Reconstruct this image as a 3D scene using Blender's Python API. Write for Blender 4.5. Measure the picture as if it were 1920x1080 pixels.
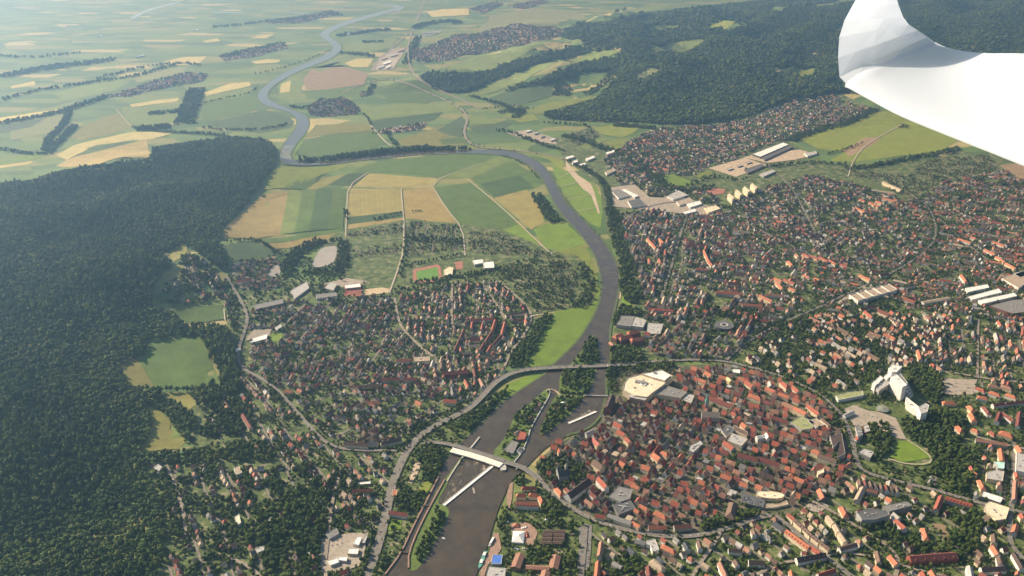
import bpy, bmesh, math, random
import numpy as np
from mathutils import Vector, Matrix, noise
for o in list(bpy.data.objects): bpy.data.objects.remove(o)
R = math.radians
rng = np.random.RandomState(11); random.seed(5)
SC = bpy.context.scene; COL = SC.collection

# ---------------------------------------------------------------- camera
CAMH, PITCH, FOC = 1350.0, R(24.6), 1732.0
cam = bpy.data.cameras.new('camera'); cam.sensor_width = 36; cam.lens = 36*FOC/1920
cam.clip_start = 0.5; cam.clip_end = 120000
camo = bpy.data.objects.new('camera', cam); COL.objects.link(camo)
camo.location = (0, 0, CAMH); camo.rotation_euler = (R(90)-PITCH, 0, 0); SC.camera = camo
# ---------------------------------------------------------------- sky, sun, exposure
SUN_EL, SUN_AZ = R(31), R(58)          # azimuth measured from straight ahead towards the west (image left)
sund = Vector((-math.sin(SUN_AZ)*math.cos(SUN_EL), math.cos(SUN_AZ)*math.cos(SUN_EL), math.sin(SUN_EL)))
wd = bpy.data.worlds.new('World'); SC.world = wd; wd.use_nodes = True
nt = wd.node_tree; bg = nt.nodes['Background']
sk = nt.nodes.new('ShaderNodeTexSky'); sk.sky_type = 'NISHITA'; sk.sun_disc = False
sk.sun_elevation = SUN_EL; sk.sun_rotation = -SUN_AZ; sk.air_density = 1.0; sk.dust_density = 0.8
nt.links.new(sk.outputs[0], bg.inputs[0]); bg.inputs[1].default_value = 0.08
sl = bpy.data.lights.new('sun', 'SUN'); sl.energy = 5.0; sl.angle = R(0.6); sl.color = (1.0, 0.9, 0.74)
so = bpy.data.objects.new('sun', sl); COL.objects.link(so); so.rotation_euler = sund.to_track_quat('Z', 'Y').to_euler()
SC.view_settings.view_transform = 'Standard'; SC.view_settings.look = 'None'
SC.view_settings.exposure = 1.15; SC.view_settings.gamma = 1.0
cy = SC.cycles; cy.use_denoising = True; cy.volume_bounces = 0; cy.max_bounces = 5; cy.transparent_max_bounces = 8
HAZE_DENS, HAZE_ANI = 1.0e-4, 0.79

# ---------------------------------------------------------------- pixel <-> place
CF = np.array([0, math.cos(PITCH), -math.sin(PITCH)]); CU = np.array([0, math.sin(PITCH), math.cos(PITCH)]); CR = np.array([1., 0, 0])
def ray(px, py): return CF + CR*((px-960)/FOC) + CU*((540-py)/FOC)
def P0(px, py, z=0.):
    d = ray(px, py); t = (z-CAMH)/d[2]; return np.array([d[0]*t, d[1]*t])
HILLS = []
for (px, py, sx, sy, rot, a) in ((40,470,620,520,0,80),(-60,640,420,420,0,60),(60,850,230,300,0,42),(250,340,420,300,20,50),(440,300,330,230,0,30),
        (190,560,260,300,0,30),(1480,110,1500,900,-12,150),(1250,150,500,420,0,70),(1900,60,1500,900,0,200),(870,152,420,150,12,55),(1060,110,500,170,15,55),(1200,60,900,350,10,60)):
    c = P0(px, py); HILLS.append((c[0], c[1], sx, sy, math.cos(R(rot)), math.sin(R(rot)), a))
def H(x, y):
    x = np.asarray(x, float); y = np.asarray(y, float); h = np.zeros(np.broadcast(x, y).shape)
    for cx, cyy, sx, sy, c, s, a in HILLS:
        u = ((x-cx)*c+(y-cyy)*s)/sx; v = (-(x-cx)*s+(y-cyy)*c)/sy
        h = h + a*np.exp(-(u*u+v*v)*.5)
    w = np.clip(h/80, 0, 1.4)
    h = h + w*(20*np.sin(x/115+1.3*np.sin(y/180))+19*np.sin(y/135+1.7*np.sin(x/150+2))+7*np.sin((x+y)/51+np.sin(x/70)))
    return np.maximum(h-14, 0)
def P(px, py, z=0.):
    """place of a pixel on the terrain, z metres above it"""
    q = P0(px, py, z); zz = z
    for _ in range(14):
        zz = .5*zz + .5*(float(H(q[0], q[1]))+z); q = P0(px, py, zz)
    return np.array([q[0], q[1], zz])
def poly(pts, z=0.): return np.array([P(x, y, z)[:2] for x, y in pts])
def smooth(pts, n=2, closed=True):
    p = [np.array(q, float) for q in pts]
    for _ in range(n):
        o = []; m = len(p)
        if not closed: o.append(p[0])
        for i in range(m if closed else m-1):
            a, b = p[i], p[(i+1) % m]; o += [a*.75+b*.25, a*.25+b*.75]
        if not closed: o.append(p[-1])
        p = o
    return p
def inside(pg, x, y):
    x = np.asarray(x); y = np.asarray(y); r = np.zeros(x.shape, bool); n = len(pg)
    for i in range(n):
        x1, y1 = pg[i][0], pg[i][1]; x2, y2 = pg[(i+1) % n][0], pg[(i+1) % n][1]
        if y1 == y2: continue
        c = ((y1 > y) != (y2 > y)) & (x < (x2-x1)*(y-y1)/(y2-y1)+x1); r ^= c
    return r
# occupancy raster, 4 m cells
RX0, RY0, RS, RNX, RNY = -4200., 900., 4., 2200, 1700
OCC = np.zeros((RNY, RNX), np.uint8)
def mark(pg, v=1):
    pg = np.asarray(pg); i0 = int((pg[:,0].min()-RX0)/RS)-1; i1 = int((pg[:,0].max()-RX0)/RS)+2; j0 = int((pg[:,1].min()-RY0)/RS)-1; j1 = int((pg[:,1].max()-RY0)/RS)+2
    i0, i1 = max(i0, 0), min(i1, RNX); j0, j1 = max(j0, 0), min(j1, RNY)
    if i1 <= i0 or j1 <= j0: return
    X, Y = np.meshgrid(RX0+(np.arange(i0, i1)+.5)*RS, RY0+(np.arange(j0, j1)+.5)*RS)
    OCC[j0:j1, i0:i1][inside(pg, X, Y)] = v
def occ(x, y):
    i = int((x-RX0)/RS); j = int((y-RY0)/RS)
    return OCC[j, i] if 0 <= i < RNX and 0 <= j < RNY else 0

# ---------------------------------------------------------------- materials
MATS = {}
def newmat(n):
    m = bpy.data.materials.new(n); m.use_nodes = True; t = m.node_tree; b = t.nodes['Principled BSDF']
    b.inputs['Specular IOR Level'].default_value = .25; b.inputs['Roughness'].default_value = .85
    return m, t, b
def N(t, typ, **k):
    n = t.nodes.new('ShaderNode'+typ)
    for a, v in k.items():
        if a.startswith('i_'):
            s = a[2:]; n.inputs[int(s) if s.isdigit() else s].default_value = v
        else: setattr(n, a, v)
    return n
def lk(t, a, b): t.links.new(a, b)
def c4(c): return (c[0], c[1], c[2], 1.)
def ramp(t, fac, stops, interp='LINEAR'):
    r = N(t, 'ValToRGB'); r.color_ramp.interpolation = interp; e = r.color_ramp.elements
    while len(e) < len(stops): e.new(.5)
    for i, (p, c) in enumerate(stops): e[i].position = p; e[i].color = c4(c)
    lk(t, fac, r.inputs[0]); return r.outputs[0]
def mixc(t, fac, a, b, blend='MIX'):
    m = N(t, 'Mix', data_type='RGBA', blend_type=blend)
    for s, v in ((0, fac), (6, a), (7, b)):
        if hasattr(v, 'links'): lk(t, v, m.inputs[s])
        else: m.inputs[s].default_value = c4(v) if s else v
    return m.outputs[2]
def math_(t, op, a, b=None):
    m = N(t, 'Math', operation=op)
    for s, v in ((0, a), (1, b)):
        if v is None: continue
        if hasattr(v, 'links'): lk(t, v, m.inputs[s])
        else: m.inputs[s].default_value = v
    return m.outputs[0]
def pos(t): return N(t, 'NewGeometry').outputs['Position']
def noi(t, vec, size, detail=3, rough=.55):
    n = N(t, 'TexNoise'); n.inputs['Scale'].default_value = 1./size; n.inputs['Detail'].default_value = detail; n.inputs['Roughness'].default_value = rough
    lk(t, vec, n.inputs['Vector']); return n.outputs['Fac']
def plain(name, col, var=.25, size=20., rough=.85, col2=None, size2=4.):
    """one colour, mottled"""
    if name in MATS: return MATS[name]
    m, t, b = newmat(name); p = pos(t)
    d = col2 or tuple(c*(1-var) for c in col); l = tuple(min(1, c*(1+var*.6)) for c in col)
    c = ramp(t, noi(t, p, size, 4, .6), [(.3, d), (.52, col), (.72, l)])
    f = noi(t, p, size2, 2); c = mixc(t, .35, c, ramp(t, f, [(.3, (.45,.45,.45)), (.7, (.62,.62,.62))]), 'OVERLAY')
    lk(t, c, b.inputs['Base Color']); b.inputs['Roughness'].default_value = rough; MATS[name] = m; return m
def objcol(name, attr=False, var=.3, size=2.5, rough=.8, windows=False):
    """colour from the object itself (or a face attribute), mottled; windows: dark openings floor by floor"""
    if name in MATS: return MATS[name]
    m, t, b = newmat(name); p = pos(t)
    c = N(t, 'Attribute', attribute_name='tint').outputs['Color'] if attr else N(t, 'ObjectInfo').outputs['Color']
    v = ramp(t, noi(t, p, size, 3, .65), [(.25, (1-var,)*3), (.75, (1+var*.5,)*3)])
    c = mixc(t, 1., c, v, 'MULTIPLY')
    if windows:
        g = N(t, 'NewGeometry'); sx = N(t, 'SeparateXYZ'); lk(t, g.outputs['Position'], sx.inputs[0]); sn = N(t, 'SeparateXYZ'); lk(t, g.outputs['True Normal'], sn.inputs[0])
        u = math_(t, 'SUBTRACT', math_(t, 'MULTIPLY', sx.outputs[0], sn.outputs[1]), math_(t, 'MULTIPLY', sx.outputs[1], sn.outputs[0]))
        fu = math_(t, 'FRACT', math_(t, 'DIVIDE', u, 3.4)); fz = math_(t, 'FRACT', math_(t, 'DIVIDE', sx.outputs[2], 3.1))
        wu = math_(t, 'MULTIPLY', math_(t, 'GREATER_THAN', fu, .34), math_(t, 'LESS_THAN', fu, .74)); wz = math_(t, 'MULTIPLY', math_(t, 'GREATER_THAN', fz, .32), math_(t, 'LESS_THAN', fz, .8))
        w = math_(t, 'MULTIPLY', wu, wz); w = math_(t, 'MULTIPLY', w, math_(t, 'LESS_THAN', math_(t, 'ABSOLUTE', sn.outputs[2]), .3))
        c = mixc(t, math_(t, 'MULTIPLY', w, .85), c, (.035,.04,.05))
        lk(t, math_(t, 'SUBTRACT', rough, math_(t, 'MULTIPLY', w, .6)), b.inputs['Roughness'])
    else: b.inputs['Roughness'].default_value = rough
    lk(t, c, b.inputs['Base Color']); MATS[name] = m; return m
def leafmat(name, a, bcol, c_):
    m, t, b = newmat(name); r = N(t, 'ObjectInfo').outputs['Random']
    c = ramp(t, r, [(0, a), (.5, bcol), (1, c_)])
    st = noi(t, pos(t), 110, 3, .6); c = mixc(t, .75, c, ramp(t, st, [(.32, (.3,.34,.33)), (.5, (.5,.5,.5)), (.68, (.74,.7,.5))]), 'OVERLAY')
    g = N(t, 'NewGeometry').outputs['Random Per Island']
    c = mixc(t, .6, c, ramp(t, g, [(0, (.36,.36,.36)), (1, (.68,.68,.6))]), 'OVERLAY')
    lk(t, c, b.inputs['Base Color']); b.inputs['Roughness'].default_value = .75; b.inputs['Specular IOR Level'].default_value = .12; MATS[name] = m; return m
M_ROOF = objcol('roof_tiles'); M_WALL = objcol('rendered_wall', windows=True, var=.12, size=6)
M_ROOFA = objcol('roof_tiles_mixed', True); M_WALLA = objcol('rendered_wall_mixed', True, windows=True, var=.12, size=6)
M_FLAT = objcol('flat_roof_felt', var=.28, size=7, rough=.9); M_PAINT = objcol('paint', var=.06, size=3, rough=.35)
M_LEAF = leafmat('broad_leaves', (.036,.06,.013), (.058,.088,.018), (.095,.115,.028))
M_FOR = leafmat('forest_leaves', (.032,.056,.015), (.056,.086,.02), (.1,.118,.03))
M_BARK = plain('bark', (.09,.07,.05), size=1)
# ---------------------------------------------------------------- object helpers
def put(o, label=None, cat=None, group=None, kind=None, parent=None):
    COL.objects.link(o)
    if label: o['label'] = label
    if cat: o['category'] = cat
    if group: o['group'] = group
    if kind: o['kind'] = kind
    if parent: o.parent = parent
    return o
def meshobj(name, v, f, mat, label=None, cat=None, group=None, kind=None, parent=None, col=None, smooth_=False):
    me = bpy.data.meshes.new(name); me.from_pydata([tuple(map(float, q)) for q in v], [], [tuple(map(int, q)) for q in f]); me.materials.append(mat)
    if smooth_: me.shade_smooth()
    o = bpy.data.objects.new(name, me)
    if col: o.color = c4(col)
    return put(o, label, cat, group, kind, parent)
def empty(name, loc, label, cat, group=None, rz=0.):
    o = bpy.data.objects.new(name, None); o.location = loc; o.rotation_euler = (0, 0, rz); o.empty_display_size = 1
    return put(o, label, cat, group)
LAYER = [0]
def sheet(name, pts, mat, z, label, world=False, smooth_n=0, occ_=1, kind='structure', cat=None, parent=None):
    """a ground sheet draped on the terrain"""
    if smooth_n: pts = smooth(pts, smooth_n)
    pg = np.asarray(pts)[:, :2] if world else poly(pts)
    if occ_: mark(pg, occ_)
    LAYER[0] += 1; z = z + LAYER[0]*.004
    bm = bmesh.new(); bm.faces.new([bm.verts.new((x, y, 0)) for x, y in pg]); 
    if H(pg[:,0], pg[:,1]).max() > .3:
        for ax in (0, 1):
            lo, hi = pg[:,ax].min(), pg[:,ax].max(); st = max(25., (hi-lo)/70); n = Vector((1,0,0)) if ax == 0 else Vector((0,1,0)); q = lo+st
            while q < hi:
                bmesh.ops.bisect_plane(bm, geom=bm.verts[:]+bm.edges[:]+bm.faces[:], plane_co=n*q, plane_no=n, dist=.001); q += st
    me = bpy.data.meshes.new(name); bm.to_mesh(me); bm.free()
    co = np.zeros(len(me.vertices)*3); me.vertices.foreach_get('co', co); co = co.reshape(-1, 3); hh = H(co[:,0], co[:,1]); co[:,2] = hh*1.0+z+np.where(hh > .1, 1.2, 0)
    me.vertices.foreach_set('co', co.ravel()); me.update()
    if me.polygons and me.polygons[0].normal.z < 0: me.flip_normals()
    me.materials.append(mat); o = bpy.data.objects.new(name, me); return put(o, label, cat, None, kind, parent)
def offs(pl, w):
    """polyline -> left and right offset points (world xy)"""
    pl = np.asarray(pl, float); d = np.gradient(pl[:, :2], axis=0); d /= np.linalg.norm(d, axis=1)[:, None]+1e-9; n = np.stack([-d[:,1], d[:,0]], 1)
    w = np.asarray(w, float).reshape(-1, 1)*.5; return pl[:, :2]+n*w, pl[:, :2]-n*w
def ribbon(name, pts, w, mat, z, label, sm=2, occ_=2, world=False, kind='structure', zs=None):
    if sm: pts = smooth(pts, sm, False)
    pl = np.asarray(pts)[:, :2] if world else np.array([P(x, y)[:2] for x, y in pts])
    if not world or True:                                   # resample so it drapes
        q = [pl[0]]
        for a, b in zip(pl[:-1], pl[1:]):
            k = max(1, int(np.linalg.norm(b-a)/60)); q += [a+(b-a)*(i+1)/k for i in range(k)]
        pl = np.array(q)
    l, r = offs(pl, w); n = len(pl); LAYER[0] += 1; z = z+LAYER[0]*.004
    if occ_: mark(np.vstack([l, r[::-1]]), occ_)
    v = []
    for a, b in zip(l, r):
        ha, hb = float(H(*a)), float(H(*b)); v += [(a[0], a[1], ha+z+(1.4 if ha > .1 else 0)), (b[0], b[1], hb+z+(1.4 if hb > .1 else 0))]
    f = [(2*i+1, 2*i+3, 2*i+2, 2*i) for i in range(n-1)]
    return meshobj(name, v, f, mat, label, None, None, kind)
# ---------------------------------------------------------------- terrain
def axis(lo, hi, step, far, grow=1.25):
    a = list(np.arange(lo, hi+1, step)); s = step
    while a[-1] < far: s *= grow; a.append(a[-1]+s)
    s = step
    while a[0] > -far: s *= grow; a.insert(0, a[0]-s)
    return np.array(a)
gx = axis(-3200, 4600, 50, 40000); gy = axis(700, 9000, 50, 40000)
X, Y = np.meshgrid(gx, gy); Z = H(X, Y); nx, ny = len(gx), len(gy)
V = np.stack([X.ravel(), Y.ravel(), Z.ravel()], 1); I = np.arange(nx*ny).reshape(ny, nx)
F = np.stack([I[:-1,:-1], I[:-1,1:], I[1:,1:], I[1:,:-1]], -1).reshape(-1, 4)
m, t, b = newmat('farmland'); p = pos(t)
def patch(size, sq, rot, seed):
    mp = N(t, 'Mapping'); mp.inputs['Scale'].default_value = (1/size, 1/size*sq, 0); mp.inputs['Rotation'].default_value = (0, 0, rot); mp.inputs['Location'].default_value = (seed, seed*.7, 0)
    lk(t, p, mp.inputs[0]); v = N(t, 'TexVoronoi', distance='CHEBYCHEV', voronoi_dimensions='2D'); v.inputs['Scale'].default_value = 1; v.inputs['Randomness'].default_value = .8; lk(t, mp.outputs[0], v.inputs['Vector'])
    s = N(t, 'SeparateColor'); lk(t, v.outputs['Color'], s.inputs[0]); return s.outputs[0], s.outputs[1]
FC = [(0,(.06,.105,.028)),(.2,(.09,.14,.035)),(.36,(.125,.165,.042)),(.5,(.075,.12,.032)),(.62,(.19,.18,.06)),(.72,(.1,.15,.038)),(.86,(.32,.27,.11)),(.92,(.14,.165,.045))]
a1, a2 = patch(330, 2.8, .25, 3.1); b1, b2 = patch(210, 2.4, -.3, 7.7)
sel = math_(t, 'GREATER_THAN', noi(t, p, 1500, 1), .52)
c = mixc(t, sel, ramp(t, a1, FC, 'CONSTANT'), ramp(t, b1, FC, 'CONSTANT'))
c = mixc(t, .5, c, ramp(t, noi(t, p, 60, 5, .7), [(.3, (.36,.36,.36)), (.7, (.62,.62,.62))]), 'OVERLAY')
lk(t, c, b.inputs['Base Color'])
g = meshobj('ground', V, F, m, 'patchwork of farm fields filling the valley floor', kind='structure')

# ---------------------------------------------------------------- ground sheets of the town
def townmat(name, garden, pave, dark, bias):
    m, t, b = newmat(name); p = pos(t)
    n1 = noi(t, p, 28, 4, .7); n2 = noi(t, p, 9, 2, .5)
    c = ramp(t, n1, [(.0, dark), (bias-.12, dark), (bias-.03, garden), (bias+.06, tuple(q*1.5 for q in garden)), (bias+.12, pave), (1, pave)])
    c = mixc(t, .6, c, ramp(t, n2, [(.3, (.34,.34,.34)), (.7, (.66,.66,.66))]), 'OVERLAY'); lk(t, c, b.inputs['Base Color']); return m
M_OLD = townmat('old_town_yards', (.05,.06,.024), (.15,.115,.08), (.065,.055,.045), .44)
M_SUB = townmat('suburb_gardens', (.065,.088,.022), (.21,.17,.11), (.036,.052,.016), .5)
M_VIL = townmat('village_gardens', (.07,.1,.03), (.24,.2,.16), (.04,.06,.02), .56)
GROUNDS = [
 ('river_bank_ground', M_SUB, [(748,850),(790,812),(860,778),(905,748),(948,750),(890,808),(846,852),(832,872),(800,938),(752,1036),(714,1090),(690,1095),(718,990),(730,930)], 'gardens and bushes between the curved road and the lock'),
 ('old_town_ground', M_OLD, [(1005,866),(1045,832),(1112,800),(1130,765),(1150,742),(1140,690),(1370,682),(1440,700),(1530,745),(1575,790),(1596,850),(1606,884),(1560,935),(1470,966),(1400,975),(1300,1001),(1200,998),(1110,975),(1040,930),(1008,900)], 'paved yards and lanes between the dense red-roofed old town houses'),
 ('southern_town_ground', M_SUB, [(940,960),(1000,915),(1040,930),(1110,975),(1200,998),(1300,1001),(1400,975),(1470,966),(1560,935),(1606,884),(1700,905),(1930,955),(1990,1110),(885,1110),(905,1050)], 'gardens and yards between the villas beyond the ring road'),
 ('eastern_town_ground', M_SUB, [(1440,698),(1380,675),(1500,600),(1640,590),(1800,590),(1990,620),(1990,960),(1850,940),(1606,884),(1590,790),(1530,740)], 'gardens and courts around the white tower blocks and park'),
 ('northern_town_ground', M_SUB, [(1142,688),(1146,640),(1165,560),(1165,500),(1140,440),(1130,390),(1125,350),(1060,300),(1050,285),(1120,270),(1190,260),(1240,232),(1330,228),(1420,212),(1480,186),(1570,172),(1640,205),(1590,235),(1520,268),(1480,265),(1540,300),(1600,330),(1700,330),(1790,285),(1990,300),(1990,625),(1800,592),(1640,592),(1500,602),(1380,678),(1240,680)], 'gardens and streets of the large northern residential district'),
 ('western_town_ground', M_SUB, [(432,530),(440,490),(510,478),(530,520),(600,530),(740,545),(1000,480),(1075,520),(1110,570),(1045,582),(1005,590),(985,640),(950,690),(905,745),(860,775),(790,812),(755,850),(730,930),(718,990),(690,1110),(290,1110),(310,1000),(270,880),(350,840),(370,790),(355,765),(425,745),(440,690),(425,620)], 'gardens and streets of the western bank residential district'),
]
for nm, mt, pts, lb in GROUNDS: sheet(nm, pts, mt, .15, lb, occ_=0)

# ---------------------------------------------------------------- fields and meadows
FCOL = dict(tan=(.26,.195,.06), wheat=(.235,.195,.055), olive=(.165,.155,.034), green=(.07,.112,.02), dk=(.04,.074,.018), lt=(.13,.168,.036), bright=(.12,.182,.017), yellow=(.42,.35,.12), soil=(.24,.165,.09), teal=(.05,.08,.026), pale=(.18,.19,.065), sand=(.4,.3,.18), brick=(.22,.075,.05), mead=(.152,.176,.022))
def fieldmat(col, pg, rows):
    m, t, b = newmat('crop'); p = pos(t); c = FCOL[col]; k = rng.uniform(.88, 1.12); c = tuple(q*k for q in c)
    e = np.roll(pg, -1, 0)-pg; e = e[np.argmax((e**2).sum(1))]; an = math.atan2(e[1], e[0])
    cc = ramp(t, noi(t, p, 55, 5, .68), [(.28, tuple(q*.74 for q in c)), (.5, c), (.74, tuple(q*1.22 for q in c))])
    mp = N(t, 'Mapping'); mp.inputs['Rotation'].default_value = (0, 0, -an); lk(t, p, mp.inputs[0]); sp = N(t, 'SeparateXYZ'); lk(t, mp.outputs[0], sp.inputs[0])
    w = math_(t, 'SINE', math_(t, 'DIVIDE', math_(t, 'ADD', sp.outputs[1], math_(t, 'MULTIPLY', noi(t, p, 40, 1), 8)), rows))
    cc = mixc(t, .3, cc, ramp(t, math_(t, 'MULTIPLY_ADD', w, .5), [(0, (.42,.42,.42)), (1, (.58,.58,.58))]), 'OVERLAY')
    tr = math_(t, 'LESS_THAN', math_(t, 'FRACT', math_(t, 'DIVIDE', sp.outputs[1], rng.uniform(16, 27))), .09); cc = mixc(t, math_(t, 'MULTIPLY', tr, rng.uniform(.1, .35)), cc, tuple(q*.55 for q in c)); lk(t, cc, b.inputs['Base Color']); return m
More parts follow.
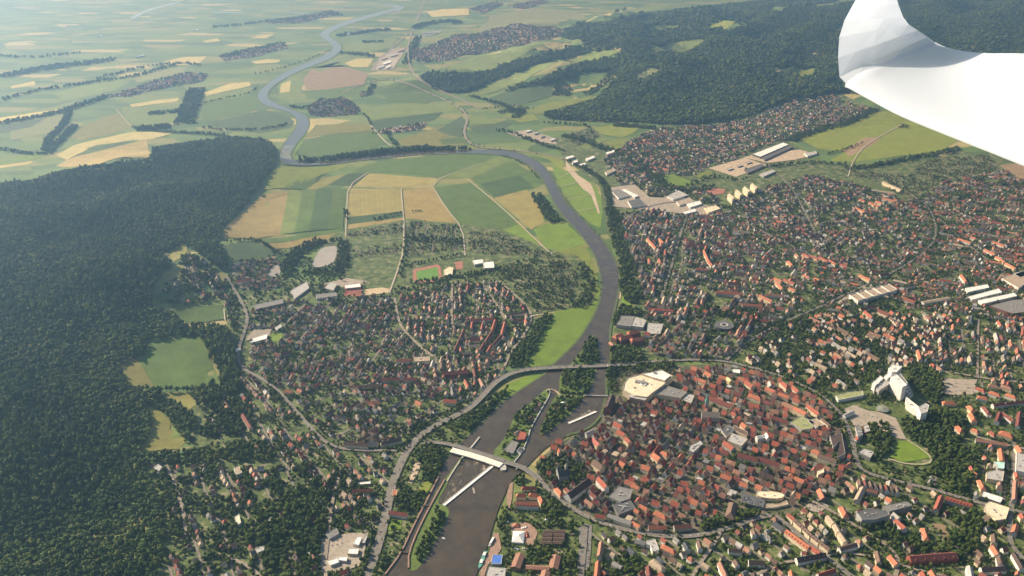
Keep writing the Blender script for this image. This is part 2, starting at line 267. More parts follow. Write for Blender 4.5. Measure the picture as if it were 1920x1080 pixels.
FIELDS = [
 # flood plain inside the river bend
 ('tan',[(413,446),(418,432),(445,405),(490,366),(540,360),(525,440),(480,448)],'tan grain field beside the dark western forest in the river bend'),
 ('lt',[(540,360),(566,358),(552,437),(525,440)],'pale green crop strip beside the tan grain field'),
 ('green',[(566,358),(592,356),(580,434),(552,437)],'mid green crop strip, second of the parallel strips in the bend'),
 ('dk',[(592,356),(626,354),(614,431),(580,434)],'dark green crop strip, third of the parallel strips in the bend'),
 ('green',[(626,354),(648,353),(643,428),(614,431)],'green crop strip along the straight farm track'),
 ('green',[(480,448),(643,428),(644,434),(500,456)],'narrow green headland strip below the parallel crop strips'),
 ('tan',[(485,458),(644,434),(645,442),(590,455),(520,467)],'narrow tan stubble strip above the pond'),
 ('teal',[(414,461),(490,453),(516,478),(440,491),(424,480)],'blue-green crop field above the western hamlet'),
 ('wheat',[(652,353),(752,355),(755,397),(652,407)],'golden olive square field between the two farm tracks'),
 ('dk',[(652,407),(755,396),(756,408),(652,421)],'thin dark green strip with bushes between the two farm tracks'),
 ('tan',[(652,421),(757,408),(758,417),(648,437)],'tan strip bordering the allotment gardens'),
 ('tan',[(755,356),(812,352),(856,419),(820,424),(790,412),(760,410)],'tan triangular field beside the large dark green field'),
 ('green',[(813,352),(886,342),(972,421),(938,431),(876,434),(857,417)],'large dark green crop field in the middle of the bend'),
 ('wheat',[(926,372),(986,355),(1004,372),(1022,416),(996,431)],'tan field beside the wooded river bank'),
 ('green',[(882,335),(962,303),(988,318),(1002,352),(926,371)],'green field with faint rows near the head of the bend'),
 ('dk',[(900,345),(975,328),(1000,352),(928,370)],'darker green half field near the wooded bank'),
 ('green',[(652,326),(690,308),(760,296),(850,289),(925,290),(905,305),(820,334),(745,323)],'long dark green field under the tree-lined river'),
 ('wheat',[(692,325),(820,335),(812,353),(662,350)],'olive tan field with farm track corner in the upper bend'),
 ('lt',[(838,330),(905,306),(940,293),(958,301),(882,334),(822,336)],'light green wedge field near the head of the bend'),
 ('dk',[(662,350),(690,324),(652,326),(600,345)],'dark green wedge beside the olive tan field'),
 ('mead',[(500,330),(520,312),(560,314),(640,310),(660,308),(600,330),(545,352),(497,356)],'olive meadow on the inner river bank below the bend'),
 ('green',[(525,355),(560,338),(600,333),(575,355)],'small green plot among strips on the inner bank'),
 ('olive',[(575,355),(605,333),(650,327),(610,350),(590,356)],'olive plot among strips on the inner bank'),
 ('bright',[(940,432),(972,421),(1012,456),(988,463)],'bright green meadow wedge below the large dark field'),
 ('bright',[(1000,431),(1022,420),(1060,418),(1085,440),(1098,458),(1060,468),(1024,468)],'bright green riverside pasture beside a straight track'),
 ('mead',[(1040,470),(1098,462),(1112,488),(1120,520),(1122,545),(1105,560),(1108,520),(1090,490)],'olive green strip of river bank meadow behind the campsite'),
 ('bright',[(983,688),(993,660),(1010,627),(1040,585),(1067,579),(1110,573),(1121,547),(1127,528),(1126,560),(1114,590),(1099,615),(1081,640),(1058,663),(1040,682),(1012,689)],'large bright green riverside meadow above the curved road bridge'),
 ('bright',[(925,745),(950,722),(985,706),(1016,703),(992,720),(965,738),(942,756)],'bright green grass strip under the curved road bridge'),
 ('bright',[(1033,300),(1060,320),(1096,333),(1118,352),(1128,372),(1130,400),(1126,428),(1108,420),(1085,400),(1062,368),(1048,345),(1038,322)],'bright green eastern bank meadow crossed by sandy paths'),
 ('mead',[(890,275),(960,278),(1020,290),(1058,300),(1055,320),(1030,300),(1000,290),(950,280)],'yellow green dike meadow along the outside of the bend'),
 ('bright',[(1166,548),(1180,540),(1192,560),(1180,575),(1164,572)],'small bright green bank lawn below the wooded eastern bank'),
 ('dk',[(645,445),(752,440),(750,458),(648,470)],'dark green plot between two bands of allotment gardens'),
 ('dk',[(645,488),(752,473),(750,505),(735,515),(645,524)],'dark blue-green playing field beside the straight lane'),
 ('dk',[(755,483),(868,468),(870,482),(758,497)],'dark green plot above the running track'),
 ('green',[(688,520),(735,512),(732,538),(686,542)],'green plot beside the sandy riding ground'),
 ('sand',[(684,543),(732,537),(728,549),(684,554)],'sandy orange riding ground beside the sports fields'),
 ('brick',[(646,545),(680,541),(676,556),(645,556)],'dark red clay sports court beside the gym hall'),
 # clearings in the western forest
 ('green',[(275,641),(330,632),(374,631),(388,655),(400,690),(417,722),(350,728),(292,728),(275,700),(258,678),(283,660)],'large green crop field enclosed by the western forest'),
 ('olive',[(218,682),(258,672),(275,702),(292,728),(240,724)],'olive pasture beside the green field in the forest'),
 ('green',[(318,583),(380,575),(418,572),(423,599),(385,605),(350,606)],'small green field with white edge at the forest margin'),
 ('olive',[(272,762),(300,768),(322,790),(318,805),(350,826),(335,842),(272,848),(258,852),(282,815),(285,790)],'narrow curved olive meadow reaching into the forest'),
 ('olive',[(298,737),(348,735),(372,756),(355,768)],'small olive clearing below the large forest field'),
 ('olive',[(302,480),(350,458),(352,476),(326,492)],'small olive clearing near the lone white villa'),
 ('olive',[(300,520),(330,503),(345,518),(312,530)],'tiny rough clearing with fruit trees by the forest'),
 ('green',[(285,552),(330,551),(330,566),(290,568)],'narrow grass plot between forest gardens'),
 # far western valley
 ('tan',[(105,312),(130,298),(190,282),(275,262),(283,295),(180,310)],'broad tan field along the far edge of the western forest'),
 ('yellow',[(105,291),(140,272),(180,262),(250,247),(332,248),(285,261),(180,272),(125,300)],'long pale yellow field above the broad tan field'),
 ('teal',[(160,278),(240,264),(262,262),(185,282)],'dark sliver of crop between the pale yellow and tan fields'),
 ('yellow',[(0,311),(62,302),(55,308),(0,316)],'pale yellow sliver at the valley edge near the forest'),
 ('bright',[(0,303),(80,285),(95,290),(60,300),(0,309)],'bright green sliver field at the valley edge'),
 ('green',[(374,195),(440,184),(482,176),(484,192),(492,204),(440,218),(380,229)],'bright mid green field beside the river turn'),
 ('teal',[(385,231),(440,219),(494,206),(535,214),(552,228),(545,240),(490,250),(430,244)],'dull green field in the crook of the river turn'),
 ('yellow',[(382,174),(430,157),(468,154),(470,161),(385,180)],'pale yellow field above the bright mid green field'),
 ('lt',[(372,192),(385,181),(470,163),(482,172),(374,194)],'light green band below the pale yellow field'),
 ('yellow',[(243,196),(300,187),(337,184),(332,190),(248,201)],'short pale yellow strip in the middle of the valley'),
 ('lt',[(226,206),(340,194),(371,192),(371,224),(318,232),(247,236)],'light green field beside the dark wooded block'),
 ('olive',[(132,258),(160,235),(220,212),(248,235),(228,246),(150,264)],'olive green field crossed by a pale track'),
 ('pale',[(20,232),(110,213),(135,218),(100,250),(20,262)],'hazy pale field beside the forked hedge'),
 ('teal',[(0,236),(85,222),(60,238),(0,250)],'hazy blue-green field at the far valley side'),
 ('yellow',[(0,221),(60,212),(112,205),(108,211),(0,229)],'long hazy yellow band of stubble'),
 ('yellow',[(305,116),(345,107),(388,106),(372,120),(335,123)],'hazy pale yellow field near the far village'),
 ('yellow',[(470,116),(500,111),(527,112),(522,117),(480,120)],'small hazy yellow field below the far roofs'),
 ('yellow',[(20,162),(65,152),(66,160),(22,166)],'tiny hazy yellow field at the far valley side'),
 ('pale',[(240,145),(300,130),(350,125),(345,136),(260,155)],'hazy tan field above the strung-out village'),
 ('lt',[(100,175),(190,150),(255,145),(215,170),(120,190)],'hazy light green field below the far hedge'),
 ('yellow',[(378,77),(408,72),(413,77),(388,80)],'very far pale yellow field in haze'),
 ('yellow',[(465,72),(515,63),(500,72)],'far hazy yellow sliver near the winding river'),
 # between river and highway
 ('soil',[(568,150),(585,128),(640,122),(690,138),(682,158),(600,170),(575,168)],'large pinkish brown bare field beyond the river turn'),
 ('lt',[(520,160),(548,140),(568,135),(565,175),(550,197),(524,182)],'light green strips beside the river turn'),
 ('yellow',[(527,158),(545,151),(543,172),(525,174)],'small yellow striped plot near the river turn'),
 ('green',[(570,172),(640,165),(684,160),(688,172),(630,186),(575,186)],'green field above the riverside village'),
 ('green',[(566,262),(640,250),(702,246),(722,270),(650,295),(600,297),(556,293)],'green field between river and tree line'),
 ('olive',[(580,236),(640,232),(680,232),(703,245),(640,249),(566,260)],'olive field below the riverside village'),
 ('yellow',[(578,226),(597,224),(588,240),(576,250)],'small yellow river bank slope beside the bright turn'),
 ('bright',[(557,262),(568,250),(578,250),(562,275),(552,292),(640,300),(600,304),(552,300),(546,290)],'bright green bank strip inside the lower turn'),
 ('green',[(690,165),(740,155),(790,152),(835,180),(800,195),(735,190)],'green field with darker stripe below the highway'),
 ('lt',[(676,205),(740,195),(800,197),(850,190),(868,206),(800,215),(690,225)],'light green band of fields below the highway'),
 ('dk',[(690,228),(760,218),(832,210),(815,225),(745,240),(702,243)],'dark green field beside the farm hamlet'),
 ('olive',[(745,262),(800,245),(858,228),(870,250),(872,272),(800,276),(752,273)],'olive field beside the looping road'),
 ('teal',[(818,245),(866,218),(873,228),(868,258),(845,255)],'blue-green triangular field beside the looping road'),
 ('green',[(820,262),(868,256),(872,268),(832,272)],'small green plot beside the looping road'),
 ('teal',[(880,238),(950,228),(960,232),(935,248),(888,248)],'blue-green field east of the looping road'),
 ('lt',[(882,215),(940,228),(930,232),(880,234)],'pale meadow east of the looping road'),
 ('yellow',[(646,118),(670,110),(700,110),(690,126),(660,126)],'pale yellow striped field by the works yard'),
 ('lt',[(600,135),(640,115),(650,125),(640,122),(585,128)],'light green sliver beside the far river'),
 ('lt',[(640,85),(690,75),(745,70),(735,90),(690,100),(645,108)],'hazy light green fields west of the straight road'),
 ('yellow',[(800,22),(830,17),(878,16),(880,28),(810,32)],'far pale yellow-green field beside the straight road'),
 ('pale',[(920,30),(1000,15),(1080,20),(1100,35),(980,60),(900,52)],'far pale fields above the large village'),
 # eastern uplands
 ('lt',[(825,128),(880,110),(985,88),(1030,92),(965,112),(890,137),(840,136)],'light green field below the large village'),
 ('yellow',[(1003,90),(1025,85),(1048,87),(1035,96),(1010,96)],'small yellow field at the forest tip'),
 ('lt',[(905,160),(960,138),(1060,112),(1125,98),(1170,95),(1080,120),(985,152),(930,170)],'light green upland strip between two forest tongues'),
 ('teal',[(905,186),(960,170),(1030,158),(1042,178),(975,197),(930,200)],'blue-green upland field below the second forest tongue'),
 ('lt',[(860,176),(905,165),(960,158),(930,172),(880,183)],'pale green upland meadow below the forest edge'),
 ('mead',[(980,208),(1020,195),(1112,178),(1105,188),(1060,200),(1010,214)],'yellow green upland slope beside the dark forest'),
 ('green',[(1060,170),(1120,140),(1150,128),(1130,150),(1100,165)],'green upland field against the forest slope'),
 ('mead',[(940,215),(1000,214),(1010,225),(975,230)],'rough meadow below the forest corner'),
 ('mead',[(1112,240),(1150,234),(1205,235),(1185,252),(1165,258),(1128,252)],'green paddock at the edge of the northern district'),
 ('mead',[(1133,266),(1160,261),(1181,263),(1162,280),(1150,280)],'small diamond-shaped paddock beside the orange roofs'),
 ('lt',[(1085,275),(1130,255),(1140,262),(1100,280)],'pale strip paddock beside the allotments'),
 ('mead',[(1500,262),(1540,240),(1590,232),(1640,210),(1665,208),(1800,262),(1760,285),(1690,292),(1600,305),(1555,302),(1585,285),(1535,280)],'broad olive meadow under the aircraft wing'),
 ('soil',[(1580,282),(1622,258),(1650,258),(1640,270),(1592,294)],'brown fallow patch crossing the broad olive meadow'),
 ('bright',[(1232,330),(1262,327),(1305,344),(1290,352),(1255,346)],'bright green sports pitch among the northern houses'),
 ('mead',[(1302,330),(1325,318),(1342,330),(1320,338)],'rough green plot beside the sandy barracks yard'),
 ('soil',[(1872,310),(1990,300),(1990,350),(1915,338)],'reddish bare field below the wing'),
 ('yellow',[(1450,128),(1490,124),(1485,135),(1455,138)],'pale yellow clearing high in the eastern forest'),
 ('mead',[(1490,126),(1530,128),(1525,142),(1480,144)],'green clearing beside the pale forest clearing'),
 ('lt',[(1215,92),(1260,80),(1330,74),(1300,86),(1240,98)],'pale sloping clearing in the upper eastern forest'),
 ('mead',[(1330,48),(1390,40),(1420,44),(1360,56)],'hazy meadow high in the eastern forest'),
 ('pale',[(1185,140),(1215,128),(1240,132),(1205,148)],'small pale clearing on the lower forest slope'),
 ('lt',[(1520,8),(1600,-2),(1605,4),(1530,14)],'hazy light meadow in the eastern forest'),
 ('lt',[(1110,30),(1230,8),(1280,6),(1180,30),(1120,40)],'far hazy strip fields above the eastern forest'),
 ('lt',[(1190,50),(1240,44),(1280,50),(1220,58)],'far hazy forest clearing'),
 # town lawns
 ('bright',[(1670,832),(1690,827),(1706,828),(1722,836),(1738,848),(1743,858),(1720,864),(1692,867),(1668,857),(1680,845)],'oval bright green park lawn ringed by trees'),
 ('bright',[(505,628),(530,624),(528,640),(508,642)],'small green lawn beside the long white-roofed hall'),
 ('bright',[(885,1045),(870,1030),(880,1020)],'scrap of lawn on the promenade'),
 ('mead',[(780,925),(815,880),(828,872),(818,895),(795,935)],'narrow lawn along the upper lock wall'),
 ('bright',[(722,988),(752,975),(753,992),(720,996)],'garden lawn beside the lock keeper house'),
 ('soil',[(1746,981),(1776,984),(1772,994),(1786,1012),(1776,1016),(1760,997)],'pale sandy path clearing among park trees'),
]
def fld(col, pts, lb):
    sheet('field', pts, fieldmat(col, poly(pts), rng.uniform(1.2, 3.2)), .6, lb)
for col, pts, lb in FIELDS: fld(col, pts, lb)
for pts, lb in (([(640,432),(760,412),(875,420),(940,430),(1040,472),(1085,480),(1112,520),(1110,570),(1000,590),(930,530),(760,545),(640,530),(600,455)], 'bushy ground of the allotment gardens by the river bend'), ([(1555,312),(1700,300),(1880,285),(1900,330),(1790,345),(1700,380),(1600,330)], 'bushy ground of the eastern allotment gardens'), ([(1040,258),(1110,238),(1140,265),(1190,262),(1130,290),(1060,290)], 'bushy paddocks beyond the white sheds')): sheet('allotment_ground', pts, M_SUB, .3, lb, occ_=0)
# sandy and paved grounds
M_SAND = plain('trodden_sand', (.4,.31,.21), .22, 15); M_PAVE = plain('pale_paving', (.3,.25,.19), .25, 10); M_ASPH = plain('grey_asphalt', (.17,.155,.135), .3, 12); M_CLAY = plain('clay_track', (.3,.13,.085), .2, 8)
M_PINK = plain('pink_promenade', (.27,.17,.12), .3, 5); M_TRACK = plain('gravel_track', (.36,.31,.22), .2, 6); M_CONC = plain('concrete', (.4,.37,.32), .2, 5); M_GRASSI = plain('island_grass', (.09,.13,.025), .4, 10)
for nm, mt, pts, lb in (
 ('yard', M_SAND, [(1395,296),(1420,288),(1500,281),(1532,290),(1490,300),(1440,306)], 'sandy yard around the long white-roofed hall'),
 ('yard', M_SAND, [(1328,316),(1396,296),(1440,311),(1380,332)], 'sandy barracks yard with low sheds'),
 ('parking_lot', M_PAVE, [(1760,708),(1800,712),(1832,712),(1826,740),(1790,742),(1765,738)], 'tan parking lot below the terraced house rows'),
 ('square', M_PAVE, [(1582,768),(1600,760),(1625,770),(1655,775),(1680,785),(1692,810),(1700,825),(1680,822),(1640,800),(1600,800)], 'tan paved square in front of the white hotel tower'),
 ('parking_lot', M_PAVE, [(1503,955),(1530,935),(1555,950),(1535,962)], 'tan parking lot behind the cream house rows'),
 ('parking_lot', M_ASPH, [(1085,990),(1110,985),(1108,1030),(1104,1070),(1080,1070),(1086,1030)], 'broad parking street between market hall and red row'),
 ('beer_garden', M_PINK, [(955,985),(985,980),(1000,985),(1008,1000),(1000,1022),(985,1025),(960,1000)], 'pinkish fairground paving around the white tent'),
 ('promenade', M_PINK, [(918,1035),(925,1000),(935,1000),(940,1030),(930,1045),(915,1060),(905,1090),(898,1090),(905,1055)], 'pinkish quay promenade beside the moored boats'),
 ('promenade', M_PINK, [(950,928),(956,905),(962,905),(960,935),(956,955),(951,955)], 'narrow pink river walk beside the red courtyard hotel'),
 ('yard', M_SAND, [(765,905),(778,868),(790,866),(785,885),(772,908)], 'yard of rubble heaps below the curved road'),
 ('sports_ground', M_CLAY, [(774,506),(820,496),(826,500),(829,524),(822,529),(780,532),(775,525)], 'reddish running track around the green pitch'),
 ('sports_ground', M_CLAY, [(853,492),(868,490),(868,504),(855,506)], 'small clay tennis court beside the stadium'),
 ('works_yard', M_PAVE, [(1145,352),(1190,346),(1218,370),(1285,372),(1345,392),(1335,406),(1290,402),(1200,392),(1150,388)], 'pale industrial yard between the flat grey halls'),
 ('works_yard', M_PAVE, [(695,132),(712,107),(735,92),(760,90),(752,108),(738,130)], 'hazy pale works yard beside the straight road'),
 ('works_yard', M_PAVE, [(950,250),(990,243),(1040,260),(1045,272),(985,262)], 'farm works yard beside the river loop'),
 ('works_yard', M_PAVE, [(600,535),(650,522),(690,528),(660,540)], 'school yard beside the clay court'),
 ('sandy_bank', M_SAND, [(1162,525),(1166,525),(1164,560),(1159,562)], 'thin sandy beach on the eastern river bank'),
 ('fairground', M_SAND, [(1060,300),(1085,330),(1108,345),(1115,362),(1125,400),(1122,402),(1108,366),(1090,352),(1062,318)], 'sandy track widening along the eastern bank meadow'),
 ('parking_lot', M_PAVE, [(600,1010),(660,1000),(690,1000),(680,1060),(600,1085)], 'pale yard between the white sheds by the river road'),
 ('parking_lot', M_PAVE, [(460,640),(475,620),(510,618),(505,632)], 'pale parking yard beside the white-roofed hall'),
 ('yard', M_PAVE, [(1560,575),(1600,545),(1612,540),(1590,560),(1575,572)], 'diagonal parking rows beside the stepped white school'),
): sheet(nm, pts, mt, 1.0, lb)
sheet('pitch', [(780,510),(820,501),(823,523),(783,528)], plain('pitch_grass', (.1,.2,.03), .15, 20), 1.3, 'bright green football pitch inside the reddish running track')
# ---------------------------------------------------------------- water
m, t, b = newmat('river_water'); p = pos(t)
lk(t, ramp(t, noi(t, p, 45, 4, .65), [(.3, (.042,.032,.018)), (.7, (.078,.059,.034))]), b.inputs['Base Color']); b.inputs['Roughness'].default_value = .1; b.inputs['IOR'].default_value = 1.42; b.inputs['Specular IOR Level'].default_value = .5
bp = N(t, 'Bump'); bp.inputs['Strength'].default_value = .03; bp.inputs['Distance'].default_value = .25; lk(t, noi(t, p, 5, 3, .6), bp.inputs['Height']); lk(t, bp.outputs[0], b.inputs['Normal']); M_WATER = m
LB = [(670,1130),(714,1085),(752,1036),(775,985),(800,938),(822,893),(832,872),(846,852),(870,827),(890,807),(910,787),(932,765),(948,750),(962,741),(990,723),(1015,707),(1022,700),(1040,682),(1060,663),(1083,640),(1100,615),(1115,590),(1126,560),(1128,530),(1122,500),(1115,480),(1100,455),(1080,430),(1060,410),(1042,387),(1031,365),(1022,345),(1010,326),(990,309),(965,297),(930,290),(880,288),(800,290),(720,297),(660,303),(630,308),(590,311),(552,311),(532,308),(523,298),(527,280),(538,262),(552,245),(558,230),(552,217),(535,208),(510,203),(490,195),(481,183),(486,170),(500,158),(520,143),(545,130),(570,120),(600,108),(618,98),(625,90),(618,80),(603,72),(600,63),(612,55),(640,43),(680,31),(720,21),(755,12)]
RB = [(870,1130),(893,1080),(905,1050),(918,1012),(925,985),(933,958),(945,932),(955,906),(980,885),(1000,863),(1027,837),(1047,830),(1067,815),(1085,812),(1110,800),(1127,780),(1133,757),(1138,740),(1136,722),(1138,700),(1142,688),(1145,670),(1145,650),(1143,627),(1148,600),(1158,560),(1163,527),(1160,503),(1150,483),(1137,460),(1123,443),(1103,423),(1083,403),(1063,383),(1053,367),(1041,345),(1031,325),(1016,308),(995,295),(970,286),(940,282),(900,281),(800,283),(720,290),(660,297),(630,302),(590,305),(562,304),(549,300),(545,290),(551,278),(563,262),(577,245),(581,230),(575,217),(560,210),(540,203),(515,193),(502,183),(503,172),(515,160),(535,147),(560,134),(590,123),(618,112),(635,100),(642,90),(637,80),(620,72),(615,66),(625,58),(650,47),(690,35),(730,24),(762,14)]
lb_, rb_ = smooth(LB, 1, False), smooth(RB, 1, False)
WATER = poly([tuple(q) for q in lb_]+[tuple(q) for q in rb_[::-1]])
sheet('river', WATER, M_WATER, 1.4, 'broad brown river winding from the weir out through the valley', world=True, occ_=3)
M_BANK = plain('bank_grass', (.075,.1,.035), .4, 8)
for bk, lb in ((lb_, 'reedy western river bank'), (rb_, 'reedy eastern river bank')):
    pl = [tuple(q) for q in bk if 70 < q[1] < 820]
    ribbon('river_bank', pl, 7, M_BANK, 1.7, lb+' edged with rough grass', sm=0, occ_=0)
for pts, lb in (([(583,499),(588,490),(600,466),(625,461),(633,464),(630,485),(622,497),(596,503)], 'murky pond ringed by trees beside the allotments'),
                ([(500,521),(508,505),(520,497),(526,500),(527,516),(512,522)], 'small grey gravel pond beside the western hamlet')):
    sheet('pond', pts, plain('pond_water', (.3,.26,.2), .1, 40, .2), 1.4, lb, smooth_n=2, occ_=3)
for pts, lb in (([(787,64),(800,60),(832,57),(822,65),(795,70)], 'far gravel lake beside the straight road'), ([(640,64),(690,54),(720,52),(700,58),(650,68)], 'far long lake in haze'), ([(242,36),(262,22),(330,4),(345,4),(280,20),(250,37)], 'distant pale lake arm in the haze'), ([(690,8),(762,10),(750,22),(735,25),(748,14)], 'far bright river reach'), ([(395,22),(460,23),(455,25),(400,25)], 'distant sliver of water in haze'), ([(520,18),(560,28),(590,28),(550,24)], 'distant bright water bend')):
    sheet('lake', pts, M_WATER, 1.4, lb, smooth_n=1, occ_=3)
ISL = [
 ('island', [(1110,627),(1120,640),(1123,660),(1122,682),(1117,702),(1111,722),(1100,740),(1090,752),(1080,766),(1062,784),(1040,801),(1022,813),(1014,818),(1012,808),(1018,795),(1026,775),(1034,755),(1045,742),(1049,728),(1048,712),(1058,692),(1075,680),(1090,660),(1098,645)], 'wooded river island with lawns between the two bridges'),
 ('island', [(1020,733),(1030,728),(1033,738),(1014,770),(994,805),(989,822),(976,850),(960,868),(948,883),(936,878),(930,862),(923,849),(942,830),(957,801),(965,779),(985,765),(1000,752)], 'built-up river island spit with mill buildings below the bridge'),
 ('island', [(764,1066),(772,1073),(785,1068),(800,1045),(815,1020),(826,1000),(836,980),(843,965),(840,952),(828,948),(820,944),(836,914),(852,886),(872,858),(868,854),(845,886),(822,915),(808,945),(790,985),(772,1025),(765,1040)], 'narrow grassy lock island with a row of trees')]
for nm, pts, lb in ISL: sheet(nm, pts, M_GRASSI, 1.8, lb, smooth_n=1, occ_=4)
# lock walls, quay edges
def wall(name, pts, w, h, mat, label, z=0., cat='wall', sm=1, parent=None, col=None):
    pl = np.array([P(x, y, h)[:2] for x, y in (smooth(pts, sm, False) if sm else pts)])
    l, r = offs(pl, w); n = len(pl); v = []
    for a, b in zip(l, r): v += [(a[0],a[1],z), (b[0],b[1],z), (b[0],b[1],h), (a[0],a[1],h)]
    f = []
    for i in range(n-1):
        for k in range(4): f.append((4*i+k, 4*i+(k+1) % 4, 4*i+4+(k+1) % 4, 4*i+4+k))
    f += [(0,3,2,1), (4*n-4, 4*n-3, 4*n-2, 4*n-1)]
    mark(np.vstack([l, r[::-1]]), 2)
    return meshobj(name, v, f, mat, label, cat, parent=parent, col=col)
wall('lock_wall', [(722,1076),(752,1036),(775,985),(800,938),(822,893)], 3.2, 5, M_PINK, 'long pinkish lock wall on the town bank')
wall('lock_wall', [(766,1064),(766,1036),(785,990),(808,945),(834,898)], 3.2, 5, M_PINK, 'pinkish lock wall along the grassy lock island')
wall('lock_gate', [(753,1034),(766,1036)], 3, 5.5, MATS['bark'], 'dark gate closing the lower end of the lock', cat='lock gate', sm=0)
wall('lock_gate', [(795,946),(806,948)], 3, 5.5, MATS['bark'], 'dark gate closing the upper end of the lock', cat='lock gate', sm=0)
wall('guide_wall', [(899,819),(884,838),(866,858)], 4, 5, M_CONC, 'grey guide wall in the water beyond the white bridge deck')
wall('guide_wall', [(866,858),(850,882),(838,902)], 3, 4, M_CONC, 'thin grey guide wall between lock canal and weir pool')
wall('quay_wall', [(1030,730),(1032,738),(1014,769),(994,804),(990,822),(977,850),(962,868)], 2.5, 5, M_CONC, 'pale quay wall along the mill island')
wall('quay_wall', [(1024,733),(1030,729),(1043,732),(1052,742),(1075,742)], 3, 5, M_SAND, 'curved sandy coloured walkway wall at the island head')
# weirs: crest, apron of falling water, foam streaks
m, t, b = newmat('white_water'); p = pos(t)
lk(t, ramp(t, noi(t, p, 3, 4, .7), [(.3, (.45,.4,.31)), (.5, (.74,.71,.63)), (.65, (.84,.82,.77))]), b.inputs['Base Color']); M_FOAM = m
m, t, b = newmat('churned_water'); p = pos(t)
mp = N(t, 'Mapping'); mp.inputs['Rotation'].default_value = (0, 0, .55); mp.inputs['Scale'].default_value = (1, .22, 1); lk(t, p, mp.inputs[0])
n1 = noi(t, mp.outputs[0], 4.5, 5, .72); n2 = noi(t, p, 26, 2)
lk(t, ramp(t, math_(t, 'MULTIPLY_ADD', n1, 1.0), [(.46, (.052,.041,.025)), (.6, (.085,.068,.042)), (.7, (.26,.22,.15)), (.8, (.5,.45,.35))]), b.inputs['Base Color']); b.inputs['Roughness'].default_value = .35
for nd in t.nodes:
    if nd.type == 'MATH' and nd.operation == 'MULTIPLY_ADD': lk(t, math_(t, 'MULTIPLY', math_(t, 'SUBTRACT', n2, .5), .7), nd.inputs[2])
M_CHURN = m
sheet('weir_pool', [(832,949),(848,930),(872,908),(925,876),(905,868),(880,862),(868,872),(850,895),(834,925),(822,942)], M_CHURN, 1.9, 'churned foaming pool on the downstream side of the long weir', smooth_n=1, occ_=3)
sheet('weir_pool', [(1070,794),(1095,782),(1119,771),(1122,758),(1116,748),(1108,758),(1106,770),(1085,780)], M_CHURN, 1.9, 'foaming pool behind the short weir by the brick mill', smooth_n=1, occ_=3)
def weir(a, b, w, label):
    pa, pb = P(*a)[:2], P(*b)[:2]; d = (pb-pa)/np.linalg.norm(pb-pa); n = np.array([-d[1], d[0]])
    e = empty('weir', (pa[0], pa[1], 0), label, 'weir'); o = pa
    def prism(name, prof, mat):
        v = []
        for q in (pa, pb):
            for s, h in prof: c = q+n*s-o; v.append((c[0], c[1], h))
        k = len(prof); f = [(i, (i+1) % k, k+(i+1) % k, k+i) for i in range(k)]+[tuple(range(k))[::-1], tuple(range(k, 2*k))]
        return meshobj(name, v, f, mat, parent=e)
    prism('crest', [(-1.6, 1), (0, 1), (0, 4.2), (-1.6, 4.2)], M_CONC)
    prism('falling_water', [(.05, 1), (w, 1), (w, 2.2), (w*.5, 3.0), (.05, 4.0)], M_FOAM)
    prism('sill', [(w+.02, 1), (w+2.2, 1), (w+2.2, 3.1), (w+.02, 3.1)], M_CONC)
    return e
weir((834,950), (926,876), 6.5, 'long diagonal white weir running from lock island to bridge pier')
weir((1068,796), (1119,774), 6, 'short white weir beside the brick mill')
wall('fish_ladder', [(886,914),(889,925),(891,925),(888,914)], 1.2, 3.5, M_CONC, 'small concrete hoop jutting from the long weir', cat='pier', sm=0)
# ---------------------------------------------------------------- roads
M_ROAD = plain('road_asphalt', (.165,.147,.122), .25, 9); M_LANE = plain('lane_paving', (.23,.19,.145), .25, 7); M_LINE = plain('road_paint', (.75,.75,.72), .05, 5); M_RAIL = plain('rail_ballast', (.2,.17,.14), .2, 6)
ROADS = {}
def road(key, pts, w, label, mat=None, name='road', z=2.2, sm=2):
    ROADS[key] = (pts, w); return ribbon(name, pts, w, mat or M_ROAD, z, label, sm=sm)
road('river', [(680,1120),(697,1060),(710,1020),(720,985),(729,940),(738,902),(750,872),(766,842),(790,816),(820,797),(850,783),(872,771)], 20, 'wide curved road along the western bank')
road('ringw', [(1186,682),(1240,678),(1310,675),(1360,678),(1400,688),(1450,701),(1500,721),(1545,746),(1574,775),(1590,802),(1599,830),(1603,856),(1612,882),(1640,893),(1700,908),(1760,922),(1810,937),(1860,950),(1930,965)], 12, 'tree-lined ring road around the old town')
road('münster', [(1008,896),(1022,915),(1042,934),(1075,956),(1110,975),(1150,989),(1200,1001),(1250,1008),(1300,1007),(1345,998),(1385,985),(1420,972),(1452,966),(1475,985),(1510,1015),(1560,1055),(1600,1085)], 13, 'main street from the old bridge past the southern old town')
road('w', [(425,520),(440,545),(456,572),(466,600),(456,630),(446,660),(450,690),(490,710),(520,732),(550,766),(580,800),(608,830),(640,843),(690,846),(745,846)], 10, 'pale main street of the western district')
road('w2', [(740,560),(748,610),(775,640),(812,670)], 9, 'pale side street through the western houses', M_LANE)
road('w3', [(936,528),(975,562),(1000,590),(986,625),(958,660),(946,688)], 8, 'dike lane above the bright riverside meadow', M_LANE)
road('w4', [(905,535),(930,570),(948,600)], 9, 'broad pale street between long red blocks', M_LANE)
road('w5', [(848,535),(846,575),(848,610)], 8, 'straight pale street between terraces', M_LANE)
road('lot', [(1098,984),(1096,1020),(1090,1075),(1088,1110)], 11, 'broad side street beside the market hall')
road('south1', [(1660,1110),(1690,1060),(1670,1030),(1640,1010),(1600,985),(1560,960),(1520,940)], 9, 'quiet villa street below the grey offices', M_LANE)
road('south2', [(1285,1110),(1310,1060),(1340,1020),(1350,1000)], 8, 'villa street running down from the main street', M_LANE)
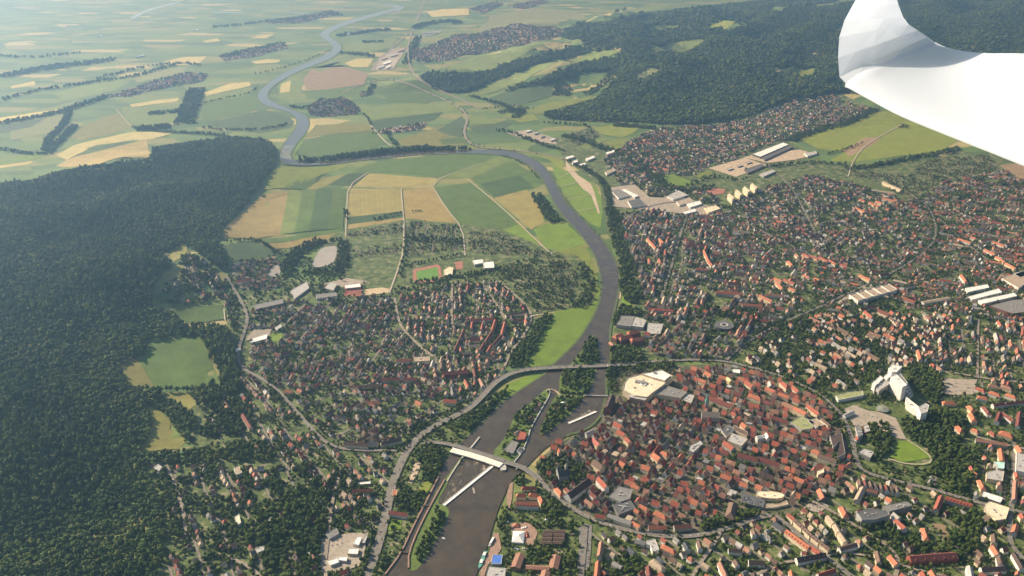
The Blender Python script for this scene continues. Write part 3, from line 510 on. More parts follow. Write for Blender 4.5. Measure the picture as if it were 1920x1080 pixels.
road('south3', [(1380,1110),(1440,1062),(1530,1045),(1600,1035),(1700,1065),(1800,1090)], 8, 'cross street between southern villas', M_LANE)
road('east1', [(1900,830),(1900,900),(1895,960),(1890,1020),(1930,1060)], 11, 'eastern avenue past the glass hall')
road('east2', [(1830,820),(1895,838),(1960,850)], 8, 'side avenue below the orange villas', M_LANE)
road('east3', [(1790,700),(1850,712),(1960,722)], 8, 'street above the red school', M_LANE)
road('east4', [(1834,600),(1833,650),(1832,708)], 7, 'straight street between brown terraces', M_LANE)
road('n1', [(1240,560),(1262,490),(1275,440),(1290,400)], 10, 'straight street through the northern blocks')
road('n2', [(1360,678),(1400,640),(1480,600),(1530,580),(1570,560),(1700,500),(1760,450),(1745,390),(1700,360)], 10, 'northern main road past the stepped school')
road('n3', [(1150,430),(1200,390),(1280,375),(1360,400),(1440,440),(1520,480)], 9, 'northern cross road by the flat halls')
road('n4', [(1430,305),(1480,345),(1510,400),(1530,440)], 9, 'street lined with pale houses above the barracks')
road('n5', [(1760,410),(1790,440),(1840,480),(1880,510)], 9, 'road between the pale blocks and orange roofs')
road('villa1', [(312,874),(330,915),(345,960),(348,1005)], 8, 'sunlit lane climbing between forest edge villas', M_LANE)
road('villa2', [(408,1040),(440,1050),(485,1075),(500,1110)], 8, 'bending lane between lower villas', M_LANE)
road('villa3', [(640,880),(625,930),(618,980),(610,1050)], 8, 'lane through the lower western houses', M_LANE)
road('high', [(1060,300),(1000,286),(940,280),(900,278),(875,266),(869,245),(878,225),(868,206),(840,190),(800,173),(760,155),(720,148),(680,158),(640,175)], 13, 'looping highway following the outside of the bend', M_LANE)
road('high2', [(796,0),(785,30),(772,60),(764,90),(766,118),(775,140),(800,160),(860,185),(900,205)], 15, 'straight far road running into the haze', M_LANE)
road('rail', [(700,135),(705,115),(735,92),(765,62)], 14, 'pale rail line beside the works yard', M_LANE)
for i, (pts, w, lb) in enumerate((
 ([(648,445),(650,400),(652,350),(690,324)], 5, 'straight farm track west of the golden olive field'), ([(758,420),(755,390),(752,354)], 5, 'short farm track between golden olive and tan fields'),
 ([(812,352),(835,390),(868,430),(872,480)], 5, 'farm track beside the large dark green field'), ([(875,336),(920,372),(965,412),(1010,456),(1035,478)], 5, 'diagonal farm track to the riverside pasture'),
 ([(652,351),(752,355),(812,352),(822,335),(905,306)], 4, 'farm track across the upper bend'), ([(730,550),(745,510),(757,470),(757,420)], 6, 'straight lane from town to allotments'),
 ([(695,235),(720,265),(735,275)], 8, 'pale farm lane beyond the tree line'), ([(218,205),(245,238)], 5, 'pale track across the olive valley field'),
 ([(1046,335),(1075,322)], 4, 'first sandy path across the eastern bank meadow'), ([(1050,352),(1085,342)], 4, 'second sandy path across the eastern bank meadow'), ([(1062,376),(1110,365)], 4, 'third sandy path across the eastern bank meadow'), ([(1078,398),(1118,390)], 4, 'fourth sandy path across the eastern bank meadow'),
 ([(1590,332),(1600,300),(1625,270),(1690,235)], 6, 'faint track over the olive meadow under the wing'), ([(1700,826),(1722,840),(1748,860),(1740,872),(1700,872),(1665,862)], 4, 'pale footpath curving around the park lawn'),
 ([(985,600),(1000,592),(1025,590)], 5, 'short lane to the riverside meadow'), ([(420,580),(422,602)], 4, 'white track edging the small forest field'))):
    ribbon('farm_track', pts, w, M_TRACK, 2.3, lb, sm=1)
# painted centre lines and kerb of the near roads
def dashes(key, label, zz=0.02):
    pts, w = ROADS[key]; pl = np.array([P(x, y)[:2] for x, y in smooth(pts, 2, False)]); v = []; f = []; acc = 0
    for a, b in zip(pl[:-1], pl[1:]):
        L = np.linalg.norm(b-a); d = (b-a)/L; n = np.array([-d[1], d[0]])*.18; s = 0
        while s+5 < L:
            q = a+d*s; r = q+d*5; k = len(v); v += [(*(q+n), 2.85), (*(q-n), 2.85), (*(r-n), 2.85), (*(r+n), 2.85)]; f.append((k, k+1, k+2, k+3)); s += 11
    if v: meshobj('road_marking', v, f, M_LINE, label, None, None, 'structure')
for k, lb in (('river', 'dashed centre line of the western river road'), ('ringw', 'dashed centre line of the ring road'), ('münster', 'dashed centre line of the main street')): dashes(k, lb)
# ---------------------------------------------------------------- bridges
def deck(name, pts, zs, w, thick, mat, parent, sm=2):
    pp = smooth(pts, sm, False); zz = [q[0] for q in smooth([(z, 0) for z in zs], sm, False)]
    pl = np.array([P(x, y, z)[:2] for (x, y), z in zip(pp, zz)]); l, r = offs(pl, w); n = len(pl); v = []
    mark(np.vstack([l, r[::-1]]), 2)
    for a, b, z in zip(l, r, zz): v += [(a[0],a[1],z-thick), (b[0],b[1],z-thick), (b[0],b[1],z), (a[0],a[1],z)]
    f = [(4*i+k, 4*i+(k+1) % 4, 4*i+4+(k+1) % 4, 4*i+4+k) for i in range(n-1) for k in range(4)]+[(0,3,2,1), (4*n-4, 4*n-3, 4*n-2, 4*n-1)]
    o = meshobj(name, v, f, mat, parent=parent)
    return o, pl, l, r, zz
def rails(parent, l, r, zz, mat, h=1.1, th=.45):
    for side, s in ((l, 1), (r, -1)):
        v = []; n = len(side)
        for i in range(n):
            c = (l[i]+r[i])/2; d = (side[i]-c)/np.linalg.norm(side[i]-c); a = side[i]-d*th; b = side[i]
            v += [(a[0],a[1],zz[i]+.01), (b[0],b[1],zz[i]+.01), (b[0],b[1],zz[i]+h), (a[0],a[1],zz[i]+h)]
        f = [(4*i+k, 4*i+(k+1) % 4, 4*i+4+(k+1) % 4, 4*i+4+k) for i in range(n-1) for k in range(4)]+[(0,3,2,1), (4*n-4, 4*n-3, 4*n-2, 4*n-1)]
        meshobj('parapet', v, f, mat, parent=parent)
def pier(parent, c, ang, L, W, h, mat=None, name='pier'):
    v = []; k = 10
    for z in (0, h):
        for i in range(2*k):
            a = math.pi*(i/(k-1)) if i < k else math.pi*(1+(i-k)/(k-1)); x = math.cos(a-math.pi/2)*W/2+(L/2 if i < k else -L/2); y = math.sin(a-math.pi/2)*W/2
            v.append((c[0]+x*math.cos(ang)-y*math.sin(ang), c[1]+x*math.sin(ang)+y*math.cos(ang), z))
    n = 2*k; f = [(i, (i+1) % n, n+(i+1) % n, n+i) for i in range(n)]+[tuple(range(n, 2*n))]
    return meshobj(name, v, f, mat or M_CONC, parent=parent)
br = empty('road_bridge', (0, 0, 0), 'long curved concrete road bridge crossing both river arms', 'bridge'); br.location = P(1060, 688)
def deparent_loc(e):
    for o in bpy.data.objects:
        if o.parent == e: o.location = -Vector(e.location)
BPTS = [(868,774),(890,757),(906,740),(922,722),(940,708),(962,698),(990,692),(1030,689),(1080,687),(1140,685),(1192,682)]
_, pl, l, r, zz = deck('deck', BPTS, [2.4,4.2,5.6,6.6,7.4,8,8.2,8.2,8,6,2.5], 19, 1.9, M_ROAD, br)
rails(br, l, r, zz, M_CONC)
for px, py in ((1004,690),(1026,689),(1048,688),(1094,687),(1118,686),(1140,685)):
    c = P(px, py, 7.5)[:2]; pier(br, c, R(95), 14, 3, 6.2)
deparent_loc(br)
# ramp body below the rising carriageway
v = []; k = 0
e = empty('road_embankment', P(910,735), 'grassy embankment carrying the curved road up to the bridge', 'embankment')
idx = [i for i, q in enumerate(zz) if i < len(zz)*.42]
f = []
for i in idx:
    for s, side in ((1, l), (-1, r)):
        c = pl[i]; d = (side[i]-c)/np.linalg.norm(side[i]-c); v += [(*(side[i]-d*.6), zz[i]-1.95), (*(side[i]+d*zz[i]*1.0), .4)]
for a in range(len(idx)-1):
    q = 4*a; f += [(q, q+1, q+5, q+4), (q+2, q+6, q+7, q+3), (q, q+4, q+6, q+2)]
meshobj('slope', v, f, M_BANK, parent=e); deparent_loc(e)
# old bridge: white new deck, old roadway beside it, second span, round pier
ob = empty('river_bridge', P(945,868), 'river bridge with a new white deck lying beside the old roadway', 'bridge')
M_WHITE = plain('bright_concrete', (.66,.6,.49), .14, 9)
_, pl, l, r, zz = deck('white_deck', [(846,843),(880,852),(912,862),(940,872)], [8.5]*4, 20, 3.0, M_WHITE, ob, 0); ob.children[-1]['label'] = 'bright white new bridge deck not yet surfaced'
_, pl, l, r, zz = deck('roadway', [(790,830),(820,829),(850,834),(885,845),(915,854),(946,864)], [2.6,4,7,8,8,8], 13, 1.8, M_ROAD, ob, 1); rails(ob, l, r, zz, M_CONC)
_, pl, l, r, zz = deck('roadway', [(946,866),(965,871),(985,879),(1000,889),(1012,901)], [8,8,7,5,2.6], 15, 1.8, M_ROAD, ob, 1); rails(ob, l, r, zz, M_CONC)
pier(ob, P(943,874,7)[:2], R(100), 16, 15, 6.2); pier(ob, P(968,876,5)[:2], R(100), 12, 3, 6); pier(ob, P(850,840,5)[:2], R(100), 18, 4, 6)
deparent_loc(ob)
fb = empty('footbridge', P(1117,741), 'thin white footbridge over the eastern river arm', 'bridge')
_, pl, l, r, zz = deck('deck', [(1094,741),(1140,742)], [5, 5], 4, .8, M_WHITE, fb, 0); rails(fb, l, r, zz, M_CONC, 1, .2); deparent_loc(fb)

# ---------------------------------------------------------------- tree prototypes
def crown_geo(seed, nleaf, blobs=6, leaf=.17, core=1, tall=1.0):
    """unit crown: about 1 wide in radius, resting at z 0.. about 1.9*tall"""
    rs = np.random.RandomState(seed); v = []; f = []
    bl = [(0, 0, .95*tall, .72)]
    for i in range(blobs):
        a = rs.uniform(0, 6.28); q = rs.uniform(.25, .55); bl.append((q*math.cos(a), q*math.sin(a), tall*rs.uniform(.45, 1.45), rs.uniform(.36, .58)))
    bm = bmesh.new(); bmesh.ops.create_icosphere(bm, subdivisions=core, radius=1); bv = np.array([q.co[:] for q in bm.verts]); bf = [[q.index for q in p.verts] for p in bm.faces]; bm.free()
    for x, y, z, r_ in bl:
        k = len(v); sc = 1+rs.uniform(-.16, .16, len(bv)); q = bv*sc[:, None]*r_*.86+np.array([x, y, z]); v += q.tolist(); f += [[i+k for i in p] for p in bf]
    for i in range(nleaf):
        x, y, z, r_ = bl[rs.randint(len(bl))]; d = rs.normal(size=3); d[2] = abs(d[2])*.9-.25; d /= np.linalg.norm(d)
        c = np.array([x, y, z])+d*r_*rs.uniform(.82, 1.12); a = np.cross(d, rs.normal(size=3)); a /= np.linalg.norm(a); b_ = np.cross(d+rs.normal(size=3)*.5, a); b_ /= np.linalg.norm(b_); s = leaf*rs.uniform(.6, 1.3); k = len(v)
        v += [(c-a*s).tolist(), (c-b_*s*.8).tolist(), (c+a*s).tolist(), (c+b_*s*.8).tolist()]; f.append([k, k+1, k+2, k+3])
    return v, f
def trunk_geo(h=.8, r_=.09):
    v = []; f = []; n = 6
    for z, s in ((-.4, 1.25), (h*.5, .8), (h, .5)):
        for i in range(n): v.append((math.cos(i*6.283/n)*r_*s, math.sin(i*6.283/n)*r_*s, z))
    for j in range(2):
        for i in range(n): f.append((j*n+i, j*n+(i+1) % n, j*n+n+(i+1) % n, j*n+n+i))
    for a in (0.4, 2.5, 4.4):                                  # limbs
        k = len(v); d = np.array([math.cos(a), math.sin(a), .9]); b0 = np.array([0, 0, h*.55])
        for q, s in ((b0, .45), (b0+d*.45, .2)):
            for i in range(3): v.append((q[0]+math.cos(i*2.09)*r_*s, q[1]+math.sin(i*2.09)*r_*s, q[2]))
        f += [(k+i, k+(i+1) % 3, k+3+(i+1) % 3, k+3+i) for i in range(3)]
    return v, f
TPROTO = bpy.data.collections.new('tree_kinds'); FPROTO = bpy.data.collections.new('forest_tree_kinds')
def proto(col, seed, nleaf, mat, tall, blobs, core=1):
    v, f = crown_geo(seed, nleaf, blobs, .17, core, tall); tv, tf = trunk_geo(.8)
    me = bpy.data.meshes.new('tree_kind'); k = len(v); me.from_pydata(v+tv, [], f+[[i+k for i in q] for q in tf]); me.materials.append(mat); me.materials.append(M_BARK)
    me.polygons.foreach_set('material_index', [0]*len(f)+[1]*len(tf)); col.objects.link(bpy.data.objects.new('tree_kind', me))
for i in range(5): proto(TPROTO, 40+i, 150, M_LEAF, (.85, 1.0, 1.15, .75, 1.3)[i], 6)
for i in range(5): proto(FPROTO, 70+i, 60, M_FOR, (1.0, 1.2, .85, 1.4, 1.1)[i], 5)
GNC = {}
def gn(col):
    if col.name in GNC: return GNC[col.name]
    g = bpy.data.node_groups.new('spread_'+col.name, 'GeometryNodeTree'); g.interface.new_socket('Geometry', in_out='INPUT', socket_type='NodeSocketGeometry'); g.interface.new_socket('Geometry', in_out='OUTPUT', socket_type='NodeSocketGeometry')
    n = g.nodes; i = n.new('NodeGroupInput'); o = n.new('NodeGroupOutput'); ip = n.new('GeometryNodeInstanceOnPoints'); ci = n.new('GeometryNodeCollectionInfo'); ci.inputs['Collection'].default_value = col; ci.inputs['Separate Children'].default_value = True; ci.inputs['Reset Children'].default_value = True
    def at(nm, ty): a = n.new('GeometryNodeInputNamedAttribute'); a.data_type = ty; a.inputs['Name'].default_value = nm; return a.outputs[0]
    g.links.new(i.outputs[0], ip.inputs['Points']); g.links.new(ci.outputs[0], ip.inputs['Instance']); ip.inputs['Pick Instance'].default_value = True
    g.links.new(at('ix', 'INT'), ip.inputs['Instance Index']); g.links.new(at('rt', 'FLOAT_VECTOR'), ip.inputs['Rotation']); g.links.new(at('sc', 'FLOAT_VECTOR'), ip.inputs['Scale']); g.links.new(ip.outputs[0], o.inputs[0])
    GNC[col.name] = g; return g
def scatter(name, label, pts, rad, hgt, col, cat=None):
    pts = np.asarray(pts, float); n = len(pts)
    if n == 0: return
    me = bpy.data.meshes.new(name); me.vertices.add(n); me.vertices.foreach_set('co', pts.ravel())
    rt = np.zeros((n, 3)); rt[:,2] = rng.uniform(0, 6.28, n); sc = np.stack([rad, rad, hgt], 1)
    for nm, ty, a in (('rt', 'FLOAT_VECTOR', rt), ('sc', 'FLOAT_VECTOR', sc)):
        at = me.attributes.new(nm, ty, 'POINT'); at.data.foreach_set('vector', a.astype(np.float32).ravel())
    at = me.attributes.new('ix', 'INT', 'POINT'); at.data.foreach_set('value', rng.randint(0, 5, n).astype(np.int32))
    o = bpy.data.objects.new(name, me); md = o.modifiers.new('spread', 'NODES'); md.node_group = gn(col); return put(o, label, cat, None, 'stuff')
# ---------------------------------------------------------------- forests
def fill(pg, sp, free=(0,), jit=.42):
    pg = np.asarray(pg); xs = np.arange(pg[:,0].min(), pg[:,0].max(), sp); ys = np.arange(pg[:,1].min(), pg[:,1].max(), sp*.87)
    X, Y = np.meshgrid(xs, ys); X = X+(np.arange(len(ys)) % 2)[:, None]*sp*.5; X = (X+rng.uniform(-jit, jit, X.shape)*sp).ravel(); Y = (Y+rng.uniform(-jit, jit, Y.shape)*sp).ravel()
    k = inside(pg, X, Y); X, Y = X[k], Y[k]
    i = np.clip(((X-RX0)/RS).astype(int), 0, RNX-1); j = np.clip(((Y-RY0)/RS).astype(int), 0, RNY-1); inr = (X > RX0) & (X < RX0+RS*RNX) & (Y > RY0) & (Y < RY0+RS*RNY)
    o = np.where(inr, OCC[j, i], 0); k = np.isin(o, free); return X[k], Y[k]
def topix(x, y, z):
    c = np.stack([x, y, z-CAMH], 1); d = c@CF; return 960+FOC*(c@CR)/d, 540-FOC*(c@CU)/d
def clear_top(x, y, z):
    u, v = topix(x, y, z); k = np.ones(len(x), bool)
    for _, pts, _l in FIELDS: k &= ~inside(pts, u, v)
    return k
def forest(name, pts, sp, label, r_=(.55, .8), h_=(9, 14), sm=1):
    pg = poly([tuple(q) for q in smooth(pts, sm)], 11.); x, y = fill(pg, sp)
    k = clear_top(x, y, H(x, y)+h_[0]*.85); x, y = x[k], y[k]; n = len(x)
    big = rng.uniform(0, 1, n)**1.5; rad = sp*(r_[0]+(r_[1]-r_[0])*big)*np.where(rng.rand(n) < .1, 1.3, 1.); hg = (h_[0]+(h_[1]-h_[0])*rng.uniform(0, 1, n))*.62
    # stands of different age
    st = .8+.4*(np.sin(x/130+2*np.sin(y/170))*.5+.5); hg *= st*(.75+.5*big)
    z = H(x, y)+ 3.0; scatter(name, label, np.stack([x, y, z], 1), rad, hg, FPROTO); mark(pg, 5); return n
WF = [(-60,352),(60,336),(150,320),(283,294),(292,275),(370,266),(430,262),(490,262),(512,268),(521,290),(512,312),(487,347),(457,387),(424,422),(408,442),(415,462),(424,482),(430,500),(405,500),(392,485),(370,470),(350,456),(303,478),(330,493),(310,508),(295,530),(282,548),(285,570),(318,580),(350,608),(421,602),(436,640),(440,670),(446,705),(452,735),(425,745),(372,758),(356,770),(372,790),(360,810),(352,828),(330,852),(300,862),(270,868),(282,900),(300,935),(312,985),(305,1030),(296,1075),(290,1130),(-160,1130)]
nn = forest('western_forest', WF, 12.0, 'dense dark broadleaf forest covering the western hillside', (.48, .82), (12, 19))
nn += forest('eastern_forest', [(1008,217),(1060,201),(1112,188),(1150,152),(1172,122),(1140,102),(1200,78),(1290,60),(1400,40),(1480,24),(1575,6),(1620,-8),(2000,-20),(2000,140),(1700,190),(1600,172),(1565,171),(1480,185),(1415,212),(1330,229),(1240,231),(1200,226),(1140,225),(1060,223)], 19, 'wide dark forest on the eastern ridge', (.55, .85), (15, 23))
nn += forest('ridge_wood', [(785,146),(800,136),(840,136),(900,140),(960,116),(1030,100),(1090,83),(1120,92),(1060,110),(960,137),(905,163),(860,174),(812,166)], 16, 'dark wooded tongue below the large village', (.55, .85), (15, 23))
nn += forest('slope_wood', [(935,178),(960,160),(1000,152),(1080,122),(1150,100),(1172,112),(1150,130),(1060,140),(1030,158),(965,172)], 17, 'second wooded tongue on the eastern slope', (.55, .85), (14, 22))
nn += forest('far_forest', [(1040,58),(1120,42),(1200,30),(1330,12),(1450,-2),(1560,-10),(1575,4),(1480,22),(1400,38),(1290,58),(1200,76),(1130,100),(1080,80)], 25, 'far hazy woods along the eastern ridge', (.55, .85), (17, 26))
print('forest trees', nn)
# ---------------------------------------------------------------- hand placed buildings
CC = dict(red=(.3,.085,.052), orange=(.4,.14,.075), dkred=(.17,.055,.042), brown=(.14,.09,.065), dkbrown=(.075,.05,.042), grey=(.19,.18,.165), slate=(.065,.07,.08), tan=(.35,.27,.19), white=(.7,.67,.61), cream=(.66,.55,.38), ltgrey=(.38,.36,.33), mint=(.42,.68,.55), olive=(.28,.29,.13), blue=(.07,.17,.5), terra=(.29,.15,.1), green=(.12,.3,.24), yellow=(.6,.5,.25), pink=(.45,.25,.2), brick=(.2,.09,.065), dkgrey=(.1,.1,.1), pinkred=(.4,.13,.1))
MARKS = []          # (short name, x, y): what labels are told apart by
def setmark(short, c):
    if short: MARKS.append((short, c[0], c[1]))
def house_parts(e, L, W, eave, rise, roof, wall, hip=0., chim=True, base=0.):
    """gabled or hipped house about the empty, ridge along x"""
    a, b, h = L/2, W/2, eave; k = hip*b
    v = [(-a,-b,-2),(a,-b,-2),(a,b,-2),(-a,b,-2),(-a,-b,h),(a,-b,h),(a,b,h),(-a,b,h)]; f = [(0,1,5,4),(2,3,7,6)]
    if hip == 0: v += [(-a,0,h+rise),(a,0,h+rise)]; f += [(1,2,6,9,5),(3,0,4,8,7)]
    else: f += [(1,2,6,5),(3,0,4,7)]
    w_ = meshobj('wall', v, f, M_WALL, parent=e, col=wall)
    o, t_ = .5, .28; s = rise/b; ao, bo, ho = a+(.35 if hip == 0 else .5), b+o, h-o*s
    if hip == 0:
        v = [(-ao,-bo,ho),(ao,-bo,ho),(ao,0,h+rise),(-ao,0,h+rise),(ao,bo,ho),(-ao,bo,ho)]; v += [(x, y, z+t_) for x, y, z in v]
        f = [(6,7,8,9),(9,8,10,11),(0,3,2,1),(3,5,4,2),(0,1,7,6),(4,5,11,10),(1,2,8,7),(2,4,10,8),(0,6,9,3),(3,9,11,5)]
    else:
        v = [(-ao,-bo,ho),(ao,-bo,ho),(ao,bo,ho),(-ao,bo,ho),(-a+k,0,h+rise),(a-k,0,h+rise)]; v += [(x, y, z+t_) for x, y, z in v]
        f = [(6,7,11,10),(8,9,10,11),(7,8,11),(9,6,10),(0,1,7,6),(1,2,8,7),(2,3,9,8),(3,0,6,9),(0,3,2,1)]
    r_ = meshobj('roof', v, f, M_ROOF, parent=e, col=roof)
    if chim and L > 6:
        x = a*.45; y = b*.25; z0 = h+rise*.55; z1 = h+rise+1.1; c = .45
        v = [(x+i*c, y+j*c, z) for z in (z0, z1) for i, j in ((-1,-1),(1,-1),(1,1),(-1,1))]
        meshobj('chimney', v, [(0,1,5,4),(1,2,6,5),(2,3,7,6),(3,0,4,7),(4,5,6,7)], M_PAINT, parent=r_, col=(.16,.08,.06))
    return w_, r_
def dormers(e_roof, L, W, eave, rise, roof, n, side=-1):
    b = W/2
    for i in range(n):
        x = -L/2+L*(i+.5)/n; z0 = eave+rise*.18; z1 = eave+rise*.5; y0 = side*b*.86; y1 = side*b*.42; w = 1.0
        v = [(x-w,y0,z0),(x+w,y0,z0),(x+w,y0,z1),(x-w,y0,z1),(x,y0,z1+.9),(x-w,y1,z1),(x+w,y1,z1),(x,y1*.7,z1+.9)]
        meshobj('dormer', v, [(0,1,2,4,3),(3,4,7,5),(2,6,7,4),(0,3,5),(1,6,2)], M_ROOF, parent=e_roof, col=tuple(q*.9 for q in roof))
def G(x1, y1, x2, y2, w, eave, rise, roof, wall, label, short=None, name='house', cat='house', hip=0., dorm=0, chim=True):
    z = eave+rise; a = P(x1, y1, z); b = P(x2, y2, z); d = b[:2]-a[:2]; L = max(6., float(np.linalg.norm(d))); c = (a[:2]+b[:2])/2; an = math.atan2(d[1], d[0])
    if hip: L += w*hip
    e = empty(name, (c[0], c[1], float(H(*c))), label, cat, rz=an); rf = CC[roof]; k = rng.uniform(.9, 1.1); rf = tuple(q*k for q in rf)
    _, ro = house_parts(e, L, w, eave, rise, rf, CC[wall], hip, chim)
    if dorm:
        dormers(ro, L, w, eave, rise, rf, dorm, -1); dormers(ro, L, w, eave, rise, rf, dorm, 1)
    u = np.array([math.cos(an), math.sin(an)]); n = np.array([-u[1], u[0]]); L2, W2 = L/2+1.5, w/2+1.5
    mark([c+u*L2+n*W2, c-u*L2+n*W2, c-u*L2-n*W2, c+u*L2-n*W2], 6); setmark(short, c); return e
def inset(pg, d):
    n = len(pg); o = []
    ar = sum(pg[i][0]*pg[(i+1) % n][1]-pg[(i+1) % n][0]*pg[i][1] for i in range(n)); s = 1 if ar > 0 else -1
    for i in range(n):
        p0, p1, p2 = pg[i-1], pg[i], pg[(i+1) % n]; a = (p1-p0)/(np.linalg.norm(p1-p0)+1e-9); b = (p2-p1)/(np.linalg.norm(p2-p1)+1e-9)
        na = np.array([-a[1], a[0]])*s; nb = np.array([-b[1], b[0]])*s; m_ = na+nb; m_ /= max(.35, np.dot(m_, m_)/2+1e-9); o.append(p1+m_*d)
    return np.array(o)
def prism(name, pg, z0, z1, mat, parent, col, org, par=.7, inn=.6):
    """walls with a parapet; returns inner outline"""
    q = inset(pg, inn); n = len(pg); v = []
    for g_, z in ((pg, z0), (pg, z1+par), (q, z1+par), (q, z1-.1)): v += [(x-org[0], y-org[1], z) for x, y in g_]
    f = [(k*n+i, k*n+(i+1) % n, (k+1)*n+(i+1) % n, (k+1)*n+i) for k in range(3) for i in range(n)]
    o = meshobj(name, v, f, mat, parent=parent, col=col); fixn(o); return q
def fixn(o):
    bm = bmesh.new(); bm.from_mesh(o.data); bmesh.ops.recalc_face_normals(bm, faces=bm.faces); bm.to_mesh(o.data); bm.free()
def FL(pts, h, roof, wall, label, short=None, name='flat_roofed_building', cat='building', units=0, par=.7, lights=0, sm=0):
    if sm: pts = smooth(pts, sm)
    pg = np.array([P(x, y, h)[:2] for x, y in pts]); c = pg.mean(0); ar = sum(pg[i][0]*pg[(i+1) % len(pg)][1]-pg[(i+1) % len(pg)][0]*pg[i][1] for i in range(len(pg)))
    if ar < 0: pg = pg[::-1]
    e = empty(name, (c[0], c[1], 0), label, cat); hz = float(H(*c)); e.location.z = hz
    q = prism('wall', pg, -1, h, M_WALL, e, CC[wall], c, par)
    v = [(x-c[0], y-c[1], h) for x, y in q]; o = meshobj('roof', v, [tuple(range(len(v)))], M_FLAT, parent=e, col=CC[roof])
    for i in range(units):
        a, b = rng.uniform(-.5, .5, 2); k = rng.randint(len(q)); s = c*(1-abs(a)*1.1)+q[k]*abs(a)*1.1; r_ = rng.uniform(1.2, 2.6)
        vv = [(s[0]-c[0]+x*r_, s[1]-c[1]+y*r_*.7, h+z) for z in (0.02, rng.uniform(1.2, 2.2)) for x, y in ((-1,-1),(1,-1),(1,1),(-1,1))]
        meshobj('roof_unit', vv, [(0,1,5,4),(1,2,6,5),(2,3,7,6),(3,0,4,7),(4,5,6,7)], M_PAINT, parent=e, col=CC['ltgrey'])
    mark(inset(pg, -2), 6); setmark(short, c); return e, c, pg
for a in ((1008,752,1014,756,10,6,5,'brown','cream','brown house at the head of the river spit'),(1002,766,1010,762,10,7,5,'terra','cream','terracotta house midway on the river spit'),(990,786,998,780,11,7,5,'dkred','cream','dark red house in the trees of the river spit'),(965,812,974,806,10,6,4,'tan','cream','tan low house on the sandy end of the river spit'),(1038,764,1046,762,11,6,5,'terra','cream','terracotta clubhouse on the wooded island'),(1060,762,1068,758,10,6,5,'orange','cream','orange clubhouse beside the white island tent'),(1058,716,1066,714,9,5,4,'terra','cream','small terracotta hut under island trees')): G(*a, name='house')
B = 'apartment_block'; BC = 'apartment block'
# -- shopping centre with round skylights
e, c, pg = FL([(1168,731),(1171,718),(1177,709),(1202,702),(1240,696),(1261,705),(1244,722),(1223,737),(1213,745),(1190,742)], 19, 'cream', 'cream', 'large cream shopping centre with round skylights and curved parapet', 'cream shopping centre', 'shopping_centre', 'shopping centre', units=10, par=1.6)
def ring(e, c, px, py, h, r0, r1, z, col, name='skylight', seg=20, mat=None):
    q = P(px, py, h)[:2]-c; v = []
    for rr, zz_ in ((r1, h+.02), (r1, h+z), (r0, h+z), (r0, h+.05)):
        for i in range(seg): v.append((q[0]+rr*math.cos(i*6.283/seg), q[1]+rr*math.sin(i*6.283/seg), zz_))
    f = [(k*seg+i, k*seg+(i+1) % seg, (k+1)*seg+(i+1) % seg, (k+1)*seg+i) for k in range(3) for i in range(seg)]
    meshobj(name, v, f, mat or M_PAINT, parent=e, col=CC[col])
ring(e, c, 1206, 721, 19, 5, 9, 2, 'white'); ring(e, c, 1190, 727, 19, 2.5, 4, 1.5, 'ltgrey')
q = prism('upper_storey', np.array([P(x, y, 24)[:2] for x, y in ((1203,701),(1222,698),(1240,694),(1258,704),(1246,714),(1224,708))]), 19.05, 24, M_WALL, e, CC['cream'], c, 1.2); v = [(x-c[0], y-c[1], 24) for x, y in q]; meshobj('upper_roof', v, [tuple(range(len(v)))], M_FLAT, parent=e, col=CC['white']); ring(e, c, 1229, 700, 24, 3.5, 6, 1.5, 'grey')
q = prism('plant_room', np.array([P(x, y, 22)[:2] for x, y in ((1192,712),(1214,716),(1212,720),(1190,716))]), 19.05, 22, M_WALL, e, CC['ltgrey'], c, .3); v = [(x-c[0], y-c[1], 22) for x, y in q]; meshobj('plant_roof', v, [tuple(range(len(v)))], M_FLAT, parent=e, col=CC['grey'])
FL([(1177,739),(1192,737),(1216,742),(1210,751),(1180,745)], 17, 'ltgrey', 'tan', 'brown-fronted lower block in front of the cream shopping centre', units=4)
FL([(1246,722),(1288,735),(1276,746),(1226,738)], 14, 'grey', 'cream', 'flat grey annex east of the cream shopping centre', units=5)
FL([(1288,738),(1302,742),(1296,756),(1278,750)], 10, 'ltgrey', 'cream', 'small flat block with round vent below the grey annex', units=2)
G(1148,739,1139,762,20,18,8,'dkbrown','brick','dark brick river mill beside the short weir','brick mill','river_mill','mill', dorm=4)
# -- market church with green spire, minster with towers
e = G(1316,771,1350,773,20,14,11,'tan','ltgrey','pale grey stone church with a tall green copper spire','green church spire','church','church', chim=False)
def tower(e, px, py, w, h, sp, wall, roof, name='tower', n=8):
    q = P(px, py, 0)[:2]; L_ = Matrix.Rotation(-e.rotation_euler.z, 2)@(Vector(q)-Vector(e.location[:2])); v = []
    for z in (-1, h):
        for x, y in ((-1,-1),(1,-1),(1,1),(-1,1)): v.append((L_[0]+x*w/2, L_[1]+y*w/2, z))
    meshobj(name, v, [(0,1,5,4),(1,2,6,5),(2,3,7,6),(3,0,4,7),(4,5,6,7)], M_WALL, parent=e, col=CC[wall])
    v = [(L_[0]+w*.62*math.cos(i*6.283/n), L_[1]+w*.62*math.sin(i*6.283/n), h+.02) for i in range(n)]+[(L_[0], L_[1], h+sp)]
    meshobj('spire', v, [(i, (i+1) % n, n) for i in range(n)], M_ROOF, parent=e, col=CC[roof])
tower(e, 1324, 768, 9, 24, 30, 'ltgrey', 'green')
e = G(1046,884,1066,880,18,15,11,'slate','ltgrey','dark slate-roofed minster half hidden among churchyard trees','dark minster','minster','church', chim=False)
tower(e, 1047, 893, 9, 22, 14, 'ltgrey', 'slate'); tower(e, 1061, 890, 6, 24, 12, 'ltgrey', 'ltgrey')
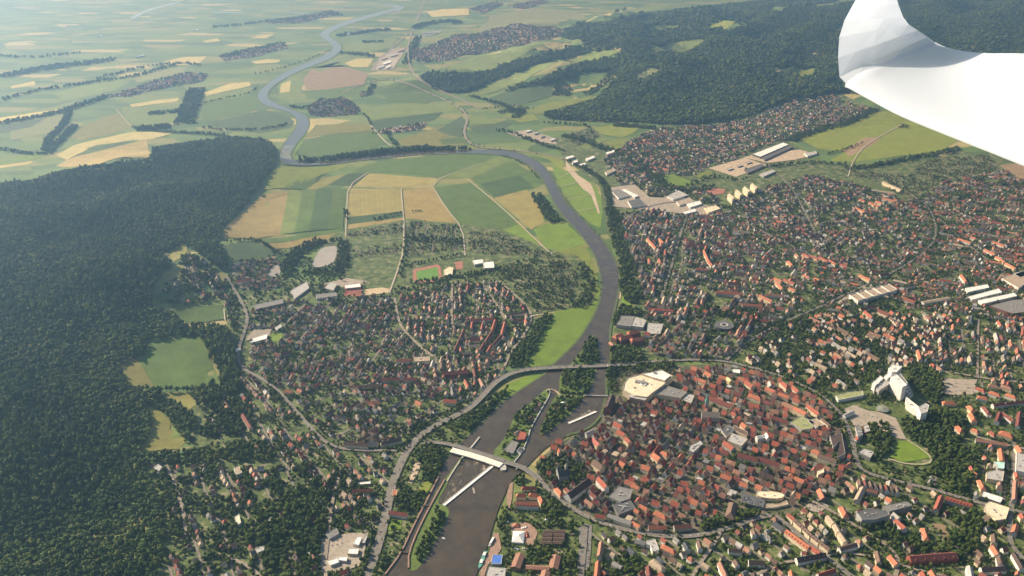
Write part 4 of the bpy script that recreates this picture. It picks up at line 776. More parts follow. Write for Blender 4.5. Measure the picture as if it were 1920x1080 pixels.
# -- old town landmarks
G(1064,925,1104,896,22,13,11,'dkbrown','white','long dark brown roof with white gable beside the main street','long brown hall','hall','hall')
for i, a in enumerate([
 (1045,914,1052,922,13,9,7,'orange','cream','bright orange hipped house beside the long brown hall'),(1062,914,1070,922,11,8,6,'dkred','cream','dark red annex between orange hip house and long brown hall'),
 (1122,893,1138,910,13,15,9,'red','white','tall white crow-stepped house with red roof by the courtyard'),(1113,861,1130,873,18,13,9,'brown','cream','large brown barn roof with cream gable near the minster'),
 (1098,935,1112,945,13,10,7,'terra','cream','terracotta roof at the corner of the main street'),(1112,925,1125,918,12,11,6,'dkred','white','dark red wing around a small white courtyard'),(1108,922,1118,930,9,10,6,'dkred','white','second dark red wing around the small white courtyard'),
 (1125,928,1132,920,10,12,6,'brown','cream','brown roof closing the small white courtyard'),
 (1172,899,1192,905,14,11,7,'orange','cream','long orange roof above the grey market roofs'),(1184,906,1198,912,12,9,6,'orange','cream','second orange roof below the long orange one'),
 (1204,870,1219,876,16,11,8,'orange','cream','big bright orange square roof in the middle lanes'),(1225,848,1238,858,18,12,8,'orange','cream','large orange gabled roof beside the middle lane'),(1243,845,1250,849,12,10,7,'orange','cream','orange hip next to the large orange gable'),
 (1162,864,1172,870,14,10,6,'orange','yellow','small glowing orange roof behind the cream gable'),(1112,820,1124,832,15,10,7,'pinkred','cream','pale red cross-shaped roof near the river arm'),(1152,790,1166,797,16,12,8,'red','cream','broad red roof of the riverside school'),(1158,805,1172,812,16,12,8,'red','cream','second broad red roof of the riverside school'),(1173,818,1182,826,13,11,7,'red','cream','small red roof below the riverside school'),
 (1098,812,1112,806,12,10,4,'ltgrey','white','pale grey low-pitched roof above the river wall'),(1013,853,1022,856,12,7,6,'orange','cream','small orange roof standing at the bridge head trees'),(1048,840,1050,846,8,10,7,'red','cream','narrow red gable at the old town wall'),
 (1200,945,1214,952,12,9,6,'orange','cream','orange long house below the dark sheds'),(1190,953,1198,957,10,8,6,'orange','cream','small orange house below the dark sheds'),(1232,958,1246,965,14,11,8,'orange','cream','orange hip with dormers near the large dark tree'),
 (1140,964,1184,980,13,11,3,'grey','cream','long cream apartment row with grey low roof on the main street'),(1186,977,1200,985,12,10,5,'orange','cream','orange end house of the long cream row'),(1116,963,1134,966,11,9,6,'red','cream','red corner house above the street junction'),
 (1216,985,1250,986,13,9,6,'orange','ltgrey','orange row house facing the ring street bend'),(1264,985,1296,982,13,9,6,'orange','ltgrey','second orange row house facing the ring street bend'),
 (1352,887,1372,894,14,10,8,'orange','ltgrey','bright orange long roof in the southern lanes'),(1388,902,1402,907,15,9,8,'orange','white','orange pyramid-like roof with white walls'),(1418,907,1430,912,15,10,8,'orange','cream','orange gable behind the wavy cream roof'),
 (1330,742,1372,758,14,13,9,'dkred','cream','long dark red row with cream front beside the green spire'),(1372,771,1380,776,10,12,7,'red','cream','small bright red house at the end of the church row'),(1391,791,1400,798,13,11,8,'orange','cream','upright orange roof above the grey department store'),
 (1322,695,1334,702,14,10,7,'orange','cream','orange roof near the northern ring road'),(1312,709,1324,714,13,10,7,'orange','cream','second orange roof near the northern ring road'),(1349,703,1368,708,13,10,7,'orange','cream','long orange roof below the white shed'),
 (1362,706,1371,712,11,11,6,'yellow','yellow','ochre yellow house in the northern old town'),(1398,712,1412,722,15,11,8,'red','cream','red double roof in the northern old town'),(1408,738,1424,744,15,10,8,'orange','cream','orange hip amid northern lanes'),(1436,725,1454,732,13,10,7,'orange','cream','orange long roof in front of the grey gable'),
 (1443,714,1446,722,11,15,6,'ltgrey','ltgrey','tall pale grey gable tower house'),(1460,735,1480,742,14,10,7,'orange','cream','orange row near the eastern ring road'),(1488,745,1500,750,13,10,7,'red','cream','red roof at the eastern end of the lanes'),(1468,715,1476,722,14,11,7,'red','cream','red hip beside the eastern ring road'),(1486,722,1498,732,13,11,7,'red','cream','red gabled pair beside the eastern ring road'),
 (1468,753,1490,762,15,11,7,'terra','cream','terracotta wing of the cream school'),(1490,762,1512,773,15,13,7,'orange','cream','orange-roofed cream school front lit by the sun'),(1515,758,1536,774,12,12,7,'red','cream','red-roofed cream row house near the ring road'),(1541,783,1556,796,10,11,4,'brown','cream','cream slab house at the corner of the ring road'),
 (1358,826,1376,838,15,10,8,'red','ltgrey','red roof with white dormers beside the department store'),(1419,818,1436,815,12,14,4,'white','white','tall bright white house among brown roofs'),(1452,840,1468,832,13,13,8,'brown','white','brown roof with bright white gable'),(1436,811,1441,818,8,14,8,'white','white','pointed white gable house'),
 (1384,848,1420,858,13,12,9,'dkred','cream','terrace of dark red gables above the courtyard trees'),(1424,856,1462,868,13,12,9,'dkred','cream','second terrace of dark red gables above the courtyard trees'),(1527,842,1536,846,13,11,8,'orange','cream','orange hip beside the dark U-shaped office'),
 (1535,850,1568,862,13,15,6,'brown','cream','cream arcaded building below the U-shaped office'),(1470,892,1486,896,12,13,6,'terra','ltgrey','terracotta roof on grey corner house'),(1490,893,1508,900,14,11,7,'orange','ltgrey','orange half of the corner pair near the square'),
 (1556,903,1564,905,11,9,6,'red','yellow','sunlit yellow house with red roof near the junction'),(1537,915,1545,932,14,8,8,'orange','dkgrey','steep roof orange on its sunny side above the parking lot'),(1375,942,1370,960,22,8,10,'brown','brown','big brown hipped roof at the end of the tree row'),
 (1583,778,1600,770,10,9,3,'ltgrey','white','small pale kiosk roof by the square'),
 ]): G(*a, name='town_house', cat='town house', hip=(1. if 'hip' in a[9].split() or 'hipped' in a[9] else 0))
FL([(1142,931),(1160,912),(1186,918),(1181,935),(1163,941)], 12, 'grey', 'ltgrey', 'flat grey-brown market roof in the southern old town', 'grey market roof', units=4)
FL([(1148,946),(1182,938),(1192,953),(1160,965)], 10, 'dkgrey', 'grey', 'dark flat roof with long skylights below the grey market roof', units=12)
FL([(1372,812),(1402,823),(1390,836),(1364,826)], 14, 'ltgrey', 'cream', 'pale grey department store roof with plant rooms', 'grey department store', 'department_store', 'department store', units=6)
FL([(1352,806),(1366,797),(1378,805),(1362,820)], 13, 'dkgrey', 'ltgrey', 'dark glazed roof strip beside the department store', units=3)
FL([(1376,797),(1402,810),(1400,818),(1374,806)], 12, 'brown', 'cream', 'long brown low roof with cream wall beside the department store')
FL([(1294,836),(1313,826),(1318,832),(1300,848),(1292,845)], 11, 'ltgrey', 'ltgrey', 'flat roof with white box skylights beside the red lane', units=9)
FL([(1482,792),(1502,780),(1526,791),(1524,803),(1504,806)], 9, 'olive', 'ltgrey', 'mossy grey-green flat roof complex near the ring road', units=3)
FL([(1514,789),(1530,784),(1546,796),(1530,802)], 9, 'tan', 'white', 'tan flat roof with white side wall near the ring road')
FL([(1374,692),(1388,693),(1387,700),(1375,698)], 6, 'white', 'white', 'small white-roofed shed at the northern ring road')
FL([(1419,921),(1440,920),(1466,924),(1472,932),(1452,936),(1420,931)], 9, 'cream', 'cream', 'low cream hall with wavy roof beside the parking deck', 'wavy cream hall', units=2, sm=1)
FL([(1390,921),(1418,932),(1434,938),(1432,952),(1390,942)], 7, 'dkgrey', 'grey', 'dark parking deck full of cars', 'parking deck')
FL([(1434,945),(1462,944),(1475,938),(1478,946),(1450,952),(1434,952)], 5, 'tan', 'cream', 'low cream strip building beside the parking deck')
FL([(1556,818),(1578,812),(1585,850),(1570,858),(1575,826),(1562,838)], 13, 'dkbrown', 'ltgrey', 'dark U-shaped office around a narrow court', 'U-shaped office')
FL([(1532,884),(1545,878),(1545,886),(1534,890)], 12, 'cream', 'cream', 'cream block with flat roof at the old town corner')
# -- river front south
G(966,940,1010,942,14,11,7,'orange','white','long orange-red hotel roof facing the river lawn','orange hotel','hotel','hotel', dorm=7)
for a in ((972,925,982,925,11,9,7,'orange','cream','western back pavilion of the orange hotel'),(996,924,1006,925,11,9,7,'orange','cream','eastern back pavilion of the orange hotel'),(1013,930,1017,938,11,9,7,'orange','cream','side pavilion of the orange hotel beside the street'),(982,912,1002,912,10,6,6,'red','cream','low red house above the orange hotel')): G(*a, hip=1.)
e = empty('market_hall', P(1037,1005), 'dark brown market hall with rows of ridged roofs', 'market hall'); setmark('brown market hall', P(1037,1005))
for r_, y in enumerate((994, 1001, 1008, 1015)):
    for x1, x2 in ((1019-r_*1.8, 1037-r_), (1039-r_, 1060-r_*.8)):
        a = P(x1, y, 10); b = P(x2, y, 10); c = (a[:2]+b[:2])/2; d = b[:2]-a[:2]; an = math.atan2(d[1], d[0]); L = np.linalg.norm(d); w = 5.2
        v = [(-L/2,-w,0),(L/2,-w,0),(L/2,w,0),(-L/2,w,0),(-L/2,-w,7),(L/2,-w,7),(L/2,w,7),(-L/2,w,7),(-L/2,0,10),(L/2,0,10)]
        v = [(x_*math.cos(an)-y_*math.sin(an)+c[0]-e.location[0], x_*math.sin(an)+y_*math.cos(an)+c[1]-e.location[1], z) for x_, y_, z in v]
        meshobj('roof_bay', v, [(0,1,5,4),(1,2,6,9,5),(2,3,7,6),(3,0,4,8,7),(4,5,9,8),(6,7,8,9)], M_ROOF, parent=e, col=CC['brown'])
mark([P(1010,1022)[:2], P(1065,1022)[:2], P(1065,990)[:2], P(1015,990)[:2]], 6)
for a in ((976,1036,966,1062,20,8,4,'terra','terra','broad brown western wing of the school below the market hall'),(1043,1039,1037,1064,20,8,4,'terra','terra','broad brown eastern wing of the school below the market hall'),(986,1061,1030,1063,12,7,3,'terra','terra','low brown link between the two school wings'),(1024,1068,1018,1090,18,8,4,'terra','terra','brown lower wing of the school at the bottom edge'),(1128,1014,1124,1040,11,11,6,'terra','ltgrey','long narrow terracotta row beside the parking street'),(1122,1050,1118,1090,12,11,7,'orange','white','orange row with white front beside the parking street')): G(*a, name='school_wing' if 'school' in a[9] else 'row_house', cat='school' if 'school' in a[9] else 'row house', chim=False)
def tent(px, py, w, l, rz, h, col, label):
    c = P(px, py, h*.5); e = empty('tent', (c[0], c[1], 0), label, 'tent', rz=rz); n = max(1, int(l/w+.5)); s = l/n
    for i in range(n):
        x0 = -l/2+i*s; x1 = x0+s; v = [(x0,-w/2,0),(x1,-w/2,0),(x1,w/2,0),(x0,w/2,0),(x0,-w/2,h*.45),(x1,-w/2,h*.45),(x1,w/2,h*.45),(x0,w/2,h*.45),((x0+x1)/2,0,h)]
        meshobj('canopy_bay', v, [(0,1,5,4),(1,2,6,5),(2,3,7,6),(3,0,4,7),(4,5,8),(5,6,8),(6,7,8),(7,4,8)], M_PAINT, parent=e, col=CC[col])
    mark([(c[0]-w, c[1]-w), (c[0]+w, c[1]-w), (c[0]+w, c[1]+w), (c[0]-w, c[1]+w)], 6); setmark(None, c)
tent(972,1006,26,38,R(85),11,'white','large white festival tent beside the river park'); setmark('white festival tent', P(972,1006))
tent(968,984,12,14,0,8,'orange','small orange tent behind the white festival tent'); tent(988,1002,7,18,R(100),6,'orange','narrow orange stall tent east of the white festival tent')
tent(983,989,5,14,R(25),5,'white','small white stall awning behind the festival tent'); tent(968,1028,4,12,R(-30),4,'white','small white awning in front of the festival tent'); tent(982,1028,4,7,R(-10),4,'white','tiny white awning in front of the festival tent'); tent(1024,974,5,6,0,4,'white','white garden pavilion on the slope above the tents'); tent(952,978,5,5,0,4,'white','white round pavilion by the river trees')
tent(1057,755,9,13,R(20),7,'white','white pavilion tent on the wooded island')
e, c, pg = FL([(924,1040),(942,1041),(940,1057),(921,1057)], 5, 'blue', 'white', 'bright blue flat roof with white rim by the quay', 'blue quay roof')
FL([(916,1062),(949,1065),(946,1090),(908,1090)], 8, 'ltgrey', 'grey', 'grey flat roof with solar panels at the quay', units=6)
FL([(1212,1014),(1228,1011),(1236,1030),(1224,1035),(1219,1022),(1211,1020)], 11, 'ltgrey', 'white', 'white modern flat-roofed villa below the main street', units=2)
for a in ((1246,1022,1262,1030,14,8,6,'orange','cream','orange hipped villa with wide white terrace'),(1226,1052,1240,1062,15,10,4,'tan','cream','large cream villa with pale hipped roof'),(1216,1060,1218,1078,12,10,5,'dkred','white','white villa with dark red roof at the bottom edge'),(1191,1012,1210,1016,13,8,4,'grey','ltgrey','grey roof villa under the main street trees'),(1150,1052,1166,1062,13,7,5,'grey','ltgrey','low grey roof among trees at the bottom edge'),(1178,1026,1190,1034,12,10,5,'slate','ltgrey','slate-roofed villa in deep tree shade')): G(*a, name='villa', cat='villa', hip=1. if 'hipped' in a[9] else 0)
# -- villas and rows, southern quarter
for a in [(1412,990,1416,1000,11,11,6,'brown','white','white double-gabled house below the long hedge trees'),(1420,995,1426,1000,10,10,5,'brown','white','white gabled neighbour of the double-gabled house'),(1382,992,1388,998,10,8,6,'dkred','dkgrey','dark red cottage under the hedge trees'),(1434,1000,1444,1006,11,9,5,'grey','white','small white house with grey hip roof among gardens'),
 (1452,978,1470,990,16,9,5,'slate','ltgrey','slate roof at the street fork'),(1366,1028,1392,1030,12,9,5,'dkbrown','white','long dark roof with white end wall among gardens'),(1404,1050,1434,1052,14,9,6,'dkbrown','white','second long dark roof with white end wall'),(1378,1048,1384,1058,11,9,6,'brown','white','brown cottage with tall white gable'),(1446,1046,1458,1052,12,8,6,'brown','cream','brown gabled garden house'),
 (1318,1054,1330,1062,12,9,5,'tan','ltgrey','tan-roofed villa near the bottom edge'),(1350,1052,1362,1078,12,11,6,'terra','white','terracotta row with white front at the bottom edge'),(1322,1008,1334,1016,14,11,6,'terra','cream','terracotta corner house on the main street'),(1284,1016,1290,1028,12,11,5,'slate','white','slate-roofed white house on the main street'),(1310,1012,1314,1026,10,11,5,'brown','white','narrow white house below the main street'),
 (1322,1076,1340,1084,12,8,6,'orange','ltgrey','orange roof cut by the bottom edge'),(1388,1076,1396,1088,11,8,6,'orange','white','small orange gable cut by the bottom edge'),(1414,1072,1416,1088,9,9,5,'dkbrown','white','tall white gable cut by the bottom edge'),(1483,1068,1486,1082,9,8,6,'orange','white','narrow orange gable house at the bottom'),(1534,1076,1566,1066,13,8,6,'red','white','red roofed house with white gable by the cross street'),(1503,1033,1512,1034,10,8,5,'orange','white','orange roof behind the dark terrace'),
 (1580,950,1586,962,14,9,7,'orange','cream','bright orange hipped villa near the grey offices'),(1680,972,1698,988,13,11,6,'red','white','red-roofed white villa beside the grey office slab'),(1733,990,1738,1006,13,9,7,'orange','ltgrey','orange hipped cottage among park trees'),(1669,1040,1683,1056,14,9,6,'orange','cream','orange roof near the villa street corner'),(1645,1032,1650,1052,12,9,6,'brown','cream','brown roof beside the orange corner house'),
 (1664,1072,1676,1080,11,8,5,'brown','pink','brown pink-walled house at the bottom edge'),(1690,1074,1700,1082,12,8,6,'red','cream','red roof at the bottom edge'),(1729,1070,1735,1080,12,8,6,'red','white','red-roofed white house at the bottom'),(1746,1068,1756,1084,12,9,6,'orange','white','orange gable with white wall at the bottom'),(1765,1074,1776,1080,12,8,6,'brown','ltgrey','brown roof beside the orange gable at the bottom'),
 (1862,1022,1872,1038,14,11,6,'orange','white','orange-roofed white row end on the eastern avenue'),(1864,1000,1866,1015,12,11,6,'brown','cream','brown middle house of the eastern row'),(1874,1042,1878,1056,13,11,5,'brown','white','grey-brown end of the eastern row'),(1840,1064,1886,1062,14,9,6,'dkbrown','white','long dark brown roof with bright white gable'),(1902,1036,1918,1064,12,11,4,'dkbrown','white','white slab wall at the frame edge'),(1818,1060,1822,1080,12,14,4,'ltgrey','white','pale tower-like house beside the long dark roof'),
 (1906,982,1902,996,12,11,6,'orange','ltgrey','orange roof strip beside the avenue'),(1915,962,1920,970,12,10,6,'red','cream','red roof at the frame edge beside the avenue'),
 ]: G(*a, name='villa', cat='villa', hip=1. if ' hip' in a[9] else 0)
G(1475,992,1518,1024,13,10,7,'orange','cream','long bright orange terrace slanting down the side street','long orange terrace','row_house','row house', dorm=8)
G(1520,1022,1538,1034,13,10,7,'red','cream','short red end of the long orange terrace', None, 'row_house', 'row house')
for i, a in enumerate([(1478,962,1490,972,'red','reddish first house'),(1492,974,1507,988,'brown','brown second house'),(1509,989,1522,1002,'brown','brown third house'),(1524,1003,1538,1014,'brown','brown fourth house'),(1540,1016,1556,1028,'brown','brown last house')]):
    G(*a[:4], 11, 12, 4, a[4], 'cream', a[5]+' of the sunny cream terrace opposite the orange terrace', None, 'row_house', 'row house', dorm=2)
for i, a in enumerate([(1552,966,1564,980,'white walls'),(1566,982,1574,996,'cream walls'),(1575,998,1586,1014,'tall yellow walls')]):
    G(*a[:4], 12, 12, 4, 'tan', 'cream', ('upper','middle','lower')[i]+' pale terrace house with '+a[4]+' behind the cream terrace', None, 'row_house', 'row house')
G(1494,1046,1548,1036,14,10,7,'dkbrown','white','dark brown terrace with white gable end on the cross street', None, 'row_house', 'row house', dorm=6)
G(1574,1027,1606,1018,13,11,4,'dkbrown','white','dark-roofed white apartment house near the villa street','white apartment house',B,BC)
G(1706,1043,1794,1036,22,10,8,'dkred','red','very long dark red school roof with orange gable end','long dark red school','school','school', dorm=5)
FL([(1606,961),(1630,953),(1664,958),(1668,965),(1640,974),(1616,974)], 19, 'dkgrey', 'ltgrey', 'grey office slab with white end wall and balconies','grey office slab','office_building','office building',units=6)
FL([(1655,948),(1700,940),(1711,948),(1668,959)], 16, 'grey', 'grey', 'long grey flat roof behind the office slab', None,'office_building','office building',units=5)
FL([(1848,945),(1855,940),(1893,952),(1886,973),(1866,976),(1862,968),(1846,958)], 10, 'cream', 'cream', 'bright cream flat-roofed hall by the eastern avenue','bright cream hall','hall','hall',units=4)
e, c, pg = FL([(1843,921),(1881,933),(1876,943),(1840,931)], 6, 'white', 'ltgrey', 'silver glass-roofed station hall beside the avenue','silver glass hall','hall','hall')
G(1766,928,1756,953,13,12,6,'red','ltgrey','short red wing of the L-shaped red-roofed office','red L-shaped office','office_building','office building'); G(1774,930,1824,945,13,12,6,'red','ltgrey','long red wing of the L-shaped red-roofed office', None,'office_building','office building', dorm=8)
for i in range(8):
    x = 1611+i*10; y = 897+i*2.1; G(x, y, x+3, y+9, 10, 11, 7, ('brown','dkred','brown','dkbrown','brown','dkred','dkbrown','brown')[i], ('cream','white')[i % 2], ('first','second','third','fourth','fifth','sixth','seventh','last')[i]+' gabled house of the row along the ring road', None, 'row_house', 'row house')
G(1619,912,1607,936,14,9,5,'tan','ltgrey','tan long roof below the ring road gables', None,'hall','hall'); G(1626,916,1646,920,11,8,5,'brick','ltgrey','brick-red low roof beside the tan long roof')
# -- eastern quarter: hotel towers, villas, school
def slab(pts, h, roof, wall, label, short=None, name='tower_block', cat='tower block'): return FL(pts, h, roof, wall, label, short, name, cat, units=2)
e, c, pg = slab([(1670,707),(1692,726),(1701,722),(1680,702)], 44, 'white', 'white', 'tall white hotel tower stepping down in terraces', 'white hotel tower')
for i in range(5):
    h = 36-i*6.5; pp = [P(x, y, h)[:2] for x, y in ((1683+i*3.2,704+i*4.5),(1695+i*2.4,722+i*5.2),(1702+i*2.6,719+i*5.2),(1689+i*3.4,701+i*4.6))]
    q = prism('terrace_storey', np.array(pp), 0, h, M_WALL, e, CC['white'], c, .9); v = [(x-c[0], y-c[1], h) for x, y in q]; meshobj('terrace', v, [tuple(range(len(v)))], M_FLAT, parent=e, col=CC['grey'])
slab([(1666,690),(1672,684),(1692,687),(1682,697),(1672,698)], 38, 'white', 'white', 'white upper tower behind the terraced hotel tower')
slab([(1722,764),(1735,756),(1742,760),(1739,772),(1727,776)], 32, 'ltgrey', 'white', 'white lower tower beside the park trees', 'white lower tower')
slab([(1699,744),(1724,764),(1724,774),(1700,757)], 18, 'white', 'white', 'narrow white link between hotel tower and lower tower', name='link_building', cat='building')
slab([(1640,723),(1667,708),(1673,716),(1648,733)], 22, 'ltgrey', 'ltgrey', 'grey balcony wing in front of the white tower row', name='hotel_wing', cat='hotel')
for i, (x, y) in enumerate(((1637,719),(1643,714),(1648,709),(1659,707),(1665,702))):
    FL([(x-2,y),(x+2,y-5),(x+8,y),(x+4,y+5)], 26, 'white', 'white', ('first','second','third','fourth','fifth')[i]+' white stair tower of the hotel wing, counted from the square', None, 'stair_tower', 'tower')
c = P(1655,767,4); e = empty('pavilion', (c[0], c[1], 0), 'round grey-green pavilion with shallow cone roof on the square', 'pavilion'); n = 24; setmark('round pavilion', c)
v = [(15*math.cos(i*6.283/n), 15*math.sin(i*6.283/n), z) for z in (0, 5) for i in range(n)]; meshobj('wall', v, [(i, (i+1) % n, n+(i+1) % n, n+i) for i in range(n)], M_WALL, parent=e, col=CC['grey'])
v = [(17*math.cos(i*6.283/n), 17*math.sin(i*6.283/n), 5) for i in range(n)]+[(0, 0, 9)]; meshobj('roof', v, [(i, (i+1) % n, n) for i in range(n)], M_ROOF, parent=e, col=(.2,.21,.17)); mark([(c[0]-18,c[1]-18),(c[0]+18,c[1]-18),(c[0]+18,c[1]+18),(c[0]-18,c[1]+18)], 6)
FL([(1567,742),(1590,736),(1617,733),(1619,741),(1572,750)], 9, 'olive', 'white', 'long white hall with yellow-green roof by the ring road', 'yellow-green roofed hall', 'hall', 'hall')
FL([(1610,848),(1619,841),(1640,847),(1632,859)], 10, 'ltgrey', 'grey', 'square grey flat-roofed building at the park corner', 'square grey building', units=3)
FL([(1604,800),(1612,796),(1618,815),(1609,819)], 14, 'grey', 'ltgrey', 'grey flat block west of the park', units=2); FL([(1618,798),(1628,796),(1632,808),(1621,812)], 11, 'ltgrey', 'brick', 'pale flat roof on brick block west of the park', units=2)
FL([(1864,865),(1884,867),(1883,879),(1871,878)], 16, 'mint', 'ltgrey', 'block with pale mint green roof', 'mint green roof'); FL([(1849,886),(1868,881),(1883,884),(1880,902),(1850,897)], 12, 'ltgrey', 'cream', 'pale grey office block below the mint roof', units=3)
FL([(1906,848),(1925,850),(1925,886),(1905,882)], 14, 'ltgrey', 'white', 'pale flat block at the frame edge beside the avenue', units=3)
for i, a in enumerate([(1773,752,1786,752,17,8,6,'orange','cream','wide orange hip roof under the park trees'),(1819,760,1824,766,14,10,7,'orange','cream','upper orange hip villa beside the park'),(1822,774,1827,784,14,10,7,'orange','cream','lower orange hip villa beside the park'),(1797,798,1803,804,15,10,8,'orange','cream','orange hip villa at the park edge'),(1826,803,1832,806,11,8,6,'orange','cream','small orange hip villa below the red school'),(1858,808,1864,812,11,8,6,'red','cream','small red hip villa below the red school'),(1882,808,1894,812,19,10,9,'orange','cream','big orange pyramid villa below the red school with hip roof'),
 (1834,726,1844,730,13,9,6,'red','white','red hip villa above the parking lot'),(1838,742,1848,744,13,9,6,'orange','white','orange hip villa with white front above the red school'),(1860,734,1872,738,14,9,6,'orange','white','second orange hip villa above the red school'),(1891,738,1902,742,14,9,6,'orange','white','third orange hip villa above the red school'),(1858,720,1868,722,12,9,6,'terra','cream','terracotta hip villa in the back row'),(1882,722,1894,726,13,9,6,'terra','cream','second terracotta hip villa in the back row'),
 (1877,840,1880,862,13,13,6,'orange','cream','upright orange roof north of the mint block'),(1908,834,1916,846,14,13,7,'orange','cream','orange gable block at the avenue corner'),(1845,854,1850,858,9,8,5,'pinkred','cream','small pink-red roof in the yard west of the mint block'),(1820,872,1824,880,9,8,5,'red','cream','small red roof at the edge of the park wood'),(1826,884,1832,888,9,8,5,'orange','cream','small orange roof at the edge of the park wood'),(1838,900,1844,912,12,9,6,'orange','cream','orange hip house below the park wood'),(1906,885,1908,892,10,12,6,'red','cream','red hip house on the avenue'),(1905,900,1903,935,10,12,5,'terra','ltgrey','long narrow terracotta row on the avenue'),
 (1722,655,1727,672,12,11,6,'orange','cream','orange terrace end at the top of the brown rows'),(1748,681,1752,684,10,9,6,'red','white','red hip house above the parking lot trees'),(1757,686,1766,692,11,8,5,'terra','white','terracotta house above the parking lot trees'),(1606,818,1610,822,10,10,5,'red','ltgrey','small red roof beside the grey blocks'),
 ]): G(*a, name='villa', cat='villa', hip=1. if ' hip' in a[9] else 0)
G(1830,822,1890,831,12,10,5,'terra','ltgrey','long terracotta terrace below the orange pyramid villa', 'long terracotta terrace', 'row_house', 'row house')
G(1846,762,1854,772,13,10,5,'dkred','white','square dark red pavilion of the red school', 'red school', 'school_wing', 'school', hip=1.)
for a in ((1862,757,1884,754,'back wing of the red school near its pavilion'),(1886,754,1920,751,'outer back wing of the red school'),(1876,771,1870,788,'slanting front wing of the red school'),(1880,772,1900,787,'middle front wing of the red school'),(1913,771,1909,797,'eastern front wing of the red school')): G(*a[:4],12,10,5,'dkred','white','dark red '+a[4], None,'school_wing','school', dorm=3)
# -- northern landmarks
q = P(1358,609,13); e = empty('ring_building', (q[0], q[1], 0), 'round dark glass building with a ring-shaped grey roof', 'building'); setmark('round ring building', q); n = 40
v = []
for rr, z in ((30,0),(30,13),(9,13),(9,4)): v += [(rr*math.cos(i*6.283/n), rr*math.sin(i*6.283/n), z) for i in range(n)]
meshobj('wall', v[:2*n], [(i, (i+1) % n, n+(i+1) % n, n+i) for i in range(n)], M_WALL, parent=e, col=CC['slate']); meshobj('roof', v[n:3*n], [(i, (i+1) % n, n+(i+1) % n, n+i) for i in range(n)], M_FLAT, parent=e, col=CC['dkgrey']); meshobj('inner_wall', v[2*n:], [(i, (i+1) % n, n+(i+1) % n, n+i) for i in range(n)], M_PAINT, parent=e, col=CC['ltgrey'])
v = [(rr*math.cos(i*6.283/n), rr*math.sin(i*6.283/n), z) for rr, z in ((9.2,13.02),(9.2,14.2),(13,14.2),(13,13.02)) for i in range(n)]; meshobj('skylight_ring', v, [(k*n+i, k*n+(i+1) % n, (k+1)*n+(i+1) % n, (k+1)*n+i) for k in range(3) for i in range(n)], M_PAINT, parent=e, col=CC['ltgrey'])
mark([(q[0]-32,q[1]-32),(q[0]+32,q[1]-32),(q[0]+32,q[1]+32),(q[0]-32,q[1]+32)], 6)
for i in range(5):
    x = 1592+i*15; y = 553-i*4.2; FL([(x,y),(x+17,y+12),(x+30,y+7),(x+13,y-4)], 15-i*.4, 'tan', 'white', ('lowest','second','third','fourth','topmost')[i]+' bay of the stepped white school', 'stepped white school' if i == 2 else None, 'school_wing', 'school', par=2.2, units=1)
for pts, lb in (([(1810,540),(1851,533),(1855,539),(1814,548)], 'first'),([(1816,556),(1872,541),(1879,548),(1822,562)], 'second'),([(1834,563),(1901,549),(1907,555),(1841,570)], 'third')): FL(pts, 9, 'white', 'white', lb+' long white-roofed factory hall in the northeast', 'white factory halls' if lb == 'second' else None, 'factory_hall', 'hall')
FL([(1855,573),(1900,562),(1940,560),(1940,583),(1898,588)], 9, 'grey', 'brick', 'brick factory hall with grey flat roof at the frame edge', None, 'factory_hall', 'hall', units=4); FL([(1878,522),(1920,508),(1940,520),(1910,540)], 10, 'tan', 'white', 'pale factory hall beyond the white halls', None, 'factory_hall', 'hall', units=2); FL([(1900,513),(1930,505),(1940,512),(1912,520)], 10, 'white', 'white', 'small white factory hall at the frame edge', None, 'factory_hall', 'hall')
FL([(1411,289),(1468,267),(1479,271),(1426,294)], 11, 'white', 'dkgrey', 'very long bright white-roofed hall on a sandy yard', 'long white-roofed hall', 'depot_hall', 'hall')
FL([(1428,295),(1481,272),(1486,276),(1434,300)], 8, 'dkgrey', 'brown', 'dark lean-to along the long white-roofed hall', None, 'depot_hall', 'hall'); FL([(1508,287),(1530,283),(1532,288),(1514,293)], 8, 'ltgrey', 'white', 'small blue-grey hall at the end of the sandy yard', None, 'depot_hall', 'hall'); FL([(1395,318),(1428,307),(1434,311),(1402,325)], 7, 'dkgrey', 'brown', 'long dark shed beside the barracks yard', None, 'shed', 'shed'); FL([(1424,326),(1448,318),(1455,321),(1432,331)], 8, 'ltgrey', 'ltgrey', 'grey hall below the barracks yard', None, 'shed', 'shed'); 
for i, (x, y) in enumerate(((1363,317),(1381,311),(1398,305))): FL([(x,y),(x+9,y-3),(x+12,y-1),(x+3,y+2)], 6, 'ltgrey', 'grey', ('lower','middle','upper')[i]+' small shed standing in the barracks yard', None, 'shed', 'shed')
